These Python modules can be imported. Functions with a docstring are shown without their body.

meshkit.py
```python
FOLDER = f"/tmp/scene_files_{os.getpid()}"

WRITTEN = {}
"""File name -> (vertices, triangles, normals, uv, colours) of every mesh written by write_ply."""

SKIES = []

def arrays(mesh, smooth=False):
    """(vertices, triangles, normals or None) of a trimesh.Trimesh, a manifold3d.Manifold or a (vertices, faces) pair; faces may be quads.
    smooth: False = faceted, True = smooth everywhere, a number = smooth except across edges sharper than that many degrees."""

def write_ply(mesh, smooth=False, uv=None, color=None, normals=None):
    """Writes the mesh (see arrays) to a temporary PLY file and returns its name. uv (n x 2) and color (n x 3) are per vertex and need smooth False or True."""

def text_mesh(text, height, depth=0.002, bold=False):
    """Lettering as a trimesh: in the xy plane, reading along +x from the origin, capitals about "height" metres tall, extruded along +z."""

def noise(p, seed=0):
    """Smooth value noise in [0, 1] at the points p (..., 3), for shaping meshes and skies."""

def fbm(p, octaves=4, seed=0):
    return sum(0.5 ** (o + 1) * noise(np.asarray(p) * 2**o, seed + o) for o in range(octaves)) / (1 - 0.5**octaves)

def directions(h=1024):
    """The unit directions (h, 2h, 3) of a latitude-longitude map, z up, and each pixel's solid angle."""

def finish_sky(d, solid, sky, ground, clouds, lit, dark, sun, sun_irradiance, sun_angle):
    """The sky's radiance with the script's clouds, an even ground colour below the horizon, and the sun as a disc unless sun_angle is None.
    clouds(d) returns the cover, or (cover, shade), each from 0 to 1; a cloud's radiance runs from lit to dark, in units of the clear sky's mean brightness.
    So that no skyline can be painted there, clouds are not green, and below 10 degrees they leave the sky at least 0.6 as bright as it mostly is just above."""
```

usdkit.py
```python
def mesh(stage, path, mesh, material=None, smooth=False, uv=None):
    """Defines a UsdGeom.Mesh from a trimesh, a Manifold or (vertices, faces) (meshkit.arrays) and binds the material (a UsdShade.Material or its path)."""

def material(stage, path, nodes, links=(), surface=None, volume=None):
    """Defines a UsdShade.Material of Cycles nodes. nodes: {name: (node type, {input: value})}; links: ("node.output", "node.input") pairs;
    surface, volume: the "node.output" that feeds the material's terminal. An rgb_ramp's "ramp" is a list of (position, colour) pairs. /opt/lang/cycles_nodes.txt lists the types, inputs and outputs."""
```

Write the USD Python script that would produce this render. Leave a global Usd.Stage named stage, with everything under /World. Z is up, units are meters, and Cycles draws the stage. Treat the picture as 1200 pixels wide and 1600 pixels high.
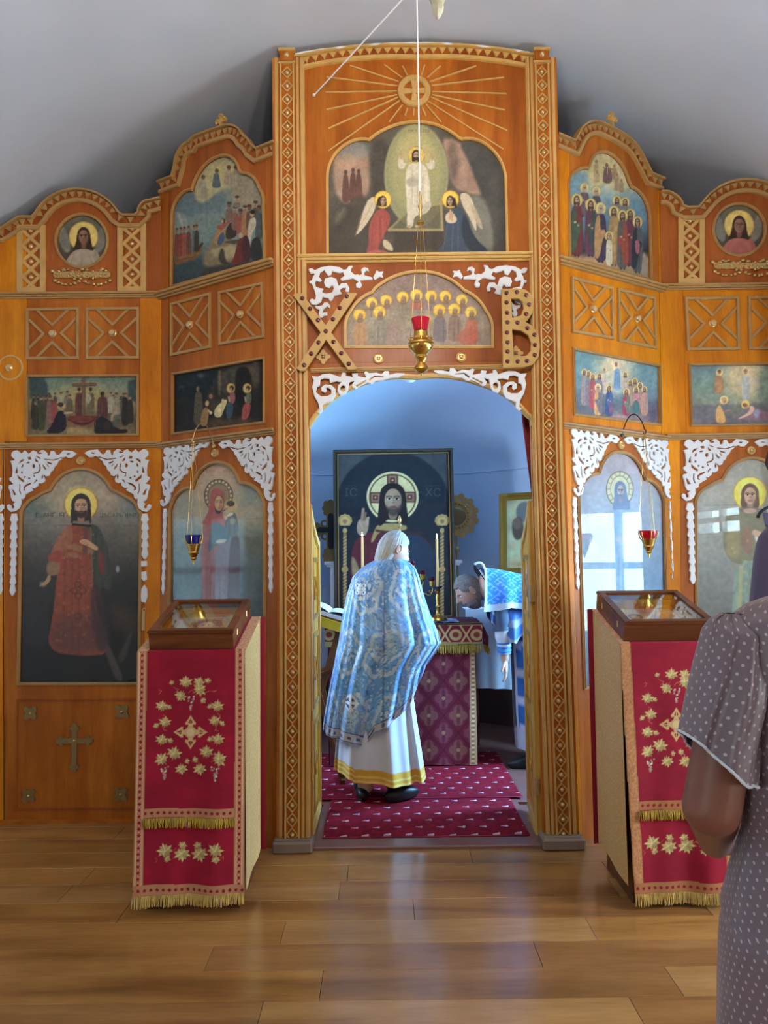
import math, random
import numpy as np, trimesh
from shapely.geometry import Polygon, LineString, Point, MultiPolygon, box as sbox
from shapely.ops import unary_union
from shapely import affinity
import usdkit, meshkit
from pxr import Usd, UsdGeom, UsdLux, UsdShade, Sdf, Gf, Vt
rng = random.Random(7); nrng = np.random.default_rng(7)
stage = Usd.Stage.CreateInMemory()
UsdGeom.SetStageUpAxis(stage, 'Z'); UsdGeom.SetStageMetersPerUnit(stage, 1.0)
stage.SetDefaultPrim(UsdGeom.Xform.Define(stage, '/World').GetPrim())
# ------------------------------------------------------------------ camera
F, CAMZ, TP, ROLL, EXPOSURE = 1150.0, 1.55, 0.063, math.radians(0.7), 1.28
p_ = math.atan(TP)
FW = np.array([0, math.cos(p_), math.sin(p_)])
_R, _U = np.array([1., 0, 0]), np.array([0, -math.sin(p_), math.cos(p_)])
RT = _R * math.cos(ROLL) - _U * math.sin(ROLL)
UPV = _U * math.cos(ROLL) + _R * math.sin(ROLL)
CAM = np.array([0, 0, CAMZ])
cam = UsdGeom.Camera.Define(stage, '/World/Camera')
m = np.eye(4); m[0, :3], m[1, :3], m[2, :3], m[3, :3] = RT, UPV, -FW, CAM
cam.AddTransformOp().Set(Gf.Matrix4d(*m.ravel().tolist()))
cam.CreateHorizontalApertureAttr(36.0); cam.CreateVerticalApertureAttr(48.0)
cam.CreateFocalLengthAttr(36.0 * F / 1200); cam.CreateClippingRangeAttr(Gf.Vec2f(0.05, 60))
cam.CreateExposureAttr(EXPOSURE)
# ------------------------------------------------------------------ light
def rect_light(name, pos, target, w, h, col, inten):
    l = UsdLux.RectLight.Define(stage, '/World/' + name)
    l.CreateWidthAttr(w); l.CreateHeightAttr(h); l.CreateColorAttr(Gf.Vec3f(*col)); l.CreateIntensityAttr(inten)
    pos, target = np.array(pos, float), np.array(target, float)
    z = pos - target; z /= np.linalg.norm(z)
    x = np.cross([0, 0, 1.], z); x /= np.linalg.norm(x); y = np.cross(z, x)
    mm = np.eye(4); mm[0, :3], mm[1, :3], mm[2, :3], mm[3, :3] = x, y, z, pos
    l.AddTransformOp().Set(Gf.Matrix4d(*mm.ravel().tolist()))
    return l
WX = 3.55          # half width of the nave about its axis
AX = 0.17          # the axis of the church
DAY, SKYB = (1.0, 0.97, 0.93), (0.62, 0.80, 1.0)
# daylight at the windows of the nave (side, y, width, strength, colour), the back wall and the altar
NAVE_WINDOWS = [(-1, -1.9, 1.2, 4., DAY, .8, 2.1), (-1, 3.72, .85, 1.0, SKYB, .8, 2.0), (1, -1.9, 1.2, 11., DAY, .8, 2.1), (1, .70, 1.3, 10., SKYB, 1.74, 2.12), (1, 2.36, .9, 20., (.84, .88, 1.0), .8, 2.1), (1, 3.86, .85, 5.5, (.50, .84, 1.0), .8, 2.0)]
for i, (s, yc, wid, power, col, z0, z1) in enumerate(NAVE_WINDOWS):
    rect_light('window_daylight_%03d' % i, (AX + s * (WX + 0.30), yc, (z0 + z1) / 2), (AX, yc, (z0 + z1) / 2), wid, z1 - z0, col, power)
rect_light('window_daylight_altar', (2.80, 4.75, 1.85), (0, 5.0, 1.2), 1.0, 1.4, (0.27, 0.61, 1.0), 56.)
rect_light('window_daylight_altar_left', (-2.50, 5.0, 1.9), (0, 5.0, 1.5), 0.8, 1.2, (0.52, 0.74, 1.0), 11.)
LAMP_POWER, LAMP_COL = 190., (1.0, .93, .82)       # the bulbs of the chandelier, see its builder
dome = UsdLux.DomeLight.Define(stage, '/World/Sky'); dome.CreateIntensityAttr(1.1); dome.CreateColorAttr(Gf.Vec3f(.50, .88, 1))
# ------------------------------------------------------------------ projection helpers (design time only)
def S(r, g, b):
    c = np.array([r, g, b], float) / 255
    return tuple(np.where(c <= .04045, c / 12.92, ((c + .055) / 1.055) ** 2.4))
def ray(px, py):
    px, py = np.asarray(px, float), np.asarray(py, float)
    return FW + ((px - 600) / F)[..., None] * RT + ((800 - py) / F)[..., None] * UPV
def proj(P):
    d = np.asarray(P, float) - CAM; z = d @ FW
    return 600 + F * (d @ RT) / z, 800 - F * (d @ UPV) / z
def atY(px, py, Y):
    d = ray(px, py); return CAM + d * ((Y - CAM[1]) / d[..., 1])[..., None]
def atZ(px, py, Z):
    d = ray(px, py); return CAM + d * ((Z - CAM[2]) / d[..., 2])[..., None]
class Plane:
    def __init__(s, O, U, N):
        s.O, s.U, s.N = np.array(O, float), np.array(U, float), np.array(N, float); s.Z = np.array([0, 0, 1.])
    def uv(s, pts):
        pts = np.asarray(pts, float); d = ray(pts[..., 0], pts[..., 1])
        t = ((s.O - CAM) @ s.N) / (d @ s.N); P = CAM + d * t[..., None] - s.O
        return np.stack([P @ s.U, P @ s.Z], -1)
    def w(s, uv, n=0.0):
        uv = np.asarray(uv, float)
        return s.O + uv[..., :1] * s.U + uv[..., 1:2] * s.Z + np.asarray(n)[..., None] * s.N if np.ndim(n) else s.O + uv[..., :1] * s.U + uv[..., 1:2] * s.Z + n * s.N
    def px(s, x, y):            # metres per pixel (vertical) there
        a = s.uv([(x, y - 5), (x, y + 5)]); return np.linalg.norm(a[0] - a[1]) / 10
def arc(p, q, b, n=14):
    p, q = np.array(p, float), np.array(q, float)
    if isinstance(b, str):          # 'a': level at one end (an apex); 's': upright at one end (a shoulder)
        du, dv = abs(q - p); th = 2 * math.atan2(dv, du) if b == 'a' else 2 * math.atan2(du, dv); b = math.tan(min(th, 3.0) / 4) / 2
    if abs(b) < 1e-4: return [p]
    c = np.linalg.norm(q - p); h = b * c; r = (c * c / 4 + h * h) / (2 * h)
    nrm = np.array([-(q - p)[1], (q - p)[0]]) / c
    o = (p + q) / 2 + nrm * (h - r)
    a0 = math.atan2(*(p - o)[::-1]); a1 = math.atan2(*(q - o)[::-1])
    da = (a1 - a0 + math.pi) % (2 * math.pi) - math.pi
    if abs(b) > .5: da = da - math.copysign(2 * math.pi, da) if abs(da) < math.pi else da
    return [o + abs(r) * np.array([math.cos(a0 + da * t), math.sin(a0 + da * t)]) for t in np.linspace(0, 1, n, endpoint=False)]
def path(pl, spec, raw=False):
    """pixel points (x, y[, bulge towards the next]) -> a polyline on the plane"""
    uv = np.array([s[:2] for s in spec], float) if raw else pl.uv([s[:2] for s in spec])
    out = []
    for i in range(len(spec) - 1):
        out += arc(uv[i], uv[i + 1], spec[i][2] if len(spec[i]) > 2 else 0)
    return np.array(out + [uv[-1]])
# ------------------------------------------------------------------ mesh helpers
def polys(g):
    return [p for p in (g.geoms if hasattr(g, 'geoms') else [g]) if isinstance(p, Polygon) and p.area > 1e-8]
def cat(ms): return trimesh.util.concatenate([x for x in ms if x is not None])
def ext(pl, g, n0, n1):
    """extrude a flat shape of the plane from n0 to n1 along its normal"""
    out = []
    for p in polys(g):
        me = trimesh.creation.extrude_polygon(p, n1 - n0, engine='earcut')
        v = me.vertices
        out.append(trimesh.Trimesh(pl.w(v[:, :2], v[:, 2] + n0), me.faces, process=False))
    o = cat(out)
    if o.volume < 0: o.invert()
    return o
def bev(pl, g, n0, n1, b):
    """as ext, with a chamfer of b round the front"""
    g2 = g.buffer(-b)
    if g2.is_empty: return ext(pl, g, n0, n1)
    return cat([ext(pl, g, n0, n1 - b), ext(pl, g2, n0, n1)])
def lathe(profile, sections=16):
    me = trimesh.creation.revolve(np.array(profile, float), sections=sections)
    if me.volume < 0: me.invert()
    return me
def on(pl, uv, me, n=0.0):
    """put a lathe (axis z) on the plane, axis along the normal"""
    v = me.vertices
    o = trimesh.Trimesh(pl.w(np.asarray(uv) + v[:, :2], v[:, 2] + n), me.faces, process=False)
    if o.volume < 0: o.invert()
    return o
def dome_mesh(r, h, sec=12, k=4):
    return lathe([(0, 0), (r, 0)] + [(r * math.cos(a), h * math.sin(a)) for a in np.linspace(.15, math.pi / 2, k)][:-1] + [(0, h)], sec)
def box(x0, x1, y0, y1, z0, z1, ch=0.0):
    me = trimesh.creation.box([x1 - x0, y1 - y0, z1 - z0]); me.apply_translation([(x0 + x1) / 2, (y0 + y1) / 2, (z0 + z1) / 2])
    return me if ch <= 0 else cbox((x0 + x1) / 2, (y0 + y1) / 2, z0, x1 - x0, y1 - y0, z1 - z0, ch)
def cbox(x, y, z0, sx, sy, sz, ch=.004):
    pts = []
    for a in (-1, 1):
        for b in (-1, 1):
            for c in (-1, 1):
                hx, hy, hz = sx / 2, sy / 2, sz / 2
                pts += [(a * (hx - ch), b * (hy - ch), c * hz), (a * hx, b * (hy - ch), c * (hz - ch)), (a * (hx - ch), b * hy, c * (hz - ch))]
    me = trimesh.convex.convex_hull(np.array(pts)); me.apply_translation([x, y, z0 + sz / 2]); return me
def tube(pts, r, sides=8, caps=True):
    P = np.asarray(pts, float); n = len(P)
    R = np.broadcast_to(r, (n,)).astype(float)
    T = np.gradient(P, axis=0); T /= np.linalg.norm(T, axis=1, keepdims=True) + 1e-12
    A = np.zeros_like(P); a = np.cross(T[0], [0, 0, 1.] if abs(T[0, 2]) < .9 else [1., 0, 0]); A[0] = a / np.linalg.norm(a)
    for i in range(1, n):
        a = A[i - 1] - T[i] * (A[i - 1] @ T[i]); A[i] = a / (np.linalg.norm(a) + 1e-12)
    B = np.cross(T, A); an = np.arange(sides) * 2 * np.pi / sides
    V = P[:, None] + R[:, None, None] * (np.cos(an)[None, :, None] * A[:, None] + np.sin(an)[None, :, None] * B[:, None])
    V = V.reshape(-1, 3); f = []
    for i in range(n - 1):
        for j in range(sides):
            k = (j + 1) % sides; f += [(i * sides + j, i * sides + k, (i + 1) * sides + k), (i * sides + j, (i + 1) * sides + k, (i + 1) * sides + j)]
    if caps:
        V = np.vstack([V, P[:1], P[-1:]]); c0, c1 = n * sides, n * sides + 1
        for j in range(sides):
            k = (j + 1) % sides; f += [(c0, k, j), (c1, (n - 1) * sides + j, (n - 1) * sides + k)]
    return trimesh.Trimesh(V, f, process=False)
def smooth_path(pts, n=24):
    from scipy.interpolate import make_interp_spline
    P = np.asarray(pts, float); t = np.concatenate([[0], np.cumsum(np.linalg.norm(np.diff(P, axis=0), axis=1))])
    return make_interp_spline(t, P, k=min(3, len(P) - 1))(np.linspace(0, t[-1], n))
def grid_faces(nu, nv, wrap=False):
    f = []
    for i in range(nu - 1):
        for j in range(nv if wrap else nv - 1):
            k = (j + 1) % nv; a, b, c, d = i * nv + j, i * nv + k, (i + 1) * nv + k, (i + 1) * nv + j
            f += [(a, b, c), (a, c, d)]
    return np.array(f)
def shift(me, d): me = me.copy(); me.apply_translation(d); return me
# ------------------------------------------------------------------ scene helpers
taken = {}
def numbered(parent, name):
    k = (parent, name); n = taken.get(k, -1) + 1; taken[k] = n
    return '%s/%s' % (parent, name if n == 0 else '%s_%03d' % (name, n))
base_of = {}
def tag(prim, label=None, cat_=None, group=None, kind=None):
    for k, v in (('label', label), ('category', cat_), ('group', group), ('kind', kind)):
        if v: prim.SetCustomDataByKey(k, v)
    return prim
def thing(name, label=None, cat_=None, base=(0, 0, 0), group=None, kind=None, rotz=0):
    path_ = numbered('/World', name); x = UsdGeom.Xform.Define(stage, path_)
    x.AddTranslateOp().Set(Gf.Vec3d(*map(float, base)))
    base_of[path_] = np.array(base, float)
    tag(x.GetPrim(), label, cat_, group, kind); return path_
def part(parent, name, me, mat, smooth=False, label=None, kind=None, color=None):
    path_ = numbered(parent, name); b = base_of[parent]; base_of[path_] = b
    if isinstance(me, trimesh.Trimesh): me = trimesh.Trimesh(me.vertices - b, me.faces, process=False)
    o = usdkit.mesh(stage, path_, me, MAT[mat], smooth=smooth)
    if color is not None:
        UsdGeom.PrimvarsAPI(o).CreatePrimvar('paint', Sdf.ValueTypeNames.Color3fArray, 'vertex').Set(Vt.Vec3fArray.FromNumpy(np.asarray(color, np.float32)))
    tag(o.GetPrim(), label, None, None, kind); return path_
def single(name, me, mat, label=None, cat_=None, group=None, kind=None, smooth=False):
    path_ = numbered('/World', name); base_of[path_] = np.zeros(3)
    o = usdkit.mesh(stage, path_, me, MAT[mat], smooth=smooth)
    tag(o.GetPrim(), label, cat_, group, kind); return path_
# ------------------------------------------------------------------ materials
MAT = {}
def material(name, nodes, links, surface='p.BSDF'):
    MAT[name] = usdkit.material(stage, '/World/Looks/' + name, nodes, links, surface=surface)
def plain(name, col, rough=.5, metal=0, bump=0, bscale=60, var=.0, vscale=6, **kw):
    col = np.array(col)
    n = {'p': ('principled_bsdf', dict(base_color=tuple(col), roughness=rough, metallic=metal, **kw))}; l = []
    if var or bump: n['g'] = ('geometry', {})
    if var:
        n['n'] = ('noise_texture', {'scale': vscale, 'detail': 4}); n['r'] = ('rgb_ramp', {'ramp': [(.3, tuple(col * (1 - var))), (.7, tuple(np.minimum(col * (1 + var), 1)))]})
        l += [('g.position', 'n.vector'), ('n.fac', 'r.fac'), ('r.color', 'p.base_color')]
    if bump:
        n['n2'] = ('noise_texture', {'scale': bscale, 'detail': 3}); n['b'] = ('bump', {'strength': bump, 'distance': .004})
        l += [('g.position', 'n2.vector'), ('n2.fac', 'b.height'), ('b.normal', 'p.normal')]
    material(name, n, l)
def wood(name, dark, mid, light, rough=.40, axis='z', coat=.08, scale=9, spec=.2):
    sc = {'z': (1, 1, .13), 'x': (.13, 1, 1)}[axis]
    n = {'g': ('geometry', {}), 'oi': ('object_info', {}), 'm': ('mapping', {'mapping_type': 'point', 'scale': sc}), 'n': ('noise_texture', {'scale': scale, 'detail': 5, 'distortion': .6}),
         'n2': ('noise_texture', {'scale': 1.7, 'detail': 3}), 'n3': ('noise_texture', {'scale': scale * 9, 'detail': 2}),
         'r': ('rgb_ramp', {'ramp': [(.28, dark), (.5, mid), (.72, light)]}), 'r2': ('rgb_ramp', {'ramp': [(.3, (.62, .58, .52)), (.7, (1.1, 1.1, 1.12))]}),
         'mx': ('mix_color', {'blend_type': 'multiply', 'fac': .55, 'use_clamp': False}), 'r3': ('rgb_ramp', {'ramp': [(.3, (.78, .76, .74)), (.6, (1, 1, 1))]}), 'mx2': ('mix_color', {'blend_type': 'multiply', 'fac': .6, 'use_clamp': False}),
         'p': ('principled_bsdf', {'roughness': rough, 'coat_weight': coat, 'coat_roughness': .18, 'specular_ior_level': spec})}
    material(name, n, [('g.position', 'm.vector'), ('m.vector', 'n.vector'), ('g.position', 'n2.vector'), ('m.vector', 'n3.vector'), ('n.fac', 'r.fac'), ('n2.fac', 'r2.fac'), ('r.color', 'mx.a'), ('r2.color', 'mx.b'),
                       ('n3.fac', 'r3.fac'), ('mx.result', 'mx2.a'), ('r3.color', 'mx2.b'), ('mx2.result', 'p.base_color')])
wood('wood_orange', S(156, 80, 20), S(176, 95, 24), S(194, 114, 36))
wood('wood_honey', S(190, 104, 4), S(210, 124, 8), S(224, 140, 18))
wood('wood_red', S(142, 70, 24), S(162, 84, 30), S(180, 99, 40))
wood('wood_case', S(84, 44, 22), S(112, 62, 34), S(140, 84, 48), rough=.3, axis='x')
wood('wood_stand', S(90, 52, 28), S(120, 74, 42), S(146, 96, 58))
plain('trim', S(196, 152, 86), .45, var=.10, vscale=9, bump=.08)
plain('trim_bay', S(170, 128, 74), .45, var=.10, vscale=9, bump=.08)
plain('letter_wood', S(186, 142, 74), .45, var=.10, vscale=9, bump=.08)
plain('trim_pale', S(204, 160, 88), .42, var=.10, vscale=9, bump=.08)
plain('stud', S(214, 176, 118), .28, metal=.55, coat_weight=.4)
plain('brass', S(214, 170, 84), .24, metal=1, bump=.15, bscale=90)
plain('old_brass', S(206, 168, 108), .34, metal=.75, bump=.3, bscale=120)
plain('bronze', S(150, 124, 80), .4, metal=.85, bump=.3, bscale=110)
plain('gilt', S(214, 168, 70), .32, metal=.8, bump=.2, bscale=70)
plain('white_paint', S(216, 213, 213), .45, bump=.12, bscale=220, var=.03)
plain('plaster', S(184, 185, 192), .85, var=.05, vscale=1.5, bump=.15, bscale=14)
plain('plaster_blue', S(198, 205, 219), .85, var=.04, vscale=1.5, bump=.1, bscale=14)
plain('gem', S(92, 22, 20), .12, coat_weight=1)
plain('board', S(60, 44, 30), .7)
plain('dark_gap', S(46, 26, 14), .8)
plain('black', S(22, 20, 22), .5)
plain('step_wood', S(124, 82, 74), .28, var=.1)
material('net_curtain', {'t': ('transparent_bsdf', {'color': (.9, .93, 1)}), 'd': ('translucent_bsdf', {'color': (.40, .42, .50)}), 'd2': ('diffuse_bsdf', {'color': (.30, .31, .36)}), 'm1': ('mix_closure', {'fac': .5}), 'm': ('mix_closure', {'fac': .86})}, [('d.BSDF', 'm1.closure1'), ('d2.BSDF', 'm1.closure2'), ('t.BSDF', 'm.closure1'), ('m1.closure', 'm.closure2')], surface='m.closure')
material('paint', {'a': ('attribute', {'attribute': 'paint'}), 'p': ('principled_bsdf', {'roughness': .42, 'specular_ior_level': .22})}, [('a.color', 'p.base_color')])
material('print', {'a': ('attribute', {'attribute': 'paint'}), 'p': ('principled_bsdf', {'roughness': .7, 'specular_ior_level': .2, 'sheen_weight': .25, 'sheen_roughness': .4})}, [('a.color', 'p.base_color')])
material('pile', {'a': ('attribute', {'attribute': 'paint'}), 'p': ('principled_bsdf', {'roughness': .9, 'specular_ior_level': .1})}, [('a.color', 'p.base_color')])
material('satin', {'a': ('attribute', {'attribute': 'paint'}), 'p': ('principled_bsdf', {'roughness': .42, 'specular_ior_level': .5, 'sheen_weight': .2})}, [('a.color', 'p.base_color')])
material('pane', {'t': ('transparent_bsdf', {'color': (.97, .98, .97)}), 'g': ('glossy_bsdf', {'color': (1, 1, 1), 'roughness': .012}), 'f': ('layer_weight', {'blend': .5}), 'k0': ('math', {'math_type': 'power', 'value2': 4.0}), 'k': ('math', {'math_type': 'multiply_add', 'value2': .95, 'value3': .02}), 'm': ('mix_closure', {})},
         [('f.facing', 'k0.value1'), ('k0.value', 'k.value1'), ('k.value', 'm.fac'), ('t.BSDF', 'm.closure1'), ('g.BSDF', 'm.closure2')], surface='m.closure')
material('ruby_glass', {'p': ('principled_bsdf', {'base_color': S(235, 25, 70), 'roughness': .05, 'transmission_weight': .75, 'ior': 1.45})}, [])
material('cobalt_glass', {'p': ('principled_bsdf', {'base_color': S(30, 40, 150), 'roughness': .05, 'transmission_weight': .6, 'ior': 1.45})}, [])
material('plum_glass', {'p': ('principled_bsdf', {'base_color': S(100, 20, 50), 'roughness': .05, 'transmission_weight': .5, 'ior': 1.45})}, [])
material('clear_glass', {'p': ('principled_bsdf', {'base_color': (1, .97, .9), 'roughness': .03, 'transmission_weight': .9, 'ior': 1.45})}, [])
material('flame', {'e': ('emission', {'color': (1., .62, .25), 'strength': 30.})}, [], surface='e.emission')
# ------------------------------------------------------------------ planes of the icon screen
G0 = atZ(np.array(650.), np.array(1324.), 0.0); D = float(G0[1]); DF = D + 0.465
P0 = Plane((0, D, 0), (1, 0, 0), (0, -1, 0))
PF = Plane((0, DF, 0), (1, 0, 0), (0, -1, 0))
A_, B_ = P0.w(P0.uv((428, 668))), PF.w(PF.uv((252, 691)))
u_ = np.array([A_[0] - B_[0], A_[1] - B_[1], 0]); u_ /= np.linalg.norm(u_)
PL = Plane((B_[0], B_[1], 0), u_, (u_[1], -u_[0], 0))
C_, E_ = P0.w(P0.uv((874, 662))), PF.w(PF.uv((1040, 682)))
u_ = np.array([E_[0] - C_[0], E_[1] - C_[1], 0]); u_ /= np.linalg.norm(u_)
PR = Plane((C_[0], C_[1], 0), u_, (u_[1], -u_[0], 0))
# ------------------------------------------------------------------ room shell
Y0, YI, YA = -4.6, D + 0.62, 5.65
_tops = [(P0, (650, 71)), (PF, (60, 322)), (PF, (-20, 372)), (PF, (1164, 276)), (PF, (1240, 310)), (PF, (20, 342))]
_tops = [q.w(q.uv(c)) for q, c in _tops]
CROWN = _tops[0][2] + .035
RV = max(4.0, max(((p[0] - AX) ** 2 + (CROWN - p[2] - .02) ** 2) / (2 * (CROWN - p[2] - .02)) for p in _tops[1:]))
CZ = CROWN - RV
WALLH = CZ + math.sqrt(RV ** 2 - WX ** 2)
# floor of laminate planks, laid across the nave; the altar goes on with dark board
fl = thing('floor', kind='structure')
plain('subfloor', S(60, 40, 26), .8)
for k_, (nm, a, b, c) in enumerate([('plank_a', (134, 88, 42), (172, 118, 60), (190, 136, 74)), ('plank_b', (122, 80, 40), (156, 106, 58), (176, 124, 72)), ('plank_c', (142, 98, 50), (178, 128, 74), (196, 146, 90))]):
    wood(nm, S(*a), S(*b), S(*c), rough=.24, axis='x', coat=.55, scale=7, spec=.3)
part(fl, 'subfloor', box(AX - WX, AX + WX, Y0, DF + .1, -.06, -.0125), 'subfloor')
pw, plen = .192, 1.285
y = D - .02 + 3 * pw; row = 0
while y > .75:
    x = AX - WX + .02 - rng.random() * plen
    while x < AX + WX:
        x0, x1 = max(x, AX - WX), min(x + plen, AX + WX)
        if x1 - x0 > .05:
            part(fl, 'plank', cbox((x0 + x1) / 2, y - pw / 2, -.012, x1 - x0 - .0016, pw - .0016, .012, .0012), rng.choice(['plank_a', 'plank_a', 'plank_b', 'plank_c']))
        x += plen
    y -= pw; row += 1
part(fl, 'plank', cbox(AX, (y + Y0) / 2, -.012, 2 * WX, y - Y0, .012), 'plank_a', kind='stuff')
part(fl, 'altar_floor', cat([box(AX - 3.0, AX + 3.0, D - .02 + 3 * pw, 7.4, -.06, -.0125), box(P0.uv((489, 1324))[0], P0.uv((846, 1324))[0], D + .05, D + .7, 0, .004), box(AX - 3.0, AX + 3.0, D + .7, 7.4, -.0125, .004)]), 'step_wood')
part(fl, 'threshold', cbox(P0.uv((660, 1324))[0], D + .03, -.012, 1.35, .12, .03, .006), 'step_wood')
# walls with window openings
def wall_box(name, segs, mat):
    w = thing(name, kind='structure'); 
    part(w, 'masonry', cat([box(*s) for s in segs]), mat); return w
wn = [0]
def window_at(axis, face, out, c, w, z0, z1, rail=.55):
    """a white timber window set in the wall: frame, bars, panes, sill"""
    wn[0] += 1; t = thing('window_%d' % wn[0], kind='structure')
    def bx(a0, a1, b0, b1, n0, n1, ch=.0):
        n0, n1 = sorted((face + out * n0, face + out * n1))
        return box(n0, n1, a0, a1, b0, b1) if axis == 'x' else box(a0, a1, n0, n1, b0, b1)
    a0, a1 = c - w / 2, c + w / 2; zm = z0 + (z1 - z0) * rail
    part(t, 'frame', cat([bx(a0, a1, z0, z0 + .06, .1, .17), bx(a0, a1, z1 - .06, z1, .1, .17), bx(a0, a0 + .06, z0, z1, .1, .17), bx(a1 - .06, a1, z0, z1, .1, .17)]), 'white_paint')
    part(t, 'mullion', bx(c - .035, c + .035, z0 + .06, z1 - .06, .1, .16), 'white_paint')
    part(t, 'transom', bx(a0 + .06, a1 - .06, zm - .03, zm + .03, .1, .165), 'white_paint')
    for q0, q1 in ((a0 + .06, c - .035), (c + .035, a1 - .06)):
        for r0, r1 in ((z0 + .06, zm - .03), (zm + .03, z1 - .06)):
            part(t, 'pane', bx(q0, q1, r0, r1, .125, .13), 'pane')
    part(t, 'sill', bx(a0 - .04, a1 + .04, z0 - .03, z0, -.05, .1), 'white_paint')
for s, nm in ((-1, 'wall_left'), (1, 'wall_right')):
    xs = sorted((AX + s * WX, AX + s * (WX + .26))); segs = []
    yy = Y0
    for (q, yc, wid, _p, _c, z0, z1) in sorted([a for a in NAVE_WINDOWS if a[0] == s], key=lambda a: a[1]):
        segs += [(xs[0], xs[1], yy, yc - wid / 2, 0, WALLH + .3)]
        segs += [(xs[0], xs[1], yc - wid / 2, yc + wid / 2, 0, z0), (xs[0], xs[1], yc - wid / 2, yc + wid / 2, z1, WALLH + .3)]
        window_at('x', AX + s * WX, s, yc, wid, z0, z1); yy = yc + wid / 2
    segs += [(xs[0], xs[1], yy, 7.6, 0, WALLH + .3)]
    wall_box(nm, segs, 'plaster')
segs = [(AX - WX - .26, AX + WX + .26, Y0 - .2, Y0, 0, 4.6)]
wall_box('wall_back', segs, 'plaster')
for (s_, yc, wid, _p, _c, z0, z1) in NAVE_WINDOWS[1:2]:
    wc = thing('curtain', 'pale net curtain drawn across the left side window', 'curtain', (AX + s_ * (WX - .03), yc, z0 - .1))
    for y0_, y1_ in ((yc - wid / 2 - .08, yc + .03), (yc - .01, yc + wid / 2 + .08)):
        V = [(AX + s_ * (WX - .03) + .012 * math.sin(i * 1.5), y0_ + (y1_ - y0_) * i / 40, z1 + .08 - (z1 - z0 + .2) * j / 3) for i in range(41) for j in range(4)]
        part(wc, 'net', trimesh.Trimesh(V, grid_faces(41, 4), process=False), 'net_curtain', smooth=True)
# barrel vault over the nave, carried on a little past the icon screen
def vault(y0, y1, ny):
    a1 = math.asin((WX + .02) / RV); th = np.linspace(-a1, a1, 49); ys = np.linspace(y0, y1, ny); V = []
    for r in (RV, RV + .12):
        for yy in ys:
            for t in th: V.append((AX + r * math.sin(t), yy, CZ + r * math.cos(t)))
    V = np.array(V); n = ny * 49
    wob = (meshkit.fbm(V[:n] * np.array([.9, .8, .9]), 3, 3) - .5) * .05
    V[:n, 2] += wob
    f = grid_faces(ny, 49); g = f + n
    return trimesh.Trimesh(V, np.vstack([f, g[:, ::-1]]), process=False)
ce = thing('ceiling', kind='structure')
part(ce, 'vault', vault(Y0 - .1, 7.6, 50), 'plaster', smooth=True)
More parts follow.
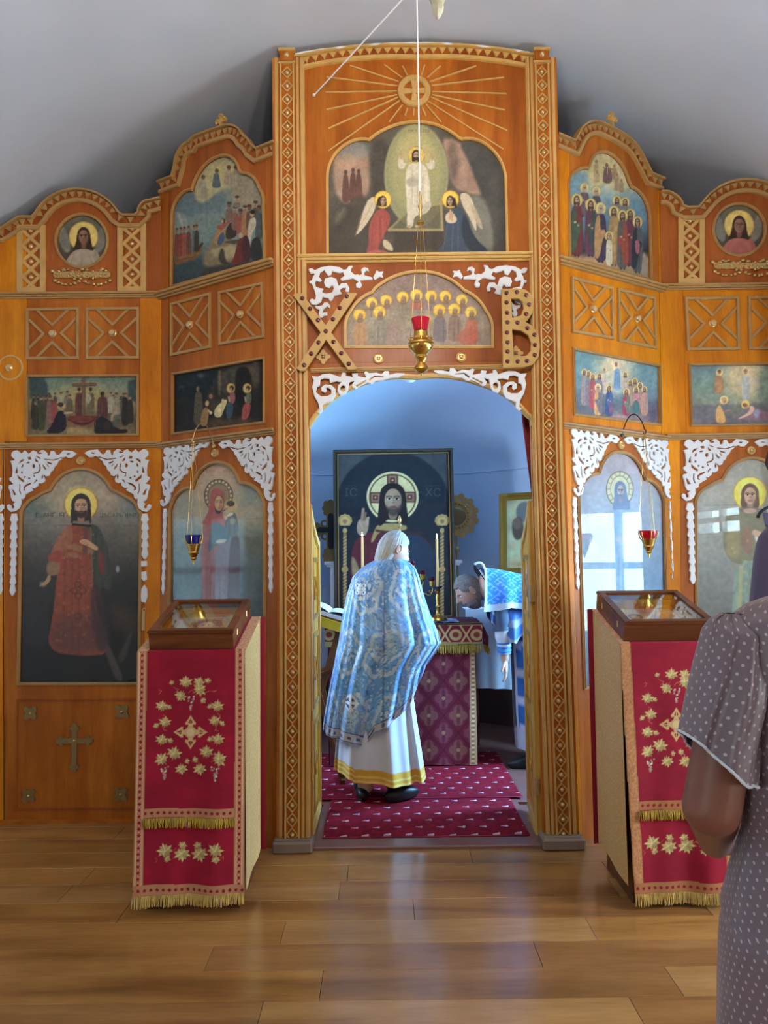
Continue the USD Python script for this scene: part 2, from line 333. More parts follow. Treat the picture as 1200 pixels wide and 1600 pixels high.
# the altar room: side walls, back wall pierced by the apse, ceiling, apse with its half dome
RA, ZA = 1.58, 2.36
AXA = 0.10
wr = thing('wall_altar', kind='structure')
part(wr, 'side_wall', cat([box(2.55, 2.75, D + .6, 4.25, 0, 3.4), box(2.55, 2.75, 5.25, 5.9, 0, 3.4), box(2.55, 2.75, 4.25, 5.25, 0, 1.1), box(2.55, 2.75, 4.25, 5.25, 2.6, 3.4)]), 'plaster_blue')
part(wr, 'side_wall', cat([box(-2.45, -2.25, D + .6, 4.6, 0, 3.4), box(-2.45, -2.25, 5.4, 5.9, 0, 3.4), box(-2.45, -2.25, 4.6, 5.4, 0, 1.3), box(-2.45, -2.25, 4.6, 5.4, 2.5, 3.4)]), 'plaster_blue')
ap = Polygon([(-2.4, 0), (2.7, 0), (2.7, 3.6), (-2.4, 3.6)]).difference(Polygon([(AXA - RA, -1), (AXA + RA, -1), (AXA + RA, ZA)] + [(AXA + RA * math.cos(t), ZA + RA * .62 * math.sin(t)) for t in np.linspace(0, math.pi, 25)] + [(AXA - RA, ZA)]))
part(wr, 'apse_arch', ext(Plane((0, YA, 0), (1, 0, 0), (0, -1, 0)), ap, -.12, 0), 'plaster_blue')
th = np.linspace(0, math.pi, 41); zs = np.linspace(-.02, ZA, 12); V = []
for z in zs: V += [(AXA + RA * math.cos(t), YA + RA * math.sin(t), z) for t in th]
for ph in np.linspace(0, math.pi / 2, 12)[1:]: V += [(AXA + RA * math.cos(ph) * math.cos(t), YA + RA * math.cos(ph) * math.sin(t), ZA + RA * .62 * math.sin(ph)) for t in th]
part(wr, 'apse_wall', trimesh.Trimesh(np.array(V), grid_faces(23, 41)[:, ::-1], process=False), 'plaster_blue', smooth=True)
Vd = []
for z in (0.0, .46, .47):
    for t in th: Vd.append((AXA + (RA - (.012 if z < .47 else 0)) * math.cos(t), YA + (RA - (.012 if z < .47 else 0)) * math.sin(t), z))
plain('dado_brown', S(96, 62, 54), .5, var=.12)
part(wr, 'dado', trimesh.Trimesh(np.array(Vd), grid_faces(3, 41)[:, ::-1], process=False), 'dado_brown', smooth=30)
part(wr, 'apse_moulding', tube([(AXA + (RA - .003) * math.cos(t), YA + (RA - .003) * math.sin(t), ZA) for t in np.linspace(.05, math.pi - .05, 60)], .006, 6), 'plaster_blue')
XY = Plane((0, 0, 3.30), (1, 0, 0), (0, 0, 1)); XY.Z = np.array([0, 1., 0])
part(ce, 'altar_ceiling', ext(XY, Polygon([(-3.4, DF + .03), (B_[0], DF + .03), (A_[0] - .02, D + .06), (C_[0] + .02, D + .06), (E_[0], DF + .03), (3.7, DF + .03), (3.7, 7.5), (-3.4, 7.5)]), 0, .1), 'plaster_blue')
wf = thing('wall_front', kind='structure'); a1 = math.asin((WX + .02) / RV)
part(wf, 'masonry', ext(Plane((0, 7.5, 0), (1, 0, 0), (0, -1, 0)), Polygon([(AX - WX - .1, 3.28), (AX + WX + .1, 3.28), (AX + WX + .1, CZ + RV * math.cos(a1))] + [(AX + (RV + .05) * math.sin(t), CZ + (RV + .05) * math.cos(t)) for t in np.linspace(a1, -a1, 40)] + [(AX - WX - .1, CZ + RV * math.cos(a1))]), -.2, 0), 'plaster')
# ------------------------------------------------------------------ ornaments, traced once in their own coordinates
def outline(pts, r=0, holes=(), close=8):
    g = Polygon(pts).buffer(0)
    for h in holes: g = g.difference(h if not isinstance(h, list) else Polygon(h).buffer(0))
    return g.buffer(close).buffer(-2 * close).buffer(close) if close else g
def E(cx, cy, rx, ry=None, rot=0): return affinity.rotate(affinity.scale(Point(cx, cy).buffer(1, 6), rx, ry or rx), rot)
CORNER = outline([(90,180),(130,145),(180,140),(250,190),(300,140),(350,180),(370,195),(430,140),(490,160),(500,190),(560,140),(600,135),(660,180),(670,230),(700,220),(720,150),(770,150),(810,215),(860,205),(920,140),(1000,145),(1060,150),(1135,190),(1110,215),(1060,260),(1000,260),(960,240),(830,285),(910,265),(870,300),(840,320),(820,370),(780,400),(760,460),(725,480),(700,540),(650,555),(605,520),(640,600),(630,640),(580,665),(540,655),(530,700),(470,745),(420,730),(460,770),(400,800),(330,840),(320,890),(290,915),(265,900),(270,990),(240,1060),(180,1100),(110,1110),(50,1060),(40,1010),(75,990),(110,1010),(115,1050),(140,1060),(165,1035),(140,985),(180,950),(130,940),(100,880),(90,800),(60,730),(65,690),(110,680),(135,670),(70,610),(65,580),(110,555),(115,470),(105,380),(75,305),(130,300),(150,290),(85,230)],
  holes=[[(210,355),(222,310),(265,283),(303,283),(275,312),(240,335)],[(188,405),(198,502),(152,507),(165,450)],[(345,248),(400,243),(418,282),(360,287)],[(465,262),(520,310),(512,330),(472,312)],E(450,390,24,32),E(360,332,30,13,-10),E(270,385,15,30,20),E(265,490,13,20),E(315,560,14),E(385,582,18,13),
  [(535,360),(545,440),(520,478),(446,498),(448,518),(532,497),(568,450),(555,365)],[(196,530),(312,622),(295,650),(203,585)],[(446,510),(485,560),(458,560)],[(592,355),(655,430),(645,455),(600,405)],[(658,316),(742,343),(738,364),(668,344)],[(650,350),(692,385),(697,415),(670,385)],[(590,510),(612,560),(592,605),(578,560)],[(112,745),(150,778),(188,842),(138,848)],[(232,672),(248,680),(245,770),(268,828),(254,838),(226,770)],[(418,650),(340,674),(296,715),(296,768),(340,782),(318,750),(332,718),(422,668)],[(500,600),(468,640),(468,672),(484,645),(520,612)],[(498,183),(560,168),(572,195),(520,199)],[(618,272),(760,288),(900,246),(902,260),(770,303),(618,286)],E(1000,195,32,9,-8),[(478,222),(558,258),(553,278),(500,248)]], close=3)
SCROLL = unary_union([outline([(80,100),(110,95),(140,115),(200,85),(290,72),(380,85),(420,110),(450,105),(470,75),(510,70),(495,100),(495,130),(530,160),(560,155),(580,165),(600,150),(590,110),(620,85),(660,95),(670,130),(640,120),(620,140),(625,165),(700,185),(705,210),(640,210),(580,215),(600,260),(580,290),(545,285),(540,250),(565,230),(510,195),(470,205),(400,215),(390,195),(430,170),(415,135),(380,145),(310,125),(300,160),(270,170),(245,140),(230,115),(190,140),(180,180),(210,215),(190,230),(150,220),(140,230),(150,280),(190,290),(225,295),(210,330),(250,345),(310,330),(325,290),(310,262),(280,290),(245,280),(228,235),(240,195),(300,180),(350,200),(372,270),(400,240),(450,240),(478,290),(470,330),(440,325),(440,290),(410,290),(380,310),(405,345),(330,370),(310,410),(290,420),(270,390),(215,380),(200,430),(150,455),(105,450),(88,410),(110,390),(140,405),(150,370),(130,300),(110,250),(85,240),(85,220),(110,215),(120,180),(140,150),(100,150),(82,125)], close=4),
  outline([(708,185),(745,115),(765,130),(810,125),(795,155),(810,190),(770,180),(725,210)], close=3),
  outline([(140,465),(190,465),(215,455),(230,430),(265,430),(290,460),(285,490),(260,470),(225,500),(215,530),(260,525),(262,560),(230,560),(205,585),(180,570),(175,540),(185,505),(150,490)], close=3)])
ARCHORN = outline([(110,1155),(170,1160),(220,1135),(290,1130),(350,1150),(390,1165),(410,1120),(445,1125),(440,1150),(510,1165),(500,1130),(560,1125),(560,1155),(640,1170),(620,1120),(640,1105),(670,1125),(740,1120),(790,1140),(820,1105),(860,1105),(865,1140),(940,1125),(1016,1128),(1016,1142),(960,1165),(880,1170),(800,1195),(740,1200),(690,1230),(650,1220),(580,1250),(540,1280),(510,1270),(500,1240),(530,1200),(480,1215),(465,1290),(440,1330),(390,1350),(360,1300),(370,1240),(400,1215),(350,1205),(290,1220),(280,1180),(230,1175),(195,1190),(190,1250),(165,1260),(150,1310),(200,1350),(260,1350),(300,1330),(300,1290),(270,1265),(250,1270),(255,1300),(240,1320),(205,1300),(205,1260),(240,1235),(300,1240),(345,1280),(345,1340),(310,1400),(240,1425),(215,1440),(220,1490),(190,1520),(155,1505),(185,1480),(175,1420),(135,1350),(115,1260),(130,1200)],
  holes=[E(415,1275,25,30), [(540,1245),(640,1195),(640,1205),(550,1262)], [(665,1190),(720,1150),(810,1160),(810,1168),(725,1162),(680,1200)]], close=3)
def place(g, pl, fn):
    """ornament coordinates -> pixels by fn -> the plane"""
    out = []
    for p in polys(g):
        rg = [np.array(p.exterior.coords)] + [np.array(i.coords) for i in p.interiors]
        rg = [pl.uv(np.array([fn(x, y) for x, y in r[:, :2]])) for r in rg]
        out.append(Polygon(rg[0], rg[1:]).buffer(0))
    return unary_union(out)
def spiral_rosette(pl, c, r, n=0.0):
    uv = pl.uv(c)
    body = on(pl, uv, lathe([(0, 0), (r, 0), (r, .006), (r * .9, .011), (r * .78, .007), (r * .68, .006), (r * .6, .012), (r * .46, .012), (r * .38, .007), (r * .3, .008), (r * .26, .015), (0, .019)], 20), n)
    return body
# ------------------------------------------------------------------ one bay of the icon screen
TH = .0095
def xpanel(t, pl, corners, mat='trim'):
    q = pl.uv(corners); P = Polygon(q); s = pl.px(*np.mean(corners, 0))
    fr = P.difference(P.buffer(-4.4 * s, join_style=2))
    d = LineString([q[0], q[2]]).buffer(9.5 * s, cap_style=2).union(LineString([q[1], q[3]]).buffer(9.5 * s, cap_style=2))
    X = d.boundary.buffer(2.1 * s).intersection(P.buffer(-4 * s, join_style=2))
    lat = part(t, 'lattice_panel', cat([bev(pl, fr, 0, .012, .003), bev(pl, X, 0, .010, .003)]), mat)
    c = q.mean(0); r = 5.2 * s
    k = on(pl, c, lathe([(0, 0), (r * 1.15, 0), (r * 1.15, .006), (r * .7, .010), (r, .016), (r * .8, .024), (0, .030)], 14))
    part(lat, 'knob', k, 'stud', smooth=40)
def surround(t, pl, P, w, mat='trim', n1=.014):
    ring = P.buffer(w, join_style=2).difference(P)
    part(t, 'icon_frame', cat([bev(pl, ring, -.004, n1 * .6, .002), bev(pl, P.buffer(w * .62, join_style=2).difference(P.buffer(w * .1, join_style=2)), -.004, n1, .003)]), mat)
def crest_mould(t, pl, line, body, s, mat='trim', depth=14.5, tri=13):
    L = LineString(line)
    def band(a, b): return body.intersection(L.buffer(b * s, join_style=2).difference(L.buffer(max(a, .001) * s, join_style=2)))
    part(t, 'crest_moulding', cat([bev(pl, band(0, 3.2), 0, .034, .003), bev(pl, band(depth, depth + 6.5), 0, .020, .004)]), mat)
    part(t, 'crest_band', ext(pl, band(2, depth), 0, .004), 'wood_red')
    n = int(L.length / (tri * s)); inner = L
    for i in range(n):
        a, b = L.interpolate((i + .08) / n, True), L.interpolate((i + .92) / n, True); mid = L.interpolate((i + .5) / n, True)
        d = np.array([b.x - a.x, b.y - a.y]); ln = np.linalg.norm(d)
        if ln < 1e-5: continue
        d /= ln; nn = np.array([d[1], -d[0]])
        A = np.array([a.x, a.y]) + nn * 3.6 * s; B = np.array([b.x, b.y]) + nn * 3.6 * s; C = np.array([mid.x, mid.y]) + nn * (depth - 1) * s
        T = Polygon([A, B, C]).intersection(body)
        if T.is_empty or T.area < 2e-6: continue
        part(t, 'crest_tooth', bev(pl, T, .004, .016, .003), mat)
def cornice(t, pl, p, q, h, mat='trim', proj_=.045):
    a, b = pl.uv(p), pl.uv(q); s = pl.px(*p)
    for k0, k1, nn in ((0, .38, proj_), (.34, .72, proj_ * .7), (.7, 1.0, proj_ * .42)):
        g = Polygon([a - [0, h * s * k0], b - [0, h * s * k0], b - [0, h * s * k1], a - [0, h * s * k1]])
        yield bev(pl, g, -.002, nn, .003)
def garland(t, pl, top, bot, w, n, taper=.72, skip=()):
    a, b = pl.uv(top), pl.uv(bot); s = pl.px(*top)
    for i in range(n):
        if i in skip: continue
        c0 = a + (b - a) * i / n; c1 = a + (b - a) * (i + 1.12) / n
        k = 1 - (1 - taper) * i / n; hw = w * s * k / 2
        d = (c1 - c0); h = np.linalg.norm(d)
        q = [(-.62, 0), (.62, 0), (.7, -.18), (1.0, -.62), (.62, -.80), (.42, -.98), (0, -1.06), (-.42, -.98), (-.62, -.80), (-1.0, -.62), (-.7, -.18)]
        g = Polygon([(c0[0] + (c1[0] - c0[0]) * -y + x * hw, c0[1] + y * h) for x, y in q]).buffer(.001)
        part(t, 'garland_leaf', bev(pl, g, .0, .012 - .002 * (i % 2), .003), 'white_paint')
def corner_ornament(t, pl, tl, xend, yend, flip):
    """tl: pixel of the outer top corner, xend: pixel of the tip along the top, yend: pixel of the lower curl"""
    x0, y0 = tl
    def fn(x, y):
        a, b = (x - 75) / 1060, (y - 140) / 970
        # affine in pixels: along the cornice and down the stile
        return (x0 + (xend[0] - x0) * a + (yend[0] - x0) * b * (1 if True else 0), y0 + (xend[1] - y0) * a + (yend[1] - y0) * b)
    g = place(CORNER, pl, fn)
    part(t, 'carved_ornament', bev(pl, g, .0, .013, .0022), 'white_paint')
def finial_cross(t, pl, c, s):
    u = pl.uv(c)
    sh = unary_union([Point(u[0], u[1] + 6 * s).buffer(4.5 * s), Point(u[0] - 7 * s, u[1] - 1 * s).buffer(4.2 * s), Point(u[0] + 7 * s, u[1] - 1 * s).buffer(4.2 * s), Point(u[0], u[1] - 2 * s).buffer(5 * s), LineString([(u[0], u[1] - 14 * s), (u[0], u[1] + 6 * s)]).buffer(2 * s), LineString([(u[0] - 8 * s, u[1] - s), (u[0] + 8 * s, u[1] - s)]).buffer(2 * s)])
    holes = unary_union([Point(u[0] + a * s, u[1] + b * s).buffer(1.3 * s) for a, b in ((0, 6), (-7, -1), (7, -1), (-3, 3), (3, 3))])
    part(t, 'finial_cross', bev(pl, sh.difference(holes), -.022, -.004, .003), 'trim')
ICONS = {}
def bay(name_label, pl, spec, base):
    t = thing('icon_screen_bay', name_label, 'icon screen', base)
    s = pl.px(*spec['scale_at'])
    crest = path(pl, spec['crest'])
    bt = pl.uv(spec['bottom']); bt[:, 1] = 0; body = Polygon(np.vstack([crest, bt])).buffer(0)
    holes = []
    for k in spec['icons']:
        nm, sp, w = k; P = Polygon(path(pl, sp + [sp[0]])).buffer(0); ICONS[nm] = (pl, P, s); holes.append(P)
        surround(t, pl, P, w * s, 'trim_bay')
    H = unary_union(holes)
    upper, lower, mid = body, [], None
    # boards of the bay: the stiles at the sides are a separate, lighter timber
    left, right = spec['stiles']
    L_, R_ = Polygon(pl.uv(left)).intersection(body), Polygon(pl.uv(right)).intersection(body)
    cut = unary_union([L_, R_])
    for g, mt in ((L_, spec['stile_mat']), (R_, spec['stile_mat'])):
        if not g.is_empty: part(t, 'stile', bev(pl, g.difference(H), -TH, .003, .0015), mt)
    zsplit = [pl.uv(a)[1] for a in spec['splits']]
    rest = body.difference(cut.buffer(.0008)).difference(H); u0, _, u1, _ = body.bounds
    edges = [9.] + zsplit + [-1.]
    for i in range(len(edges) - 1):
        g = rest.intersection(sbox(u0 - 1, edges[i + 1] + .0008, u1 + 1, edges[i] - .0008))
        if not g.is_empty: part(t, 'board', bev(pl, g, -TH, 0, .0015), spec['mats'][i])
    crest_mould(t, pl, crest, body, s, 'trim_bay')
    for p, q, h, pj in spec['cornices']:
        part(t, 'cornice', cat(list(cornice(t, pl, p, q, h, proj_=pj))), 'trim_bay')
    for c in spec['xpanels']: xpanel(t, pl, c, 'trim_bay')
    for tl, xe, ye, fl_ in spec['corners']: corner_ornament(t, pl, tl, xe, ye, fl_)
    for g in spec['garlands']: garland(t, pl, *g[:4], **(g[4] if len(g) > 4 else {}))
    for c, r in spec['rosettes']: part(t, 'rosette', spiral_rosette(pl, c, r * s, 0), 'stud', smooth=30)
    return t, s
def trefoil(L, R, yb, ys, nl, apex, nr, ysr=None, ybr=None, b1=.2, b2=.42):
    """an icon's opening: left x (top, bottom), notches, apex -> path spec"""
    pass
LM, s = bay('left angled bay of the orange wooden icon screen, holding the mother and child icon', PL, dict(
    scale_at=(340, 600), crest=[(250, 285), (272, 276.5), (276, 262, 's'), (300, 222, .03), (306, 215, 'a'), (351, 199, 'a'), (384, 212, .06), (398, 228), (405, 233), (432, 222)],
    bottom=[(436, 1318), (250, 1300)],
    icons=[('shore', [(269, 446), (270, 338, 's'), (301, 299), (304, 288, .15), (341, 247, 'a'), (373, 268), (378, 273, .14), (404, 296, .12), (410.5, 322), (412.5, 405)], 4.5),
           ('nativity', [(271, 586), (412, 561.5), (412, 658), (271, 676)], 3.6),
           ('mother', [(267, 1083), (267, 800, .2), (302, 764.6), (304, 756, .15), (340, 725, 'a'), (372, 751), (376, 757, .17), (412, 788), (412.5, 1080)], 5.0)],
    stiles=([(250, 200), (264, 200), (264, 1320), (250, 1320)], [(415.5, 150), (440, 150), (440, 1330), (416.5, 1330)]), stile_mat='wood_orange',
    splits=[(340, 436), (340, 683)], mats=['wood_red', 'wood_orange', 'wood_orange'],
    cornices=[((250, 459.5), (431, 406), 10, .05), ((250, 693), (431, 669), 9, .035)],
    xpanels=[[(267, 474), (330, 457), (330.5, 544), (267, 557)], [(342, 456), (411.5, 441), (414, 528), (342.5, 540)]],
    corners=[((257, 699), (330, 687), (254, 792), 0), ((428, 681), (343, 689), (430, 783), 1)],
    garlands=[((259.5, 795), (256, 926), 9, 8), ((424, 785), (424, 923), 11, 8)], rosettes=[((337, 708), 7)]), (A_[0] - .35, D + .2, 0))
finial_cross(LM, PL, (343, 186), s)
RM, s = bay('right angled bay of the wooden icon screen holding the crowd of haloed saints', PR, dict(
    scale_at=(960, 600), crest=[(868, 210), (893, 221), (899, 209, .12), (934, 192, 'a'), (978, 216, .08), (1004, 252), (1014, 272), (1034, 280)],
    bottom=[(1040, 1290), (890, 1312)],
    icons=[('saints', [(891, 402), (889.5, 300, .15), (900, 270, .08), (920, 265), (923, 256, .14), (949, 240, .16), (981, 283), (986, 294, .12), (1007, 314, .08), (1014, 345), (1016, 436)], 4.2),
           ('ascension', [(897, 547), (1029.5, 573), (1031, 662), (898.5, 646)], 3.6),
           ('pale_saint', [(915, 1072), (905, 778, .18), (936, 743), (939, 734, .15), (969, 709, .16), (1004, 742), (1008, 751, .17), (1036, 785), (1042, 1060)], 4.6)],
    stiles=([(860, 150), (889, 150), (893, 780), (910, 1330), (880, 1330)], [(1026, 200), (1050, 200), (1070, 1330), (1050, 1330), (1034, 700)]), stile_mat='wood_honey',
    splits=[(960, 424), (960, 668)], mats=['wood_orange', 'wood_honey', 'wood_orange'], trim='trim',
    cornices=[((866, 402), (1034, 448.5), 10, .05), ((873, 660), (1042, 682.5), 9, .035)],
    xpanels=[[(892, 432), (957, 449), (958, 531), (893, 519.5)], [(964, 450), (1023, 465), (1025, 546), (965, 533.5)]],
    corners=[((889, 668), (966, 681), (897, 775), 0), ((1042, 686), (972, 682), (1050, 780), 1)],
    garlands=[((896, 777), (902, 918), 11, 8), ((1046, 783), (1051, 907), 9, 8)], rosettes=[((969, 696), 7)]), (C_[0] + .35, D + .2, 0))
finial_cross(RM, PR, (959, 183), s)
LF, s = bay('far left bay of the wooden icon screen with the tall dark icon and crossed panels', PF, dict(
    scale_at=(130, 600), crest=[(-70, 385), (0, 360), (31, 340), (52, 340), (57, 334, 'a'), (121, 296.5, 'a'), (188, 333), (194, 337), (212, 337), (216, 333, 's'), (236, 314, .04), (252, 310)],
    bottom=[(253, 1298), (-70, 1300)],
    icons=[('winged_left', [(128 + 38.5 * math.cos(a), 376.6 - 39.5 * math.sin(a)) for a in np.linspace(0, 2 * math.pi, 49)[:-1]], 4.2),
           ('cross_scene', [(43.5, 589.5), (213.5, 588.5), (213.5, 677.5), (43.5, 679)], 3.6),
           ('tall_saint', [(31, 1066), (35, 804, .14), (57, 779, .05), (80, 768), (84, 760, 'a'), (126.6, 735, 'a'), (169, 760), (173, 767.5, .05), (195, 778, .14), (214, 799), (218, 803), (215, 1066)], 4.4)],
    stiles=([(-70, 300), (42, 300), (42, 455), (42, 690), (8, 690), (8, 1300), (-70, 1300)], [(219, 459), (253, 459), (253, 1300), (226, 1300), (226, 690), (219, 690)]), stile_mat='wood_honey',
    splits=[(130, 463), (130, 694)], mats=['wood_red', 'wood_orange', 'wood_orange'],
    cornices=[((-70, 459), (253, 456.5), 9, .03), ((-70, 694), (253, 690.5), 9, .03)],
    xpanels=[[(41, 482), (124, 480.5), (124, 561.5), (41, 562.5)], [(134.5, 481), (218, 480), (218, 561), (134.5, 561.5)]],
    corners=[((18, 704), (121, 704), (15, 800), 0), ((234, 702), (133, 703), (234, 800), 1), ((-1, 704), (-100, 704), (5, 800), 1)],
    garlands=[((23, 803), (20.5, 928), 12, 9), ((227, 803), (227, 871), 12, 5, dict(taper=.9)), ((2, 803), (1, 926), 10, 9)], rosettes=[((126.6, 720), 7)]), (PF.uv((130, 1000))[0], DF, 0))
RF, s = bay('far right bay of the wooden icon screen with the pale icon and crossed panels', PF, dict(
    scale_at=(1150, 600), crest=[(1031, 300), (1037, 300, .08), (1052, 305, .1), (1066, 322), (1072, 325), (1088, 324.5), (1094, 318, 'a'), (1164, 281.6, 'a'), (1236, 318), (1262, 324), (1300, 322)],
    bottom=[(1310, 1292), (1036, 1290)],
    icons=[('winged_right', [(1154.8 + 38.5 * math.cos(a), 359 - 38.5 * math.sin(a)) for a in np.linspace(0, 2 * math.pi, 49)[:-1]], 4.2),
           ('mountain', [(1079, 571.5), (1250, 569.5), (1250, 661), (1082.5, 663)], 3.8),
           ('young_saint', [(1091, 1064), (1089, 788, .14), (1106, 763, .05), (1130, 752), (1134, 744, 'a'), (1175, 718, 'a'), (1216, 744), (1220, 752, .05), (1244, 763, .14), (1262, 788), (1264, 1064)], 4.4)],
    stiles=([(1030, 444), (1066, 444), (1072, 680), (1062, 690), (1066, 1300), (1030, 1300)], [(1270, 300), (1310, 300), (1310, 1300), (1270, 1300)]), stile_mat='wood_honey',
    splits=[(1150, 449), (1150, 680)], mats=['wood_red', 'wood_honey', 'wood_orange'],
    cornices=[((1034, 445), (1310, 442), 9, .03), ((1040, 679), (1310, 674.5), 9, .03)],
    xpanels=[[(1069, 464.5), (1154, 463.5), (1156, 547), (1073, 548)], [(1167.5, 463.5), (1252, 462.5), (1254, 546), (1169, 547)]],
    corners=[((1067, 687), (1169, 686), (1067, 783), 0), ((1283, 684), (1177, 686), (1287, 781), 1)],
    garlands=[((1077, 786), (1082, 910), 13, 9)], rosettes=[((1173, 704), 7)]), (PF.uv((1150, 1000))[0], DF, 0))
# pilasters with crossed lattice and studs, clouds under the medallions, on the far bays
def pilaster(t, x0, x1, y0, y1, knobs, dx=0):
    q = PF.uv([(x0, y0), (x1, y0), (x1, y1), (x0, y1)]); P = Polygon(q); s = PF.px(x0, y0)
    b = cat([bev(PF, P.difference(P.buffer(-8.5 * s, join_style=2)), 0, .014, .003)])
    inner = P.buffer(-8 * s, join_style=2); a = PF.uv(knobs); bars = []
    mids = [a[0] + (a[0] - a[1]) * .5] + [(a[i] + a[i + 1]) / 2 for i in range(len(a) - 1)] + [a[-1] + (a[-1] - a[-2]) * .5]
    w = (x1 - x0 - 14) * s / 2
    for m_ in mids:
        for sx in (-1, 1):
            bars.append(LineString([(m_[0] - w * 1.05, m_[1] + sx * w * .98), (m_[0] + w * 1.05, m_[1] - sx * w * .98)]).buffer(2.6 * s, cap_style=2))
    X = unary_union(bars).intersection(inner.buffer(.002))
    pp = part(t, 'pilaster', cat([b, bev(PF, X, 0, .010, .003)]), 'trim')
    for k in a: part(pp, 'knob', on(PF, k, dome_mesh(3.8 * s, .014)), 'stud', smooth=40)
pilaster(LF, 27, 72, 352, 458, [(48, 360), (48.5, 385), (49, 409), (49, 433)])
pilaster(LF, 184, 229, 350, 457, [(206.5, 357.5), (206.5, 381), (206.7, 405), (206.8, 429)])
pilaster(RF, 1059, 1100.5, 337.6, 444, [(1077.5, 345), (1078, 369), (1079, 394), (1080, 417.6)])
def cloud(t, x0, x1, y0, y1):
    s = PF.px(x0, y0); r = random.Random(5); me = []
    for i in range(30):
        a = i / 30; x = x0 + (x1 - x0) * (a + r.uniform(-.02, .02)); k = abs(a - .5) * 2
        top = (i % 2 == 0)
        y = y0 + 5 + 3 * math.sin(a * 20) if top else y0 + 17 + 9 * abs(math.sin(a * 2 * math.pi)) ** .8
        c = PF.uv((x, y)); q = trimesh.creation.icosphere(1, 1.0); q.apply_scale([r.uniform(2.2, 4) * s, r.uniform(2, 3.4) * s, .012]); me.append(on(PF, c, q, .004))
    for k0, k1 in ((.08, .46), (.56, .94)):
        a, b = PF.uv((x0 + (x1 - x0) * k0, y0 + 11)), PF.uv((x0 + (x1 - x0) * k1, y0 + 11))
        me.append(bev(PF, LineString([a, b]).buffer(5 * s), 0, .014, .004))
    for i in range(34):
        k_ = r.uniform(.06, .94); c = PF.uv((x0 + (x1 - x0) * k_, y0 + r.uniform(4, 18))); q = trimesh.creation.icosphere(1, 1.0); q.apply_scale([r.uniform(1.4, 2.6) * s, r.uniform(1.2, 2.4) * s, .008]); me.append(on(PF, c, q, .014))
    part(t, 'gilt_carving', cat(me), 'old_brass', smooth=40)
cloud(LF, 82, 174, 419, 452); cloud(RF, 1112, 1206, 405, 438)
# round medallion frame at the far left edge, and lower panel of the deacon's door with its gilt bosses and cross
s = PF.px(17, 575)
part(LF, 'ring', bev(PF, Point(*PF.uv((17, 575))).buffer(20 * s).difference(Point(*PF.uv((17, 575))).buffer(17 * s)), 0, .010, .002), 'trim')
part(LF, 'knob', on(PF, PF.uv((15, 575)), lathe([(0, 0), (.022, 0), (.022, .006), (.014, .012), (.018, .02), (0, .032)], 14)), 'stud', smooth=40)
pn = Polygon(PF.uv([(27, 1094), (216, 1093), (214, 1263), (26, 1264)]))
part(LF, 'panel_bead', bev(PF, pn.buffer(1.6 * s, join_style=2).difference(pn.buffer(-1.6 * s, join_style=2)), 0, .006, .002), 'wood_red')
def boss(c):
    u = PF.uv(c); g = unary_union([affinity.rotate(affinity.scale(Point(u[0] + 7 * s, u[1]).buffer(4.6 * s, 4), 1.2, 1), a, origin=(u[0], u[1])) for a in (45, 135, 225, 315)] + [affinity.rotate(Point(u[0] + 5 * s, u[1]).buffer(3 * s, 4), a, origin=(u[0], u[1])) for a in (0, 90, 180, 270)])
    b = part(LF, 'corner_boss', bev(PF, g, 0, .009, .003), 'bronze'); part(b, 'knob', on(PF, u, dome_mesh(2.6 * s, .018)), 'stud', smooth=40)
for c in ((48, 1114), (191, 1112), (45, 1243), (189, 1241)): boss(c)
u = PF.uv((117, 1157)); arm = []
for (dx, dy) in ((0, 22), (24, 0), (-24, 0), (0, -42)):
    arm.append(LineString([u, (u[0] + dx * s, u[1] + dy * s)]).buffer(4.2 * s, cap_style=2))
    e = np.array([dx, dy], float) / np.hypot(dx, dy); o = np.array([-e[1], e[0]]); tip = u + np.array([dx, dy]) * s
    arm += [Point(*(tip)).buffer(4.2 * s), Point(*(tip - e * 4 * s + o * 4.5 * s)).buffer(3 * s), Point(*(tip - e * 4 * s - o * 4.5 * s)).buffer(3 * s)]
cr = part(LF, 'gilt_cross', bev(PF, unary_union(arm), 0, .010, .003), 'bronze'); part(cr, 'knob', on(PF, u, dome_mesh(2.8 * s, .02)), 'stud', smooth=40)
a, b = PF.uv((-70, 1281)), PF.uv((252, 1279))
part(LF, 'plinth', ext(PF, Polygon([a, b, (b[0], .0), (a[0], .0)]), -.02, .05), 'wood_orange')
# door joint, latch plate and the loose carved fragments below the broken garland
a, b = PF.uv((4.5, 702)), PF.uv((6, 1296))
part(LF, 'door_joint', ext(PF, Polygon([a, a + [.006, 0], b + [.006, 0], b]), 0, .0035), 'dark_gap')
g = unary_union([Polygon(PF.uv([(222.5, 955), (228, 955), (227.5, 985), (222, 985)])), Point(*PF.uv((226, 953))).buffer(3.4 * s).difference(Point(*PF.uv((226, 953))).buffer(1.5 * s))])
part(LF, 'latch', bev(PF, g, 0, .012, .003), 'old_brass')
for pts in ([(221, 877), (230, 877), (230, 884), (221, 885)], [(222, 894), (229, 893), (230, 905), (226, 908), (222, 904)], [(222, 920), (226, 914), (230, 920), (231, 932), (228, 941), (222, 940), (221, 930)]):
    part(LF, 'garland_leaf', bev(PF, Polygon(PF.uv(pts)).buffer(.002), 0, .011, .003), 'white_paint')
